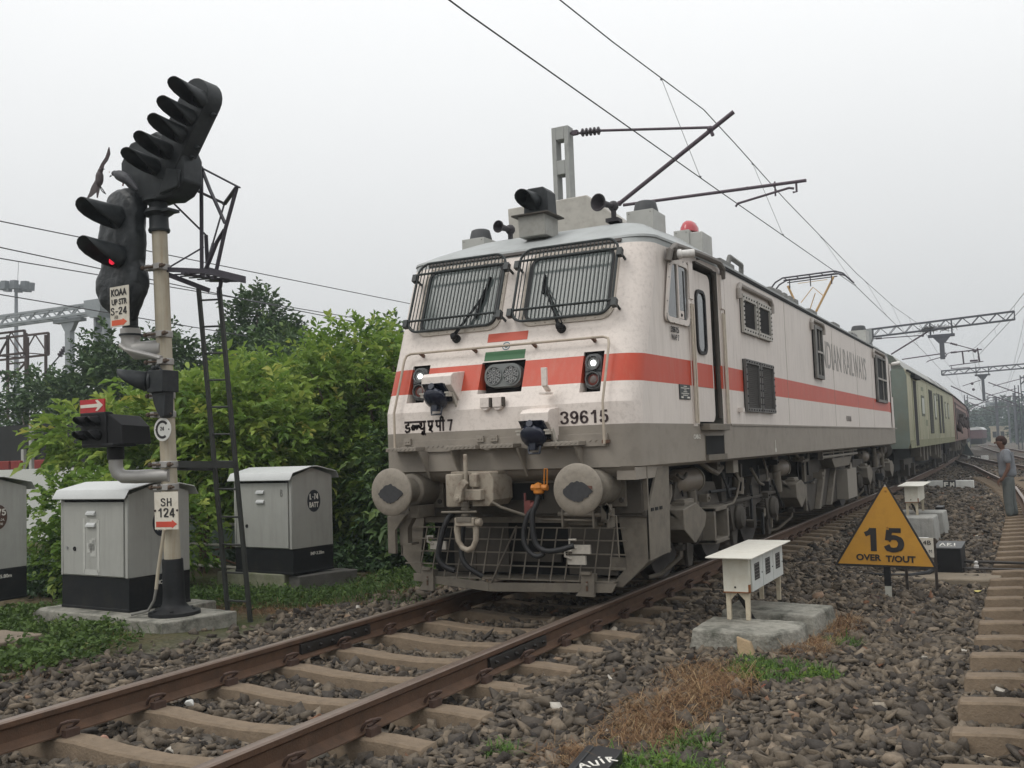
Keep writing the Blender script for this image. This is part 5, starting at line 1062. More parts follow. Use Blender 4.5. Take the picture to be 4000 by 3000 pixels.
# ---- plinths and relay cabinets
def slab(name,label,poly,z0,z1,loc=None,mat=None,cat='concrete block'):
    m=MB(); m.prism(poly,'z',z0,z1); o=roughen(m.build(name,[mat or CONC()],None,bevel=.015),.02,.1)
    return tag(o,label,cat)
slab('concrete_plinth','low concrete plinth under the black base of the signal post',[(-3.62,-.86),(-3.16,-.90),(-3.0,-.95),(-2.80,-.14),(-3.5,-.05)],-.30,-.09,cat='plinth')
slab('concrete_plinth','concrete plinth with grass growing at its edge under the cabinet behind the signal post',[(-5.2,-.70),(-3.64,-.82),(-3.56,.35),(-5.1,.42)],-.32,-.085,cat='plinth')
slab('concrete_plinth','dark concrete block at the right foot of the battery cabinet',[(-4.12,2.20),(-3.92,2.18),(-3.62,3.02),(-4.02,3.05)],-.3,-.07,mat=M('wet_dark_concrete',(.10,.095,.085),.85,var=.25,bump=.3),cat='plinth')
slab('concrete_plinth','pale mossy plinth under the left end of the battery cabinet',[(-5.4,2.25),(-4.14,2.15),(-4.1,3.1),(-5.4,3.2)],-.32,-.05,mat=M('mossy_concrete',(.20,.20,.14),.9,var=.25,dirt=(.08,.1,.03),ds=5,da=.8,bump=.3),cat='plinth')
slab('concrete_block','brown broken concrete block in the weeds at the left edge',[(-4.9,-2.35),(-3.60,-2.27),(-3.62,-1.75),(-4.9,-1.7)],-.4,-.075,mat=M('brown_concrete',(.17,.135,.10),.9,var=.25,vs=6,bump=.4))
CABG=M('cabinet_silver',(.36,.36,.335),.55,metal=.15,var=.08,vs=3,dirt=(.24,.235,.21),ds=5,da=.5,streak=2.5,bump=.04,bs=6)
CABB=M('cabinet_black_band',(.009,.010,.011),.65,var=.2,vs=7,dirt=(.04,.036,.03),ds=4,da=.5,spec=.22)
CABR=M('cabinet_roof_silver',(.50,.51,.50),.5,metal=.15,var=.06,vs=4)
def cabinet(loc,yaw,w,d,label,zb,zt,circ,ctext,imp,group='relay cabinets by the signal',patch=False,mark=None):
    r=thing('relay_cabinet',label,'cabinet',loc,group); T=Matrix.Translation(loc)@Matrix.Rotation(yaw,4,'Z')
    m=MB(T); gz=zt-loc[2]; bz=zb-loc[2]; rz=gz+.115
    gab=[(0,bz),(d,bz),(d,gz+.03),(d*.5,rz+.025),(0,gz+.03)]
    m.prism(gab,'x',0,w,0); m.prism([(0,0),(d,0),(d,bz),(0,bz)],'x',.0,w,1); m.box(-.006,w+.006,-.006,d+.006,0,.03,1)
    c=m.build('case',[CABG,CABB],r,bevel=.006)
    m=MB(T); t=.012
    pr=[(-.085,gz-.012),(-.03,gz+.075),(d*.42,rz+.035),(d*.58,rz+.035),(d+.03,gz+.075),(d+.085,gz-.012)]; pr2=[(y,z+t) for y,z in pr][::-1]
    m.prism(pr+pr2,'x',-.05,w+.055,0); m.build('roof',[CABR],r,bevel=.003)
    m=MB(T); m.box(.055,w-.06,-.022,.0,bz+.012,gz-.045,0); m.box(.06,w-.065,-.012,-.001,gz-.045,gz-.02,1); m.box(.0,.035,-.012,0,bz,gz,0); m.box(w-.045,w,-.014,0,bz,gz,0)
    dr=m.build('door',[CABG,DARK()],r,bevel=.006)
    for z in (gz-.19,gz-.315): 
        m=MB(T); x=w*.485; m.prism([(-.022,z),(-.022,z+.055),(-.048,z+.028),(-.05,z+.006)],'x',x-.075,x+.075,0); m.build('vent',[CABR],dr,bevel=.004)
    m=MB(T); m.lathe([(.014,0),(.016,.012)],(.135,-.022,bz+.30),(0,-1,0),10,0); m.lathe([(.024,0),(.022,.01)],(.265,-.022,bz+.29),(0,-1,0),14,1); m.build('lock',[GALV(),DARK()],dr)
    TS=T@frame((w,0,0),(0,1,0),(0,0,1)); zc=gz*.78; ra=.145
    m=MB(TS); m.prism([(d*.53+ra*.80*math.cos(a),zc-.03+ra*1.0*math.sin(a)) for a in np.linspace(0,2*PI,33)[:-1]],'z',0,.003); cr=m.build('number_disc',[circ],r)
    for s,x,y,ww,hh,b in ctext: (lambda *q,**k:(digits(q[0],q[1],q[2],q[3],q[4],q[5],.19) if q[0][:2]=='L-' and len(q[0])<5 else text(*q,**k)))(s,ww,hh,TS@Matrix.Translation((d*.53+x,zc-.03+y,.001)),INKW(),cr,bold=b)
    text(imp[0],imp[1],.042,TS@Matrix.Translation((d*.42,bz-.105,0)),INKW(),c,name='lettering',bold=.02)
    if patch:
        m=MB(T); x0=w*.36
        for a,b,e,f in ((0,.035,.03,.62),(.24,.28,.05,.60),(.02,.26,.02,.075),(.12,.26,.57,.61)): m.box(x0+a,x0+b,-.0255,-.022,bz+e,bz+f,0)
        for k in range(7): 
            u,v,s=x0+.10+.10*random.random(),bz+.2+.25*random.random(),.02+.03*random.random(); m.box(u-s,u+s,-.0256,-.022,v-s*1.2,v+s*1.2,0)
        m.build('glue_patch',[M('glue_smear',(.43,.43,.40),.6,var=.12,vs=20)],dr)
    if mark: text(mark,.04,.09,T@frame((w*.83,-.022,gz-.22),(1,0,0),(0,0,1)),M('pencil_grey',(.13,.13,.12),.7),dr,bold=-.01)
    return r
DB=M('disc_blue_black',(.02,.023,.03),.55,var=.25,vs=25); DBR=M('disc_brown',(.065,.032,.022),.6,var=.35,vs=18)
cabinet((-4.995,-.495,-.085),rad(-4.5),1.145,.78,'silver and black relay cabinet directly behind the signal post',.265,1.10,DB,[('L-74',-.085,.02,.17,.075,.03),('OC-221R',-.085,-.045,.15,.03,.0),('L-BC-2',-.06,-.085,.12,.028,.0)],('IMC-2.5cm',.22),patch=True)
cabinet((-5.085,2.275,-.05),rad(-7),1.115,.72,'silver relay cabinet with L-74 BATT disc standing beside the bush','' and 0 or .275,1.175,DB,[('L-74',-.075,.02,.15,.075,.04),('BATT',-.085,-.085,.165,.07,.03)],('IMP-3.20m',.24),mark='B')
cabinet((-7.30,-.78,-.10),rad(0),1.02,.80,'silver relay cabinet with brown L-75 disc cut off by the left edge',.27,1.195,DBR,[('L-75',-.105,.015,.20,.08,.03),('C271R,S-24,',-.11,-.05,.19,.03,.0),('OK-FIE',-.05,-.095,.11,.025,0)],('IMP-5.80m',.26))
m=MB(CONC and None)
# pipe railing behind the signal
fr=thing('pipe_railing','low rusty pipe railing with pale rails behind the ladder','railing',(-6.7,3.6,-.3))
for x in (-7.05,-6.96,-6.30):
    m=MB(); m.tube([(x,3.6,-.4),(x,3.6,.75)],.025,7); m.build('post',[RUST()],fr)
for z0,z1,x0,x1 in ((.50,.46,-7.5,-6.0),(.17,.14,-7.25,-5.9),(-.16,-.19,-7.2,-5.9)):
    m=MB(); m.tube([(x0,3.56,z0),(x1,3.56,z1)],.022,7); m.build('rail',[M('pipe_pale_chipped',(.42,.40,.34),.6,var=.2,vs=20,dirt=(.08,.06,.04),ds=9,da=.8)],fr)
m=MB(); m.tube([(-7.0,3.6,.05),(-6.1,3.6,.15)],.016,6); m.tube([(-7.0,3.6,.04),(-6.25,3.6,-.15)],.016,6); m.build('brace',[RUST()],fr)
m=MB(); m.box(-10.2,-5.8,5.0,5.06,-.8,.42); tag(m.build('sheet_wall',[M('dull_green_sheet',(.055,.085,.06),.5,var=.35,vs=3,dirt=(.15,.17,.14),ds=3,da=.4)],None),'low dull green sheet wall behind the pipe railing','wall')
# ================================================================ track side boxes, signs and blocks on the right
def wedgeblock(name,label,p_top,dz,z0,grow=.06,mat=None,cat='concrete block'):
    m=MB(); c=Vector((sum(p[0] for p in p_top)/len(p_top),sum(p[1] for p in p_top)/len(p_top)))
    lo=[]
    for p in p_top:
        d=(Vector(p[:2])-c); lo.append((p[0]+d.x/d.length*grow,p[1]+d.y/d.length*grow,z0))
    m.rings([lo,[(p[0],p[1],dz) for p in p_top]]); return tag(roughen(m.build(name,[mat or CONC()],None,bevel=.02),.022,.12),label,cat)
wedgeblock('concrete_block','rough concrete block under the front legs of the near white box',[(1.86,.30),(2.52,.20),(2.70,.52),(2.70,.85),(1.86,.95)],-.105,-.42)
wedgeblock('concrete_block','rough concrete block under the back legs of the near white box',[(1.84,1.30),(2.70,1.18),(2.76,1.82),(1.84,1.92)],-.105,-.42)
m=MB(frame((2.31,.02,-.30),(.95,.1,0),(0,.25,1))); m.hexa([(0,0,-.07),(.18,-.02,-.05),(.17,-.01,.02),(.02,0,.03),(-.01,.21,-.09),(.11,.17,-.06),(.10,.16,.0),(0,.2,.01)]); tag(m.build('broken_brick',[M('tan_brick',(.30,.22,.13),.9,var=.15,vs=12,bump=.3)],None,bevel=.008),'tan broken brick leaning on the front of the concrete block','brick')
RUSTY=M('rust_orange',(.20,.075,.025),.85,var=.3,vs=14)
def junction(loc,w,d,zb,zt,label,roof,simple=False):
    x,y,z=loc; r=thing('junction_box',label,'junction box',loc,'white junction boxes on legs')
    m=MB(); m.box(x,x+w,y,y+d,zb,zt,0); c=m.build('case',[BOXW()],r,bevel=.004)
    m=MB(); a,b,e,f,z0,z1=roof; m.hexa([(a,e,z0-.012),(b,e,z0-.015),(b+.01,f,z1-.015),(a,f,z1-.012),(a,e,z0),(b,e,z0-.003),(b+.01,f,z1-.003),(a,f,z1)],0); m.build('lid',[M('box_lid_white',(.66,.64,.57),.5,var=.06,vs=5,dirt=(.45,.4,.3),ds=7,da=.4)],r,bevel=.003)
    for yy in (y+.03,y+d-.07):
        for xx in (x+.012,x+w-.052): 
            m=MB(); m.prism([(xx,z),(xx+.036,z),(xx+.040,zb),(xx-.002,zb)],'y',yy,yy+.035,0)
            s=1 if xx<x+w/2 else -1; xa=xx+(.036 if s>0 else 0); m.prism([(xa,zb),(xa+s*.07,zb),(xa,zb-.075)],'y',yy,yy+.012,0); m.build('leg',[M('leg_cream_rusty',(.50,.44,.33),.6,var=.12,vs=12,dirt=(.25,.13,.06),ds=14,da=.5)],r)
    m=MB(); m.tube([(x+w*.45,y+.10,zb),(x+w*.5,y+.12,zb-.08),(x+w*.8,y+.2,z+.0),(x+w*.95,y+.3,z-.06)],.013,7); m.tube([(x+w*.5,y+.10,zb),(x+w*.62,y+.12,zb-.10),(x+w*.9,y+.2,z-.02)],.013,7); m.build('cable',[RUBBER()],r)
    m=MB(); m.lathe([(.009,0),(.008,.005)],(x+w*.45,y-.001,zb+.045),(0,-1,0),8); m.build('lock_hole',[DARK()],c)
    m=MB(); m.box(x-.002,x+w+.001,y-.003,y+.006,zb-.004,zb+.006,0); m.box(x+w-.012,x+w+.004,y-.003,y+.03,zb,zb+.07,0); m.build('rusty_edge',[RUSTY],c)
    if not simple:
        n=3; dd=(d-.06)/n
        for k in range(n):
            y0=y+.05+k*dd; m=MB(frame((x+w,y0,zb),(0,1,0),(0,0,1))); h=zt-zb
            m.box(.006,dd-.006,.0,h-.012,.002,.012,0); dr=m.build('door',[M('door_white_cool',(.56,.58,.56),.55,var=.06,vs=5,dirt=(.42,.38,.3),ds=8,da=.3)],r,bevel=.002)
            m=MB(frame((x+w,y0,zb),(0,1,0),(0,0,1))); m.box(dd*.24,dd*.68,h*.30,h*.80,.012,.014,0)
            for q in range(5): m.box(dd*.24,dd*.68,h*(.36+.1*q),h*(.365+.1*q),.014,.0155,1)
            random.seed(k+3)
            for q in range(22): 
                u=dd*(.27+.37*random.random()); v=h*(.32+.44*random.random()); m.box(u,u+.012,v,v+.007,.014,.0152,2)
            m.build('stencil_plate',[INK(),M('plate_rule',(.42,.42,.4),.6),M('plate_mark',(.10,.10,.10),.6)],dr)
            m=MB(frame((x+w,y0,zb),(0,1,0),(0,0,1))); m.lathe([(.007,.012),(.006,.02)],(dd*.88,h*.45,0),(0,0,1),8); m.build('latch',[GALV()],dr)
    return r
junction((2.018,.77,-.105),.232,1.29,.138,.43,'near white junction box on four legs with three stencilled doors',(1.915,2.325,.60,2.10,.462,.468))
junction((2.545,10.25,.10),.215,1.15,.318,.59,'far white junction box on a pale concrete block behind the yellow triangle',(2.45,2.85,10.15,11.6,.605,.612),True)
PALE=M('pale_concrete',(.33,.325,.30),.9,var=.12,vs=5,dirt=(.14,.145,.14),ds=5,da=.7,streak=4,bump=.3,bs=40)
wedgeblock('concrete_block','tall pale concrete block under the front legs of the far white box',[(2.35,9.72),(3.02,9.72),(3.03,10.5),(2.35,10.5)],.10,-.4,.05,PALE)
wedgeblock('concrete_block','tall pale concrete block under the back legs of the far white box',[(2.35,10.95),(3.08,10.95),(3.10,11.6),(2.35,11.6)],.10,-.4,.05,PALE)
def blackbox(label,x0,x1,y0,y1,z0,z1,top=None):
    m=MB(); m.box(x0,x1,y0,y1,z0,z1,0); m.box(x0+.005,x1-.005,y0+.005,y1-.005,z1,z1+.006,1)
    return tag(m.build('black_box',[BLACK(),top or M('box_top_charcoal',(.075,.075,.075),.6,var=.25,vs=8)],None,bevel=.008),label,'equipment box')
bb=thing('point_machine','wide black point machine housing with white scribble on its lid','point machine',(3.5,5.8,-.3)); m=MB(); m.box(3.36,3.665,5.45,6.3,-.27,.045,0); m.box(3.35,3.675,5.44,6.31,.045,.062,1); m.build('case',[BLACK(),M('box_top_charcoal',(.075,.075,.075),.6,var=.25,vs=8)],bb,bevel=.008)
m=MB(frame((3.42,5.55,.063),(1,.06,0),(-.06,1,0))); strokes(m,[[(.0,.1),(.03,.45),(.06,.1)],[(.02,.22),(.05,.22)],[(.09,.1),(.09,.45),(.13,.40),(.09,.28),(.14,.1)],[(.17,.12),(.17,.42)],[(.0,.03),(.18,.05)]],.014); m.build('scribble',[INKW()],bb)
blackbox('small black box with pale lid between the concrete block and the white name plate',2.86,3.09,7.6,8.0,-.35,-.06,M('lid_pale',(.42,.42,.40),.6))
blackbox('small black box standing just beyond the far white junction box',2.86,2.99,12.2,12.7,-.3,.10)
m=MB(); m.box(2.9,4.1,4.82,5.42,-.42,-.235); tag(m.build('concrete_slab',[M('brown_slab',(.20,.165,.12),.9,var=.2,vs=4,dirt=(.11,.09,.065),ds=5,da=.6,bump=.3)],None,bevel=.02),'long brown concrete slab in front of the black point machine','slab')
pr_=thing('point_rod','dark point rod running from the point machine under the sleepers','rod',(3.7,5.6,-.2)); m=MB(); m.box(3.66,4.9,5.52,5.58,-.21,-.19,0); m.tube([(3.66,5.95,-.16),(4.9,5.9,-.17)],.018,6,0); m.box(2.9,3.36,5.46,5.52,-.22,-.19,0); m.build('bar',[M('rod_dark',(.045,.04,.036),.6,metal=.3,var=.3,vs=9)],pr_)
m=MB(); m.lathe([(.03,0),(.03,.03),(.02,.04),(.02,.06),(.028,.07),(.001,.09)],(3.82,5.55,-.19),(0,0,1),8); m.build('bolt',[M('bolt_pale',(.45,.44,.42),.5)],pr_)
hs_=[(2.55,5.3,-.27),(2.8,5.05,-.25),(3.1,5.0,-.235),(3.3,5.2,-.22),(3.4,5.5,-.15)]; m=MB(); m.tube(hs_,.03,8); tag(m.build('cable_hose',[RUBBER()],None),'thick black cable curving from the point machine across the slab','cable')
# ---- yellow speed triangle
sg=thing('speed_sign','yellow triangular 15 over turnout speed board on a black and white post','sign',(3.05,3.33,-.32))
T3=frame((2.565,3.33,.095),(1,.0,-.018),(0,0,1))
m=MB(T3); m.prism([(-.035,-.018),(1.0,-.018),(.525,.885),(.505,.885)],'z',-.008,0,0); b0=m.build('triangle_back',[INK()],sg,bevel=.002)
m=MB(T3); m.prism([(.005,.006),(.962,.006),(.516,.862)],'z',0,.003,0); m.prism([(.503,.835),(.530,.835),(.516,.863)],'z',.003,.0045,1)
b1=m.build('triangle',[M('sign_yellow',(.46,.235,.030),.55,var=.07,vs=4,dirt=(.27,.13,.03),ds=5,da=.5),M('weathered_tip',(.5,.48,.44),.7)],b0)
digits('15',.415,.245,T3@Matrix.Translation((.262,.150,.004)),INK(),b1,.25,gap=.16)
text('OVER',.255,.07,T3@Matrix.Translation((.195,.047,.004)),INK(),b1,bold=.035); text('T/OUT',.295,.07,T3@Matrix.Translation((.495,.04,.004)),INK(),b1,bold=.035)
m=MB(T3)
for x,y in ((.518,.79),(.522,.405)): m.lathe([(.014,.003),(.010,.010)],(x,y,0),(0,0,1),8)
m.build('bolt',[M('bolt_yellow',(.35,.17,.03),.5,var=.2)],b1)
m=MB(); m.box(3.030,3.095,3.345,3.40,-.13,.80,0); m.box(3.032,3.093,3.347,3.398,-.36,-.13,1); m.build('post',[BLACK(),M('post_white',(.36,.355,.31),.7,var=.15,dirt=(.22,.2,.16),ds=8,da=.6)],sg)
# ---- small white number plate behind it
ns=thing('number_plate','small white R-314B number plate on two thin dark legs','plate',(3.35,3.9,-.32))
m=MB(); m.box(3.20,3.49,3.90,3.91,.115,.327,0); p_=m.build('plate',[SIGNW()],ns,bevel=.002); text('R-314B',.23,.045,frame((3.235,3.899,.255),(1,0,0),(0,0,1)),INK(),p_,bold=.0); text('M',.03,.035,frame((3.44,3.899,.165),(1,0,0),(0,0,1)),INK(),p_,bold=.0)
m=MB()
for x in (3.19,3.495): 
    m=MB(); m.box(x-.012,x+.018,3.912,3.93,-.40,.325,0); m.build('leg',[M('leg_dark_iron',(.055,.045,.038),.7,metal=.3,var=.3,vs=14)],ns)
# ---- fouling marks
def fouling(y,x0,x1,label,h=.2):
    r=thing('fouling_mark',label,'track marker',((x0+x1)/2,y,-.4)); m=MB(); m.prism([(y-.14,-.5),(y+.14,-.5),(y+.11,-.30+h),(y-.11,-.30+h)],'x',x0,x1,0); xm=(x0+x1)/2-.02; c=m.build('block',[M('marker_white',(.60,.60,.57),.7,var=.1,vs=4,dirt=(.3,.29,.26),ds=6,da=.5)],r,bevel=.02)
    m=MB(); m.prism([(y-.144,-.33),(y-.113,-.298+h),(y+.112,-.298+h),(y+.144,-.33)],'x',xm-.19,xm+.19,0); m.build('black_panel',[INK()],c)
    for s,o in (('F',-.165),('M',.02)): text(s,.13,h*.62,frame((xm+o,y-.152,-.30+h*.2),(1,0,0),(0,.15,1)),INKW(),c,bold=.05)
fouling(27.5,1.42,2.83,'near white F.M fouling mark lying across the ballast',.24); fouling(62,.95,2.15,'far white F.M fouling mark lying between the diverging rails',.30)
m=MB(); m.prism([(-.62,.62),(.25,.62),(-.18,1.75)],'y',70.0,70.03); o_=m
r=thing('back_of_sign','dark triangular back of a speed board beyond the coaches','sign',(-.2,70,-.4)); m=MB(); m.prism([(.05,-.30+.1),(1.0,-.2),(.52,.75)],'y',70.0,70.03); m.build('triangle',[M('sign_back_dark',(.03,.04,.038),.7)],r); m=MB(); m.box(.49,.55,70.03,70.07,-.5,.2); m.build('post',[BLACK()],r)
# ---- marked stone at the bottom edge
ab=thing('marker_block','black marker block with white hand painted writing at the bottom edge','marker block',(2.36,-2.98,-.35))
m=MB(frame((2.36,-2.98,-.2),(1,.10,0),(-.10,1,.05))); m.prism([(-.115,-.30),(.085,-.30),(.085,.20),(-.06,.24),(-.115,.18)],'z',-.2,0); m.box(-.115,-.075,-.3,.2,0,.012); kb=m.build('block',[M('block_black_gloss',(.018,.018,.019),.45,var=.3,vs=10)],ab,bevel=.008)
m=MB(frame((2.36,-2.98,-.2),(1,.10,0),(-.10,1,.05))@Matrix.Rotation(rad(38),4,'Z')); strokes(m,[[(-.11,-.06),(-.09,.01),(-.06,-.06)],[(-.10,-.03),(-.07,-.03)],[(-.04,.01),(-.035,-.05),(-.01,-.055),(.0,.01)],[(.03,.02),(.025,-.04)],[(.06,-.04),(.065,.03),(.09,.02),(.07,-.005),(.10,-.04)],[(.03,.045),(.035,.05)]],.011); m.build('writing',[INKW()],kb)
# ---- loose bits in the ballast
m=MB(); m.lathe([(.055,0),(.06,.02),(.06,.10),(.05,.105),(.045,.10),(.001,.10)],(2.86,-.95,-.36),(.05,-.05,1),20); tag(m.build('pipe_end',[M('cap_grey_blue',(.09,.105,.11),.5,var=.15)],None),'blue grey capped pipe end sticking out of the ballast','pipe')
def lump(name,label,c,s,mat,cat,seed):
    b=bmesh.new(); r=np.random.default_rng(seed)
    for k in range(16): q=r.normal(size=3); q/=np.linalg.norm(q); b.verts.new(Vector(q*np.array(s)*r.uniform(.8,1.1))+Vector(c))
    bmesh.ops.convex_hull(b,input=b.verts); bmesh.ops.delete(b,geom=[v for v in b.verts if not v.link_faces],context='VERTS')
    me=bpy.data.meshes.new(name); b.to_mesh(me); b.free(); me.materials.append(mat); o=bpy.data.objects.new(name,me); COL.objects.link(o); q=o.modifiers.new('bevel','BEVEL'); q.width=.004; return tag(o,label,cat)
BRK=M('brick_red',(.19,.06,.035),.9,var=.2,vs=14,bump=.4); TANS=M('tan_stone',(.33,.26,.17),.9,var=.2,vs=16,bump=.5); PLW=M('litter_white',(.55,.55,.52),.6,var=.1)
lump('brick_lump','red brick lump beside the grey pipe end','' or (2.74,-.86,-.29),(.07,.05,.05),BRK,'brick',1); lump('brick_lump','dull red brick at the left of the green grass tuft',(2.50,-.92,-.30),(.10,.05,.045),BRK,'brick',2)
lump('stone','pale yellow lumpy stone in the ballast near the pipe end',(3.03,-1.45,-.30),(.07,.055,.055),TANS,'stone',3); lump('stone','dark block with reddish top left of the speed sign post',(2.94,3.2,-.27),(.085,.06,.07),M('burnt_brick',(.05,.028,.022),.85,var=.35,vs=9),'stone',4)
lump('paper_scrap','crumpled white paper on the dry grass below the near box',(2.30,-.25,-.30),(.035,.03,.03),PLW,'litter',5); lump('stone','flat tan stone at the bottom of the ballast near the marker block',(2.66,-2.55,-.30),(.06,.045,.025),TANS,'stone',6)
lump('plastic_scrap','yellow wrapper on the ballast beside the bare sleepers',(3.88,4.35,-.30),(.055,.05,.015),M('wrapper_yellow',(.5,.42,.12),.5),'litter',7); lump('plastic_scrap','blue plastic scrap in the dry grass',(2.44,-1.5,-.285),(.045,.03,.012),M('plastic_blue',(.13,.2,.27),.5),'litter',8)
lump('rubble','pale broken concrete slab among weeds at the left bottom corner',(-2.62,-3.0,-.19),(.15,.10,.03),M('rubble_pale',(.33,.32,.28),.9,var=.15,bump=.3),'rubble',9); lump('rubble','tan rubble lump at the left edge above the rail',(-2.83,-3.25,-.19),(.12,.09,.05),M('rubble_tan',(.27,.22,.16),.9,var=.2,bump=.4),'rubble',10)
lump('stone','white stone on the nearest sleeper end',(-.62,-2.92,-.165),(.045,.03,.03),PLW,'stone',11); lump('stone','pink tile fragment beside the left rail',(-.72,-3.55,-.24),(.06,.045,.03),M('tile_pink',(.38,.22,.16),.8,var=.2),'stone',12)

# ---- the standing railwayman
pe=thing('person','man in short sleeved grey shirt and trousers standing by the track facing the train','person',(4.05,14.0,-.33))
SK=M('skin_brown',(.125,.062,.04),.55,var=.12,vs=10)
px,py,pz=4.05,14.0,-.335
def pp(x,y,z): return (px+x,py+y,pz+z)
V=[pp(.02,0,.93),pp(.015,0,1.08),pp(.0,0,1.22),pp(-.01,0,1.36),pp(-.03,0,1.46),pp(-.06,0,1.535),pp(-.075,0,1.60),pp(-.065,0,1.66),   # 0-7 spine, neck, head
   pp(.02,-.18,1.38),pp(.055,-.22,1.10),pp(-.05,-.23,.90),pp(-.10,-.22,.83),            # 8-11 near arm
   pp(.02,.17,1.37),pp(.03,.21,1.10),pp(-.08,.20,.90),pp(-.12,.19,.83),                 # 12-15 far arm
   pp(.02,-.09,.86),pp(-.0,-.10,.48),pp(.02,-.11,.10),pp(-.08,-.11,.05),               # 16-19 near leg
   pp(.04,.09,.86),pp(.06,.10,.48),pp(.09,.10,.10),pp(-.01,.11,.05)]
Ee=[(0,1),(1,2),(2,3),(3,4),(4,5),(5,6),(6,7),(3,8),(8,9),(9,10),(10,11),(3,12),(12,13),(13,14),(14,15),(0,16),(16,17),(17,18),(18,19),(0,20),(20,21),(21,22),(22,23)]
Rr=[.13,.13,.13,.12,.05,.072,.088,.07,.055,.042,.030,.028,.055,.042,.030,.028,.085,.058,.042,.04,.085,.058,.042,.04]
skinbody('body',V,Ee,Rr,SK,par=pe,sub=2,rootv=0)
TR=M('trousers_grey_green',(.10,.11,.105),.85,var=.15,vs=14); SH=M('shirt_grey_blue',(.165,.175,.19),.8,var=.1,vs=12)
skinbody('trousers',[pp(.02,0,.96),pp(.02,0,.88),pp(.02,-.09,.80),pp(.0,-.10,.48),pp(.03,-.11,.12),pp(.04,.09,.80),pp(.06,.10,.48),pp(.10,.10,.12)],[(0,1),(1,2),(2,3),(3,4),(1,5),(5,6),(6,7)],[.155,.15,.11,.088,.082,.11,.088,.082],TR,par=pe,rootv=1)
skinbody('shirt',[pp(.03,0,.86),pp(.025,0,1.02),pp(.005,0,1.22),pp(-.0,0,1.37),pp(-.02,0,1.45),pp(.02,-.17,1.39),pp(.05,-.215,1.16),pp(.02,.17,1.38),pp(.03,.20,1.16)],[(0,1),(1,2),(2,3),(3,4),(3,5),(5,6),(3,7),(7,8)],[(.185,.185),.175,.165,.15,.075,.085,.075,.085,.075],SH,par=pe,rootv=2)
m=MB(); m.ball(pp(-.055,0,1.645),.098,14,0,(1.0,.86,.85)); m.ball(pp(-.02,0,1.61),.088,12,0,(.9,.86,1.0)); m.build('hair',[M('hair_hennaed',(.03,.013,.010),.8,var=.3,vs=40)],pe)
m=MB(); m.ball(pp(-.165,0,1.585),.018,8,0,(1.2,.8,1.2)); m.ball(pp(-.045,-.085,1.585),.022,8,0,(.7,.4,1.2)); m.ball(pp(-.045,.085,1.585),.022,8,0,(.7,.4,1.2)); m.build('nose_and_ears',[SK],pe)
for s in (-1,1):
    m=MB(); m.ball(pp(-.148,s*.032,1.61),.009,8); m.build('eye',[M('eye_dark',(.02,.015,.012),.3)],pe)
m=MB(); m.box(px-.162,px-.15,py-.022,py+.022,pz+1.532,pz+1.541); m.build('mouth',[M('lip_brown',(.10,.04,.03),.6)],pe)
for s,hx,hy in ((-1,-.115,-.22),(1,-.135,.19)):
    for k in range(4):
        m=MB(); y=hy-.030+.020*k; l=(.075,.085,.08,.065)[k]; m.tube([pp(hx+.0,y,.835),pp(hx-.025,y,.80),pp(hx-.028,y,.80-l*.5),pp(hx-.012,y,.80-l*.8)],[.011,.010,.009,.006],7); m.build('finger',[SK],pe)
    m=MB(); m.tube([pp(hx+.01,hy-s*.035,.86),pp(hx-.03,hy-s*.045,.825),pp(hx-.045,hy-s*.03,.79)],[.012,.011,.007],7); m.build('thumb',[SK],pe)
for y,x in ((-.11,-.03),(.105,.04)):
    m=MB(); R=[]
    for xx,h,w in ((.10,.05,.03),(.07,.085,.042),(.0,.09,.045),(-.08,.06,.05),(-.14,.045,.045),(-.17,.03,.02)): R.append([pp(x+xx,y-w,0.0),pp(x+xx,y+w,0.0),pp(x+xx,y+w*.9,h*.7),pp(x+xx,y+w*.5,h),pp(x+xx,y-w*.5,h),pp(x+xx,y-w*.9,h*.7)])
    m.rings(R); m.build('shoe',[M('shoe_black',(.02,.018,.017),.5)],pe)
# ================================================================ overhead line, masts and gantries
WIRE=M('wire_dark',(.055,.05,.05),.6,metal=.4,var=.1); WIREF=M('wire_grey',(.10,.10,.105),.6,metal=.4,var=.1)
def insul(m,a,b,r=.07,n=5,mi=0):
    a,b=Vector(a),Vector(b); d=(b-a); L_=d.length; pr=[(.03,0)]
    for k in range(n): t=L_*(k+.15)/n; q=L_*(k+.5)/n; pr+=[(.035,t),(r,q-.008),(r,q+.008),(.035,L_*(k+.85)/n)]
    pr.append((.03,L_)); m.lathe(pr,a,d,12,mi)
INS=M('insulator_dark',(.045,.035,.042),.35,var=.2)
cx=lambda y:float(.03+np.interp(y,[-10,0,8,20,44,90],[.0,.03,.22,.55,.15,-.9]))
mz=lambda y:float(np.interp(y,[-12,-4,3,8.2,14,24,34,46,60,90],[6.6,6.52,6.68,7.02,6.75,6.5,6.6,7.0,6.7,6.9]))
mxx=lambda y:float(np.interp(y,[-12,2,8.2,24,46,90],[-.1,-.05,0.02,.1,.0,-1]))
ov=thing('overhead_line','contact wire and its messenger wire running above the locomotive','overhead line',(0,8,5.5))
Y_=list(np.arange(-10,92,2.))
m=MB(); m.tube([(cx(y),y,5.56) for y in Y_],.0085,6); m.build('contact_wire',[WIRE],ov)
m=MB(); m.tube([(mxx(y),y,mz(y)) for y in Y_],.0085,6); m.build('messenger_wire',[WIRE],ov)
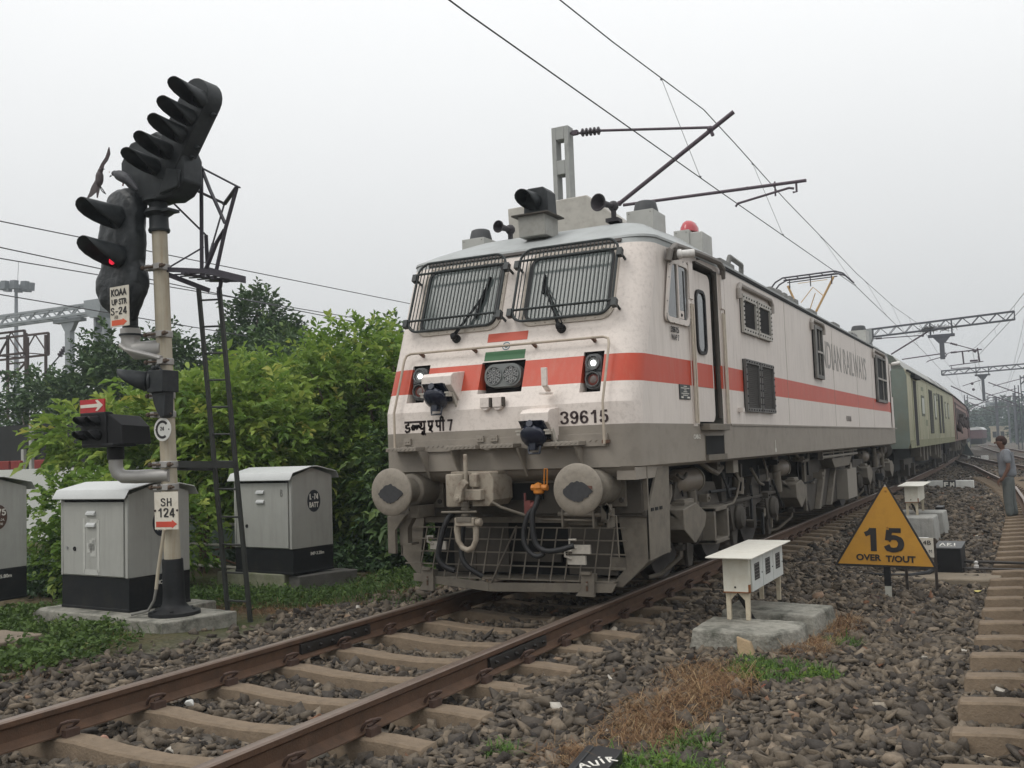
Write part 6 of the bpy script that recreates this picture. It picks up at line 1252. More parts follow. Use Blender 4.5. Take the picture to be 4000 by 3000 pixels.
for a,b in ((5.9,6.9),(11.2,12.1),(18.2,20.0),(26,27.5),(33,34.5),(40,41)):
    m=MB(); m.tube([(mxx(a),a,mz(a)),(cx(b),b,5.56)],.004,5); m.ball((cx(b),b,5.575),.02,6); m.ball((mxx(a),a,mz(a)-.02),.02,6); m.build('dropper',[WIREF],ov)
# nearest mast, behind the cab
ms=thing('concrete_mast','pale concrete mast with square openings and a tubular cantilever above the cab','mast',(-2.66,8.2,-.4))
m=MB(); z0,z1=-.4,7.24; xa,xb=-2.83,-2.50
m.box(xa,xa+.085,8.08,8.32,z0,z1); m.box(xb-.085,xb,8.08,8.32,z0,z1)
for a,b in ((7.0,7.24),(6.36,6.62),(5.5,5.9),(4.3,4.9),(3,3.6),(-.4,2.4)): m.box(xa+.085,xb-.085,8.08,8.32,a,b)
m.build('post',[M('mast_concrete',(.33,.335,.32),.85,var=.12,vs=4,dirt=(.2,.2,.19),ds=5,da=.5)],ms,bevel=.012)
CT=M('cantilever_tube',(.075,.055,.068),.55,metal=.3,var=.2,vs=9)
m=MB(); m.tube([(-2.50,8.2,7.12),(-2.36,8.2,7.10),(-2.30,8.2,7.08)],.022,6); m.tube([(-1.92,8.2,7.06),(.06,8.2,6.75)],.024,8); m.box(-2.47,-2.36,8.16,8.24,7.07,7.15); m.tube([(-1.62,8.2,5.70),(.47,8.2,6.94)],.038,10); m.tube([(-2.5,8.2,5.62),(-1.62,8.2,5.70)],.03,8); m.ball((.06,8.2,6.72),.06,8); m.tube([(.06,8.2,6.72),(.10,8.2,6.6)],.03,6); m.ball((-1.62,8.2,5.70),.05,8)
m.tube([(-1.55,8.2,5.66),(1.58,8.2,5.60+.0)],.028,8); m.tube([(.42,8.2,5.34),(.46,8.2,5.39),(1.30,8.2,5.52),(1.38,8.2,5.50)],.02,8); m.tube([(1.36,8.2,5.44),(1.42,8.2,5.44),(1.42,8.2,5.60)],.018,6); m.tube([(1.08,8.2,5.42),(1.08,8.2,5.66)],.014,5); m.ball((.63,8.2,5.62),.035,6)
m.build('cantilever',[CT],ms)
m=MB(); insul(m,(-2.30,8.2,7.09),(-1.92,8.2,7.06),.075,5); m.build('insulator',[INS],ms)
# lattice beams
GS=M('gantry_steel',(.085,.088,.10),.6,metal=.3,var=.15,vs=3)
def truss(m,x0,x1,y,zb0,zb1,zt0,zt1,n,w=.09,dy=.5,mi=0):
    for yy in (y-dy/2,y+dy/2):
        m.bar((x0,yy,zb0),(x1,yy,zb1),w,w,mi); m.bar((x0,yy,zt0),(x1,yy,zt1),w,w,mi)
        for k in range(n):
            t0,t1=k/n,(k+1)/n; a=lambda t,p,q:p+(q-p)*t
            p=(x0+(x1-x0)*t0,yy,a(t0,zb0,zb1)) if k%2==0 else (x0+(x1-x0)*t0,yy,a(t0,zt0,zt1)); q=(x0+(x1-x0)*t1,yy,a(t1,zt0,zt1)) if k%2==0 else (x0+(x1-x0)*t1,yy,a(t1,zb0,zb1))
            m.bar(p,q,w*.5,w*.5,mi)
    for x,z0,z1 in ((x0,zb0,zt0),(x1,zb1,zt1)): m.bar((x,y-dy/2,z0),(x,y-dy/2,z1),w,w,mi); m.bar((x,y+dy/2,z0),(x,y+dy/2,z1),w,w,mi)
    for k in range(0,n+1,2):
        x=x0+(x1-x0)*k/n; m.bar((x,y-dy/2,zb0+(zb1-zb0)*k/n),(x,y+dy/2,zb0+(zb1-zb0)*k/n),w*.5,w*.5,mi)
GY=46.
g1=thing('gantry','long lattice beam with a nest and two droparms above the far end of the locomotive','gantry',(-2.6,GY,-.4))
m=MB(); truss(m,-2.34,4.25,GY,6.62,6.92,7.02,7.32,17,.06,.35); m.build('lattice_beam',[GS],g1)
m=MB(); m.prism([(-2.90,7.0),(-2.33,7.05),(-2.33,6.55),(-2.45,6.30),(-2.86,6.28)],'y',GY-.35,GY+.35); m.box(-2.85,-2.4,GY-.25,GY+.25,-.4,6.3); m.build('column',[M('gantry_column_grey',(.27,.28,.28),.6,metal=.2,var=.12)],g1)
def droparm(root,x,y,zt,zb,w=.11):
    m=MB(); m.box(x-.62,x+.62,y-.12,y+.12,zt-.14,zt,0); m.prism([(x-.4,zt-.14),(x+.4,zt-.14),(x+w*1.3,zt-.45),(x-w*1.3,zt-.45)],'y',y-.1,y+.1); m.box(x-w,x+w,y-.1,y+.1,zb,zt-.45)
    for q in (-.5,.5): m.bar((x+q,y,zt),(x+q,y,zt+.7),.07,.07)
    m.build('droparm',[GS],root)
droparm(g1,.92,GY,6.48,5.22)
m=MB(); r_=np.random.default_rng(3)
for k in range(120): 
    a=Vector((.35+r_.normal()*.22+ (0.75 if k%3==0 else 0),GY+r_.normal()*.12,6.78+r_.normal()*.05)); d=Vector((r_.normal(),r_.normal()*.5,r_.normal()*.35)).normalized()*.22; m.bar(a-d,a+d,.014,.014)
m.build('nest',[M('twigs',(.05,.042,.04),.9)],g1)
m=MB(); m.tube([(1.05,GY,6.05),(1.3,GY,6.0)],.02,5); insul(m,(1.3,GY,6.0),(1.62,GY,5.88),.06,4); m.tube([(1.62,GY,5.88),(2.45,GY,5.56)],.022,6); m.tube([(1.03,GY,5.35),(1.18,GY,5.50),(1.3,GY,5.52)],.02,5); insul(m,(1.3,GY,5.52),(1.58,GY,5.53),.06,4); m.tube([(1.58,GY,5.53),(2.72,GY,5.58)],.03,6); m.ball((2.4,GY,5.52),.09,8); m.ball((2.12,GY,5.53),.05,6)
m.bar((1.83,GY,5.56),(1.86,GY,4.92),.07,.07); m.bar((2.52,GY,5.66),(2.58,GY,4.98),.07,.07); m.tube([(1.2,GY,4.86),(2.75,GY,4.98)],.022,6); m.tube([(1.25,GY,4.72),(1.32,GY,4.72),(2.1,GY,4.72),(2.2,GY,4.66)],.018,6); m.tube([(1.3,GY,4.7),(1.28,GY,4.86)],.016,5)
m.box(2.15,2.5,GY-.1,GY+.1,5.0,5.08); m.build('side_cantilever',[CT],g1)
m=MB(); m.tube([(-2.3,GY,6.52),(0.02,GY,6.50)],.024,6); m.tube([(-1.5,GY,5.65),(.45,GY,6.75)],.04,8); m.ball((.05,GY,6.48),.07,8); m.tube([(-1.0,GY,5.35),(1.1,GY,5.52)],.028,6); m.tube([(.15,GY,5.12),(.3,GY,5.2),(1.1,GY,5.38)],.02,6); m.tube([(1.0,GY,5.33),(1.08,GY,5.33),(1.08,GY,5.5)],.018,5); insul(m,(-2.2,GY,6.52),(-1.9,GY,6.52),.06,4); m.build('cantilever',[CT],g1)
g2=thing('gantry','more distant lattice beam with one long droparm over the yard','gantry',(-2.1,88,-.4))
GY2=88.; m=MB(); truss(m,-2.02,9.0,GY2,6.72,7.0,7.10,7.38,24,.09,.5); m.build('lattice_beam',[GS],g2); droparm(g2,1.25,GY2,6.6,4.25,.12)
m=MB(); m.tube([(-1.35,GY2,5.72),(1.1,GY2,4.28)],.055,7); m.tube([(-.4,GY2,5.65),(1.1,GY2,6.1)],.03,6); m.ball((.38,GY2,5.82),.13,8); m.ball((.46,GY2,5.3),.13,8); m.box(8.6,9.0,87.7,88.3,-.4,6.9); m.build('cantilever',[CT],g2)
def farmast(x,y,h,label,lat=True,arm=None,group='distant masts along the yard'):
    r=thing('line_mast',label,'mast',(x,y,-.4),group); m=MB()
    if lat:
        for s in (-.16,.16): m.bar((x+s,y,-.4),(x+s,y,h),.1,.1)
        k=0; z=-.3
        while z<h: m.bar((x-.16,y,z),(x+.16,y,z+.35 if k%2 else z),.06,.12); z+=.7; k+=1
    else: m.box(x-.15,x+.15,y-.1,y+.1,-.4,h)
    m.build('post',[GS],r)
    if arm:
        m=MB(); m.tube([(x,y,h-.3),(x+arm,y,h-.9)],.035,6); m.tube([(x,y,h-1.9),(x+arm*1.15,y,h-.5)],.05,6); m.tube([(x,y,h-2.0),(x+arm*1.2,y,h-2.0)],.03,6); m.build('cantilever',[CT],r)
farmast(-1.75,120,6.0,'lattice mast just right of the last coaches against the hazy trees',True,2.2)
farmast(4.30,100,6.9,'tall lattice mast at the right edge below the second gantry',True,-2.6); farmast(3.75,101,6.0,'shorter lattice mast left of the tall mast at the right edge',True,-2.6)
farmast(1.4,120,5.6,'thin mast rising beside the hazy concrete tower',False,-2.5); farmast(3.0,150,7.0,'slim pale mast among the far trees at the right',False,-2.4); farmast(1.9,170,6.5,'farthest pale mast between the tower and the right edge',False,2)
# right hand wires of the other tracks
def wires(name,label,pairs,r=.009):
    o=thing(name,label,'overhead line',pairs[0][0],'other overhead lines'); 
    for k,(a,b) in enumerate(pairs):
        m=MB(); a,b=Vector(a),Vector(b); n=10; sag=.012*(a-b).length if len(pairs)>1 and k==1 else 0; m.tube([a.lerp(b,t/n)-Vector((0,0,sag*4*(t/n)*(1-t/n))) for t in range(n+1)],r,5); m.build('wire',[WIREF],o)
    if len(pairs)>1:
        (a,b),(c,d)=pairs[:2]
        for t in (.12,.3,.5,.7,.88):
            p=Vector(a).lerp(Vector(b),t); q=Vector(c).lerp(Vector(d),t); L_=(Vector(c)-Vector(d)).length*.012; q.z-=L_*4*t*(1-t); m=MB(); m.tube([p,q],.004,4); m.build('dropper',[WIREF],o)
wires('overhead_line','pair of wires crossing the top right corner down to the side cantilever',[((6.1,15.6,5.7),(2.508,46,5.25)),((6.4,16.5,7.0),(2.29,46,5.59))])
wires('overhead_line','pair of wires running from the side cantilever into the distance',[((2.508,46,5.25),(.3,120,5.0)),((2.29,46,5.59),(.2,120,6.2))])
wires('overhead_line','pair of wires sloping at the far right edge over the siding',[((4.9,52,7.0),(2.0,130,5.3)),((4.85,52,8.2),(1.9,130,6.6))])
wires('overhead_line','pair of wires over the train beyond the first gantry',[((-.9,90,5.5),(-3.5,160,5.5)),((-.95,90,6.8),(-3.6,160,6.7))])
# left hand wires, gantry, floodlights
wires('overhead_line','upper pair of wires on the left passing behind the signal',[((-12.4,-8,6.05),(-12.3,90,6.3)),((-12.1,-8,5.98),(-12.1,90,6.15))],.012)
wires('overhead_line','lower pair of wires on the left with thin droppers over the bush',[((-13.2,-8,5.56),(-12.9,90,5.5)),((-13.4,-8,5.4),(-13.3,90,5.4))],.012)
GL=20.; GSL=M('gantry_pale_steel',(.27,.29,.30),.6,metal=.2,var=.1); g3=thing('gantry','pale lattice gantry with drop columns rising behind the bushes on the left','gantry',(-28.7,GL,-.5))
m=MB(); truss(m,-45,-29.3,GL,7.65,7.66,8.10,8.02,34,.09,.5); m.build('lattice_beam',[GSL],g3)
m=MB(); m.prism([(-29.4,8.15),(-28.45,8.15),(-28.45,7.65),(-28.6,7.4),(-29.0,7.4),(-29.3,7.6)],'y',GL-.4,GL+.4); 
for s in (-.25,.25): m.box(-28.75+s-.06,-28.75+s+.06,GL-.2,GL+.2,-.5,7.4)
for k in range(9): m.bar((-29.0,GL,.4+k*.8),(-28.5,GL,1.2+k*.8) if k%2 else (-28.5,GL,.4+k*.8),.08,.1)
m.build('column',[GSL],g3)
m=MB(); m.box(-31.6,-29.9,GL-.15,GL+.15,7.42,7.55); m.prism([(-31.2,7.42),(-30.3,7.42),(-30.55,7.05),(-30.95,7.05)],'y',GL-.1,GL+.1); m.box(-30.9,-30.6,GL-.12,GL+.12,2.,7.05); m.build('droparm',[GSL],g3)
m=MB(); insul(m,(-31.0,GL,6.4),(-31.4,GL,6.05),.12,4); m.tube([(-30.9,GL,6.5),(-31.0,GL,6.4)],.03,5); m.tube([(-31.4,GL,6.05),(-32.6,GL,5.2)],.03,5); m.build('stay_insulator',[INS],g3)
fm=thing('floodlight_mast','slender mast with a ring of floodlights at the far left','floodlight mast',(-89.6,60,-.5))
m=MB(); m.lathe([(.38,0),(.16,21.2)],(-89.6,60,-.5),(0,0,1),10); m.tube([(-89.4,60,20.6),(-89.2,60,23.2)],.03,4); m.build('mast',[M('mast_grey',(.20,.21,.22),.6,metal=.3)],fm)
for k in range(8):
    a=2*PI*k/8; x,y=-89.6+1.35*math.cos(a),60+1.35*math.sin(a); m=MB(); m.bar((-89.6,60,20.3),(x,y,20.5),.1,.1); m.prism([(x-.45,20.2),(x+.35,20.1),(x+.45,20.95),(x-.3,21.0)],'y',y-.25,y+.25); m.build('floodlight',[M('flood_grey',(.13,.14,.15),.5)],fm)
rs=thing('steel_portal','rusty brown lattice portal at the left edge','portal',(-35,22,-.5))
m=MB(); RSM=M('portal_rust_brown',(.075,.05,.045),.8,var=.25,vs=2)
truss(m,-42,-34.7,21.4,6.5,6.5,7.55,7.5,8,.09,1.2)
for x in (-36.0,-34.75): m.bar((x,20.9,-.5),(x,20.9,7.4),.1,.1); m.bar((x,21.9,-.5),(x,21.9,7.4),.1,.1)
for k in range(9): m.bar((-36.0,20.9,k*.8-.3),(-34.75,20.9,k*.8+.5) if k%2 else (-34.75,20.9,k*.8-.3),.07,.07)
m.build('frame',[RSM],rs)
# ================================================================ coaches and distant train
def coach(y0,y1,label,base,mats,first=False,people=False):
    ca=float(xc(y0)); cb=float(xc(y1)); ang=math.atan2(-(cb-ca),y1-y0); L_=math.hypot(cb-ca,y1-y0)
    r=thing('passenger_coach',label,'coach',(ca,y0,0),'coaches behind the locomotive'); T=Matrix.Translation((ca,y0,0))@Matrix.Rotation(ang,4,'Z')
    side,endm,roof,dark=mats
    prof=[(-1.56,1.10),(-1.62,1.25),(-1.62,3.10),(-1.55,3.32),(-1.30,3.66),(-.9,3.88),(-.4,4.0),(.4,4.0),(.9,3.88),(1.30,3.66),(1.55,3.32),(1.62,3.10),(1.62,1.25),(1.56,1.10)]
    m=MB(T); m.prism(prof[:4]+prof[10:],'y',.05,L_-.05,0); b=m.build('body',[side],r)
    m=MB(T); m.prism([(x,z) for x,z in prof[3:11]]+[(1.50,3.30),(-1.50,3.30)],'y',0,L_,0)
    m.build('roof',[roof],r)
    m=MB(T); m.prism([(x*.995,z) for x,z in prof],'y',.0,.05,0); m.box(-.55,.55,-.45,.0,1.1,3.3,1); m.box(.75,1.15,-.02,.0,1.7,2.3,1); m.build('end_wall',[endm,M('vestibule_dark',(.035,.036,.034),.8)],r)
    m=MB(T); m.box(1.605,1.665,.1,L_-.1,3.23,3.27); m.build('gutter',[DARK()],r)
    m=MB(T); m.box(-1.1,1.1,.6,L_-.6,.45,1.12); m.build('underframe',[DARK()],r)
    for yy in (2.2,L_-4.8):
        m=MB(T); m.box(1.0,1.2,yy,yy+2.6,.45,.75); 
        for k in (.4,2.2): m.lathe([(.45,-.06),(.45,.06)],(.95,yy+k,.45),(1,0,0),20); m.box(1.05,1.3,yy+k-.15,yy+k+.15,.25,.6)
        m.build('bogie',[UNDER()],r)
    for yy in np.arange(5.5,L_-6,1.3):
        if random.random()<.75:
            m=MB(T); h=random.uniform(.3,.6); m.box(1.0,1.4,yy,yy+.35,1.08-h,1.1); m.build('underframe_box',[UNDERL()],r,bevel=.01)
    return r,T,L_,b
GCS=M('coach_green_stained',(.33,.33,.225),.7,var=.22,vs=1.2,dirt=(.46,.42,.30),ds=1.3,da=1.2,streak=1.6)
GCE=M('coach_end_grey_green',(.15,.18,.155),.7,var=.15,vs=2,dirt=(.16,.14,.09),ds=1.5,da=.6)
RFC=M('coach_roof_grey',(.32,.32,.30),.6,var=.12,vs=1.5,dirt=(.2,.2,.18),ds=2,da=.5)
c1,T,L_,b=coach(21.1,42.6,'green and cream power coach with louvres coupled behind the locomotive',0,(GCS,GCE,RFC,None),True)
def onside(y0,y1,z0,z1,name,mat,root,d=.012,parts=None):
    m=MB(T); m.box(1.62,1.62+d,y0,y1,z0,z1,0); return m.build(name,[mat],root)
onside(1.5,2.6,1.15,3.05,'doorway',DARK(),c1); onside(1.35,1.5,1.1,3.1,'door_pillar',GCS,c1,.02)
LV=M('louvre_black',(.03,.03,.026),.7); LVS=M('louvre_slat_green',(.06,.065,.045),.7)
for y0,y1 in ((7.3,8.8),(11.6,12.6),(13.2,14.3)):
    m=MB(T); m.box(1.62,1.63,y0,y1,1.5,3.0,0)
    for k in range(26): m.box(1.63,1.645,y0+.05,y1-.25,1.5+k*.058,1.518+k*.058,1)
    m.build('louvre',[LV,LVS],c1)
for y0,y1,z0,z1 in ((4.2,5.3,2.05,2.7),(9.6,10.4,2.0,2.95),(10.8,11.2,2.7,3.0),(15.4,16.0,2.1,2.8),(17.2,17.8,2.1,2.8)):
    fr_=onside(y0,y1,z0,z1,'window_frame',M('frame_dark_green',(.07,.08,.05),.6),c1); m=MB(T); m.box(1.632,1.637,y0+.12,y1-.12,z0+.08,z1-.08,0); m.build('pane',[M('pane_pale',(.4,.42,.36),.4,var=.1)],fr_)
for y in (9.1,9.4,12.9,14.7,15.0,16.5,18.4): onside(y,y+.1,1.9,2.9,'rain_streak',M('streak_cream',(.42,.42,.33),.8),c1,.004)
onside(1.2,3.0,3.1,3.2,'door_hood',DARK(),c1,.12)
for y in (12.0,13.5,16.0,17.5): 
    m=MB(T); m.rings([[(x*1.004,y+k*.12,z*1.003) for x,z in [(1.55,3.32),(1.30,3.66),(.9,3.88),(.4,4.0)]]+[(x*.99,y+k*.12,z*.99) for x,z in [(.4,4.0),(.9,3.88),(1.30,3.66),(1.55,3.32)]] for k in (0,1)]); m.build('roof_rib',[M('rib_dark',(.10,.10,.10),.7)],c1)
m=MB(T); 
for y in (3.2,6.6,9.0,11.0,14.8,18.0): m.box(1.62,1.624,y,y+.012,1.15,3.1,0)
m.build('panel_seam',[M('coach_seam',(.16,.16,.10),.8)],c1)
onside(.1,21.3,1.10,1.32,'sill_band',M('sill_olive',(.20,.20,.12),.75,var=.2,vs=2),c1,.006)
onside(5.6,6.3,1.75,1.95,'faint_mark',M('mark_grey_green',(.20,.22,.15),.8),c1,.003)
onside(4.4,5.2,2.85,2.98,'faint_mark',M('mark_grey_green'),c1,.003)
# curving rake behind it
PK=M('coach_faded_pink',(.26,.17,.145),.7,var=.15,vs=1.5,dirt=(.16,.10,.08),ds=2,da=.6); MR=M('coach_maroon',(.13,.05,.05),.65,var=.15,vs=1.5)
for i,(a,b_,mt,lab) in enumerate(((43.3,64.8,PK,'faded pink second class coach with open windows behind the green coach'),(65.5,87,MR,'maroon coach farther back as the train bends left'),(87.7,109,MR,'last maroon coach in view at the bend'))):
    c2,T,L_,b=coach(a,b_,lab,0,(mt,mt,RFC,None))
    onside(1.0,2.0,1.2,3.0,'doorway',DARK(),c2)
    for k in range(9):
        y=3+k*1.9; wf=onside(y,y+1.1,2.05,2.75,'window',DARK(),c2)
    onside(.4,L_-.4,2.9,3.0,'stripe',M('stripe_dark_maroon',(.07,.03,.03),.7),c2,.006)
    if i==0:
        for y,z in ((4.0,2.3),(7.8,2.35),(11.5,2.25),(15.4,2.3),(1.4,2.0)):
            p=T@Vector((1.72,y,z)); r=thing('person','passenger leaning out of the pink coach in dark clothes','person',p,'passengers leaning out')
            skinbody('body',[p,p+Vector((.08,0,-.2)),p+Vector((-.05,0,-.45)),p+Vector((.10,-.22,-.35)),p+Vector((.18,-.25,-.55)),p+Vector((.06,-.02,.17))],[(0,1),(1,2),(1,3),(3,4),(0,5)],[.06,.15,.15,.06,.045,.09],M('passenger_dark',(.05,.035,.032),.8,var=.3),par=r,sub=1)
# distant coach on the far siding
r=thing('distant_coach','distant brown coach standing on the far siding in the haze','coach',(-1.5,132,0))
m=MB(); m.prism([(-2.35,.75),(-2.35,1.85),(-2.2,2.15),(-1.0,2.2),(-.65,1.9),(-.65,.75)],'y',132,146,0); m.build('body',[M('far_coach_brown',(.10,.055,.06),.7)],r); m=MB(); m.prism([(-2.40,1.85),(-2.2,2.17),(-1.0,2.22),(-.6,1.88)],'y',131.9,146,0); m.build('roof',[M('far_roof_pale',(.5,.5,.5),.6)],r); m=MB(); m.box(-2.2,-.8,132.2,146,0,.75); m.build('underframe',[DARK()],r)
# ================================================================ vegetation
def leaf_faces(base,d,size,fold,rng,wid=.42,droop=.0):
    """folded leaves: two triangles each side of the midrib; base,d (n,3)"""
    n=len(base); d=d/np.linalg.norm(d,axis=1,keepdims=True)
    up=rng.normal(0,.45,(n,3)); up[:,2]+=1; s=np.cross(d,up); s/=np.linalg.norm(s,axis=1,keepdims=True)+1e-9; nn=np.cross(s,d)
    L=size[:,None]; w=L*wid
    mid=base+d*L*.5+nn*L*.06; tip=base+d*L-np.array([0,0,1])*L*droop
    l=mid+s*w*.5+nn*L*fold; r=mid-s*w*.5+nn*L*fold
    l2=base+d*L*.22+s*w*.36+nn*L*fold*.5; r2=base+d*L*.22-s*w*.36+nn*L*fold*.5
    V=np.stack([base,l2,l,tip,r,r2],1).reshape(-1,3); o=(np.arange(n)*6)[:,None]
    F=np.concatenate([o+np.array([[0,1,2,3]]),o+np.array([[0,3,4,5]])],0)
    return V,F
def sprays(C,D,nl,ll,rng,spread=.9,jit=.25):
    """pinnate sprays: a short stem from C along D with nl leaves alternating either side"""
    n=len(C); D=D/np.linalg.norm(D,axis=1,keepdims=True); S=np.cross(D,np.array([0,0,1.])+rng.normal(0,.2,(n,3))); S/=np.linalg.norm(S,axis=1,keepdims=True)+1e-9
    B=[];DD=[];SZ=[]
    for k in range(nl):
        t=(k+.5)/nl; sg=1 if k%2 else -1
        b=C+D*(ll*nl*.36*t)[:,None]-np.array([0,0,1])*(ll*nl*.36*t*t*.25)[:,None]; d=D*.75+S*sg*spread*(1-.6*t)+rng.normal(0,jit,(n,3)); d[:,2]-=.25*t
        B.append(b); DD.append(d); SZ.append(ll*rng.uniform(.75,1.2,n))
    return np.concatenate(B),np.concatenate(DD),np.concatenate(SZ)
def crown_points(lobes,n,rng,shell=.72):
    P=[];N=[]
    vol=np.array([a[3]*a[4]+a[4]*a[5]+a[3]*a[5] for a in lobes]); cnt=(vol/vol.sum()*n).astype(int)
    for (cx_,cy_,cz_,rx,ry,rz),k in zip(lobes,cnt):
        q=rng.normal(size=(k,3)); q/=np.linalg.norm(q,axis=1,keepdims=True); ra=np.clip(rng.normal(.9,.14,k),shell-.3,1.15)[:,None]
        bump=1+.16*np.sin(q[:,:1]*7+cx_)*np.sin(q[:,1:2]*6+cy_)+.12*np.sin(q[:,2:]*9+q[:,:1]*5)
        P.append(np.array([cx_,cy_,cz_])+q*ra*bump*np.array([rx,ry,rz])); N.append(q)
    return np.concatenate(P),np.concatenate(N)
GREENS=[(0,(.06,.12,.025)),(.3,(.12,.21,.035)),(.6,(.21,.31,.055)),(.85,(.32,.40,.085)),(1,(.42,.40,.09))]
DKGR=[(0,(.025,.055,.024)),(.4,(.05,.095,.035)),(.8,(.085,.14,.045)),(1,(.13,.19,.055))]
LEAFM=Mattr('leaf_bright_green',GREENS,.5,trans=.4,var=.12,vs=3); LEAFD=Mattr('leaf_deep_green',DKGR,.55,trans=.15,var=.12,vs=3)
BARK=M('bark_grey_brown',(.10,.08,.06),.9,var=.25,vs=9,bump=.4)
def plant(name,label,cat,lobes,nspray,nl,ll,mat,seed,loc,stems,group=None,wid=.42,bias=0.,spread=.9,tmean=.5):
    rng=np.random.default_rng(seed); r=thing(name,label,cat,loc,group)
    C,N=crown_points(lobes,nspray,rng); g=C[:,2]>loc[2]-.1; C,N=C[g],N[g]
    D=N*1.0+rng.normal(0,.55,C.shape); D[:,2]+=.25
    B,DD,SZ=sprays(C,D,nl,np.full(len(C),ll)*rng.uniform(.55,1.25,len(C)),rng,spread)
    V,F=leaf_faces(B,DD,SZ,.10,rng,wid,.12)
    base_t=np.clip(rng.normal(tmean,.17,len(C)),0,.97); base_t[rng.uniform(0,1,len(C))>.995]=1.
    t=np.tile(base_t,nl)+rng.normal(0,.06,len(B)); V=V-np.array(loc)
    raw_mesh('foliage',V,F,mat,np.repeat(np.clip(t+bias,0,1),6),r)
    m=MB()
    for p in stems:
        m.tube([Vector(q) for q in p],[.05*(1-.75*i/(len(p)-1))*(1.6 if len(stems)<3 else 1) for i in range(len(p))],7)
    m.build('stem',[BARK],r); return r
def stemset(c,n,h,sp,rng):
    S_=[]
    for k in range(n):
        a=rng.uniform(0,2*PI); d=np.array([math.cos(a),math.sin(a)])*sp*rng.uniform(.4,1); S_.append([(c[0]+d[0]*.08,c[1]+d[1]*.08,c[2]-.1),(c[0]+d[0]*.3,c[1]+d[1]*.3,c[2]+h*.35),(c[0]+d[0]*.7,c[1]+d[1]*.7,c[2]+h*.7),(c[0]+d[0],c[1]+d[1],c[2]+h)])
    return S_
rs_=np.random.default_rng(21)
BG_='bushes along the left of the track'
plant('bush','big bright green bush behind the battery cabinet reaching up beside the cab','bush',[(-6.2,6.0,1.7,1.9,1.1,1.6),(-4.6,6.6,1.6,1.3,1.2,1.6),(-5.9,6.8,2.65,1.3,1.1,1.05),(-4.5,7.2,2.35,1.0,1.0,1.1),(-6.6,6.2,1.0,1.6,.9,1.1),(-5.0,6.2,.7,1.5,1.0,1.1)],6500,7,.14,LEAFM,31,(-5.4,6.4,-.3),stemset((-5.4,6.5,-.3),9,3.2,1.4,rs_),BG_,.44)
plant('bush','bright green bush between the ladder and the battery cabinet with long drooping sprays','bush',[(-8.4,6.4,1.95,1.6,1.0,1.2),(-7.2,6.8,2.2,1.3,1.0,1.05),(-9.1,6.5,2.2,1.3,1.0,.95),(-7.4,6.4,1.6,1.0,.8,1.0)],4500,7,.14,LEAFM,32,(-8,6.4,-.3),stemset((-8,6.4,-.3),7,2.8,1.3,rs_),BG_,.44)
plant('bush','bright green bush left of the signal post with long leaf sprays over the shed','bush',[(-7.7,3.3,1.95,.85,.6,.5),(-7.0,3.6,1.75,.9,.7,.8),(-8.9,3.0,2.0,.7,.4,.22),(-8.7,3.0,1.55,.6,.35,.16),(-6.4,4.0,1.8,.8,.7,.9)],1300,8,.17,LEAFM,33,(-7.6,3.6,-.3),[[(-7.4,3.7,-.4),(-7.5,3.6,.6),(-7.8,3.4,1.4),(-8.2,3.2,1.9)],[(-7.2,3.8,-.4),(-7.0,3.8,.8),(-6.8,3.9,1.8)],[(-7.5,3.7,-.4),(-8.0,3.3,.9),(-8.8,3.05,1.5)]],BG_,.42,.06)
plant('bush','dark leafy shrub standing close to the left buffer of the locomotive','bush',[(-3.9,6.2,1.1,.8,.9,1.3),(-3.7,5.0,.5,.6,.7,.75),(-4.2,5.2,1.0,.6,.7,.9)],1700,6,.15,LEAFD,34,(-3.9,5.8,-.3),stemset((-3.9,5.8,-.3),6,1.8,.7,rs_),BG_,.46,.2)
plant('bush','low round leaved creeper between the two left cabinets','bush',[(-6.55,1.5,.35,.75,.5,.75),(-6.2,1.2,.1,.6,.5,.55),(-7.0,1.8,.7,.7,.5,.6),(-6.0,2.0,.55,.6,.5,.6),(-7.6,1.6,.75,.7,.5,.5),(-7.0,1.5,.2,.8,.5,.5)],1900,5,.105,LEAFM,35,(-6.4,1.5,-.3),stemset((-6.4,1.5,-.3),5,.9,.5,rs_),BG_,.7,-.1)
m=MB(); 
fl_=thing('hibiscus_flower','single red flower on the creeper between the left cabinets','flower',(-6.35,1.0,1.02))
for k in range(5):
    a=2*PI*k/5; m.hexa([(-6.35+.01*math.cos(a),.98,1.02+.01*math.sin(a)),(-6.35+.055*math.cos(a-.5),.96,1.02+.055*math.sin(a-.5)),(-6.35+.07*math.cos(a),.95,1.02+.07*math.sin(a)),(-6.35+.055*math.cos(a+.5),.96,1.02+.055*math.sin(a+.5))]+[(-6.35+.01*math.cos(a),.985,1.02+.01*math.sin(a)),(-6.35+.055*math.cos(a-.5),.965,1.02+.055*math.sin(a-.5)),(-6.35+.07*math.cos(a),.955,1.02+.07*math.sin(a)),(-6.35+.055*math.cos(a+.5),.965,1.02+.055*math.sin(a+.5))])
m.build('petals',[M('petal_red',(.5,.015,.02),.5)],fl_)
TG='trees behind the bushes'
plant('tree','dark bushy tree far left in front of the pale gantry','tree',[(-20.5,13,2.4,2.6,1.2,2.3),(-24,13.5,2.0,2.4,1.2,2.2),(-19.5,13,3.6,1.3,1.0,1.4)],3600,6,.22,LEAFD,41,(-20.5,11.5,-.5),stemset((-20.5,11.5,-.5),5,3.4,1.4,rs_),TG,.45,.08)
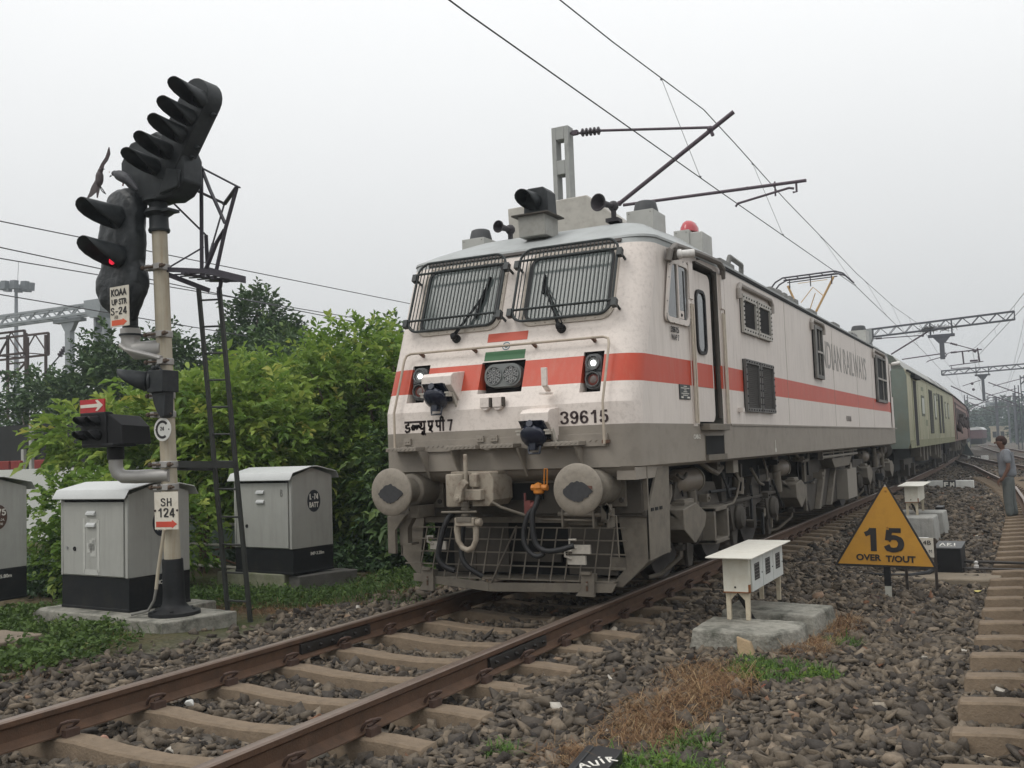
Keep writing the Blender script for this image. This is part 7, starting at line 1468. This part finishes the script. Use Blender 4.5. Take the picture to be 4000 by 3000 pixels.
plant('tree','dark bushy tree right behind the signal post','tree',[(-15.0,13,2.6,2.4,1.0,2.0),(-17.6,13,2.6,1.8,1.0,2.2),(-17.8,13,4.2,.9,.8,.9),(-13.0,12.8,3.0,1.2,.7,1.6)],3600,6,.19,LEAFD,42,(-15,9.9,-.5),stemset((-15,9.9,-.5),5,3.6,1.3,rs_),TG,.45,.08)
plant('tree','dark feathery tree standing tall above the bushes left of the cab','tree',[(-15.6,14.5,5.3,.75,.7,1.0),(-15.9,14.5,4.4,.9,.8,1.0),(-14.6,14.5,4.6,.65,.7,.75),(-15.2,14.2,3.4,1.5,1.0,1.2)],2600,6,.19,LEAFD,43,(-15.5,14.5,-.5),[[(-15.5,14.5,-.6),(-15.4,14.5,2),(-15.6,14.5,4),(-15.6,14.5,5.9)],[(-15.5,14.5,2.4),(-14.8,14.5,3.8),(-14.6,14.5,4.9)]],TG,.4,.05)
plant('tree','deep green tree filling the gap behind the bright bushes','tree',[(-10.5,10,1.9,2.4,1.3,2.0),(-8.2,10.5,2.1,2.0,1.3,1.9),(-6.3,10.5,2.2,1.5,1.2,1.9),(-11.5,10,1.0,2.5,1.2,1.6)],4200,6,.19,LEAFD,44,(-9,10.3,-.5),stemset((-9,10.3,-.5),6,4,2,rs_),TG,.45,.12)
# shed
sh_=thing('shed','long shed with a black netted canopy over a white wall at the far left','shed',(-18,9,-.4))
m=MB(); m.box(-26,-13.0,8.6,12,1.42,2.52); m.build('canopy',[M('net_black',(.014,.015,.014),.8,var=.3,vs=2)],sh_)
m=MB(); m.box(-26,-12.5,8.4,8.6,-.6,1.40); m.build('wall',[M('wall_whitewash',(.52,.53,.5),.8,var=.06,vs=1)],sh_)
m=MB()
for x in (-17.7,-18.0,-20,-22):
    m=MB(); m.box(x-.05,x+.05,8.5,8.58,1.38,2.5 if x!=-18.0 else 1.9); m.build('post',[M('post_pale',(.35,.35,.32),.7)],sh_)
for k,x in enumerate((-18.6,-18.15,-17.25)):
    m=MB(); m.box(x-.2,x+.18,8.42,8.58,1.40,1.62); tag(m.build('red_crate',[M('crate_red',(.20,.025,.02),.7,var=.2)],None,bevel=.02),('dull red crate on the shed wall at the left edge','dull red crate on the shed wall behind the pale post','smallest dull red crate on the shed wall nearest the bush')[k],'crate','crates on the shed wall')

WEED=Mattr('weed_green',[(0,(.03,.055,.015)),(.4,(.065,.11,.026)),(.75,(.11,.17,.04)),(1,(.20,.20,.07))],.6,trans=.3,var=.12,vs=3)
# ---- ground cover
def cover(name,label,polyfn,n,h,ll,mat,seed,nl=4,wid=.6,tm=.5,kind='stuff'):
    rng=np.random.default_rng(seed); x,y=polyfn(rng,n); z=H(x,y); C=np.stack([x,y,z+rng.uniform(.0,1,len(x))**1.6*h],1)
    D=rng.normal(0,1,C.shape); D[:,2]=np.abs(D[:,2])*.6+.35
    B,DD,SZ=sprays(C,D,nl,np.full(len(C),ll)*rng.uniform(.6,1.3,len(C)),rng,1.1,.35); V,F=leaf_faces(B,DD,SZ,.12,rng,wid,.1)
    t=np.tile(np.clip(rng.normal(tm,.18,len(C)),0,1),nl); return tag(raw_mesh(name,V,F,mat,np.repeat(t,6)),label,'weeds',kind=kind)
def blobs(bl):
    def f(rng,n):
        w=np.array([b[2]*b[3] for b in bl]); i=rng.choice(len(bl),n,p=w/w.sum()); b=np.array(bl)[i]; a=rng.uniform(0,2*PI,n); r=np.sqrt(rng.uniform(0,1,n))*np.clip(rng.normal(1,.18,n),.5,1.5)
        return b[:,0]+b[:,2]*r*np.cos(a),b[:,1]+b[:,3]*r*np.sin(a)
    return f
cover('weeds','leafy weeds around the foot of the left cabinets',blobs([(-3.3,-1.9,.55,.55),(-4.2,-1.3,.8,.45),(-2.9,-2.4,.45,.5),(-5.6,-.6,.5,.5),(-5.7,-1.2,.9,.4),(-5.5,.7,.3,.9),(-3.6,-1.3,.3,.25)]),2500,.15,.055,WEED,51,tm=.45)
cover('weeds','low grass and weeds in front of the battery cabinet',blobs([(-4.6,1.6,1.2,.45),(-3.4,1.4,.7,.7),(-2.9,2.4,.5,1.0),(-3.2,3.6,.5,.8),(-2.5,3.9,.35,1.0),(-4.4,.9,1.0,.3)]),1700,.09,.05,WEED,52,tm=.4)
cover('weeds','undergrowth below the bushes',blobs([(-5.5,4.6,1.8,.6),(-9.6,3.2,1.2,.7),(-4,4.6,.8,.7),(-8.5,1.5,1.6,.8)]),2600,.35,.09,LEAFD,53,tm=.4)
MG=Mattr('grass_green',[(0,(.03,.065,.012)),(.5,(.07,.14,.025)),(1,(.14,.21,.05))],.6,trans=.2)
MDRY=Mattr('dry_grass_brown',[(0,(.05,.026,.015)),(.35,(.12,.06,.03)),(.7,(.21,.125,.06)),(1,(.38,.28,.16))],.9)
def blades(name,label,polyfn,n,L0,w,mat,seed,flat=.4,tm=.5,cat='grass',lift=.02):
    rng=np.random.default_rng(seed); x,y=polyfn(rng,n); z=H(x,y)+lift*rng.uniform(0,1,n); a=rng.uniform(0,2*PI,n); L=L0*rng.lognormal(0,.35,n); el=np.clip(rng.normal(flat,.3,n),-.05,1.4)
    d=np.stack([np.cos(a)*np.cos(el),np.sin(a)*np.cos(el),np.sin(el)],1); s=np.stack([-np.sin(a),np.cos(a),np.zeros(n)],1)*(w*rng.uniform(.6,1.3,n))[:,None]
    p0=np.stack([x,y,z],1); b=rng.normal(0,.28,(n,1))*np.stack([-np.sin(a),np.cos(a),np.zeros(n)],1)*L[:,None]
    p1=p0+d*L[:,None]*.55+b*.4+np.array([0,0,.12])*L[:,None]; p2=p0+d*L[:,None]+b-np.array([0,0,.18])*L[:,None]
    V=np.stack([p0-s,p0+s,p1-s*.8,p1+s*.8,p2-s*.15,p2+s*.15],1).reshape(-1,3); o=(np.arange(n)*6)[:,None]; F=np.concatenate([o+np.array([[0,1,3,2]]),o+np.array([[2,3,5,4]])],0)
    t=np.clip(rng.normal(tm,.22,n),0,1); return tag(raw_mesh(name,V,F,mat,np.repeat(t,6)),label,cat,kind='stuff')
blades('dry_grass','tangled dead brown grass on the ballast below the near white box',blobs([(2.28,-.60,.34,.33),(2.45,-1.05,.24,.4),(2.28,-1.55,.30,.5),(2.30,-2.1,.25,.35),(2.75,.55,.2,.5),(2.1,-2.75,.15,.2),(2.85,1.6,.15,.5)]),9500,.13,.0017,MDRY,61,.06,.55,lift=.055)
blades('green_grass','fresh green grass tuft in front of the concrete block',blobs([(2.62,-.50,.26,.28),(2.86,-.30,.28,.22),(2.50,-.25,.16,.2),(2.62,-2.75,.32,.22),(2.62,-2.2,.15,.2),(1.75,-2.9,.08,.12),(3.0,.95,.12,.2)]),5200,.07,.0035,MG,62,.7,.5)
cover('clover','small leafy weeds mixed into the green grass tufts',blobs([(2.62,-.50,.24,.25),(2.86,-.32,.24,.18),(2.62,-2.75,.3,.2)]),500,.04,.03,LEAFM,63,tm=.45)
blades('verge_grass','short mixed grass on the left verge',blobs([(-3.6,1.6,1.6,.7),(-2.9,2.9,.7,1.6),(-4.4,-1.3,1.2,.5),(-2.5,4.5,.5,1.6),(-5.5,1.2,1.2,.9)]),14000,.09,.0035,MG,64,.9,.35)
blades('verge_straw','dead brown stems on the left verge',blobs([(-2.9,1.0,.7,.8),(-2.6,2.6,.6,1.4),(-4.2,-1.2,.9,.35),(-3.0,-2.7,.6,.5),(-2.3,4.5,.5,1.5),(-3.4,.6,.6,.4)]),7000,.09,.002,MDRY,65,.3,.42)

# ---- hazy trees, tower and sheds beyond the yard
FT=Mattr('far_tree_green',[(0,(.02,.04,.022)),(.5,(.04,.07,.036)),(1,(.07,.10,.05))],.8,trans=.1)
FG='distant trees beyond the yard'
ft=[(-9,215,3.6,6,3,4.2),(-3.5,225,3.2,4.5,3,3.6),(2.5,205,3.6,5,3,4.4),(9,210,4.2,5.5,3,5.2),(15,200,4.4,5,3,5.0),(-15,230,4.4,6,3,5.2),(6,175,2.6,3,2,3.2),(12,170,3.2,3.4,2,4.0)]
lb=['hazy rounded tree just right of the last coach','low hazy tree left of the concrete tower','hazy tree directly behind the concrete tower','tall hazy tree right of the concrete tower','hazy tree at the right edge of the yard','hazy tree mostly hidden behind the train','nearer hazy shrubby tree right of the tower foot','nearer hazy tree by the right edge']
for k,(x,y,z,a,b,c) in enumerate(ft):
    plant('distant_tree',lb[k],'tree',[(x,y,z,a,b,c*.8),(x-a*.5,y,z-.8,a*.6,b,c*.6),(x+a*.5,y,z-.6,a*.6,b,c*.6)],420,5,.95,FT,70+k,(x,y,-.5),[[(x,y,-.6),(x,y,z)]],FG,.5,.0)
tw=thing('concrete_tower','hazy grey concrete tower block with broken top beyond the trees','tower',(-1.6,235,-.5))
m=MB(); m.box(-3.1,-.6,234,238,0,5.6,0); m.box(-3.5,.3,233.5,238.5,5.6,8.2,0); m.box(-3.2,-2.8,234,234.5,8.2,9.6,0); m.box(-.9,-.5,234,234.5,8.2,9.0,0); m.box(-2.0,-1.7,234,234.5,8.2,9.3,0); m.build('shaft',[M('tower_grey',(.22,.23,.235),.8,var=.12,vs=.3)],tw)
m=MB()
for k in range(3): m.box(-2.6,-1.2,233.4,233.5,6.1+k*.7,6.5+k*.7)
m.build('opening',[M('tower_opening',(.06,.065,.07),.8)],tw)
bl=thing('yard_building','low pale building beside the distant coach','building',(.6,180,-.5)); m=MB(); m.box(-1.2,1.6,180,184,-.5,2.3,0); m.box(-1.4,1.8,179.8,184.2,2.3,2.5,0); m.build('walls',[M('building_buff',(.42,.36,.26),.8,var=.1,vs=.5)],bl); m=MB()
for x in (-.6,.6): m.box(x-.3,x+.3,179.9,180,.6,1.6)
m.build('window',[DARK()],bl)
bl=thing('yard_building','small white hut behind the head of the standing man','building',(5.2,140,-.5)); m=MB(); m.box(4.9,6.6,140,142,-.5,1.2,0); m.prism([(4.7,1.2),(6.8,1.2),(5.75,1.7)],'y',139.8,142.2,0); m.build('walls',[M('hut_white',(.55,.56,.55),.8)],bl); m=MB(); m.box(5.5,5.9,139.95,140,-.4,.9); m.build('door',[DARK()],bl)
hm=bpy.data.materials.new('haze_air'); hm.use_nodes=True; t=hm.node_tree; t.nodes.clear(); o=nd('ShaderNodeOutputMaterial',t); v=nd('ShaderNodeVolumePrincipled',t)
v.inputs['Color'].default_value=(.86,.94,1,1); v.inputs['Density'].default_value=.0013; v.inputs['Anisotropy'].default_value=.2; t.links.new(v.outputs[0],o.inputs['Volume'])
m=MB(); m.box(-140,60,-14,262,-2.5,26); hz=m.build('haze',[hm],None,smooth=False); tag(hz,kind='stuff'); hz['label']='thin pale haze hanging over the yard'; hz['category']='haze'
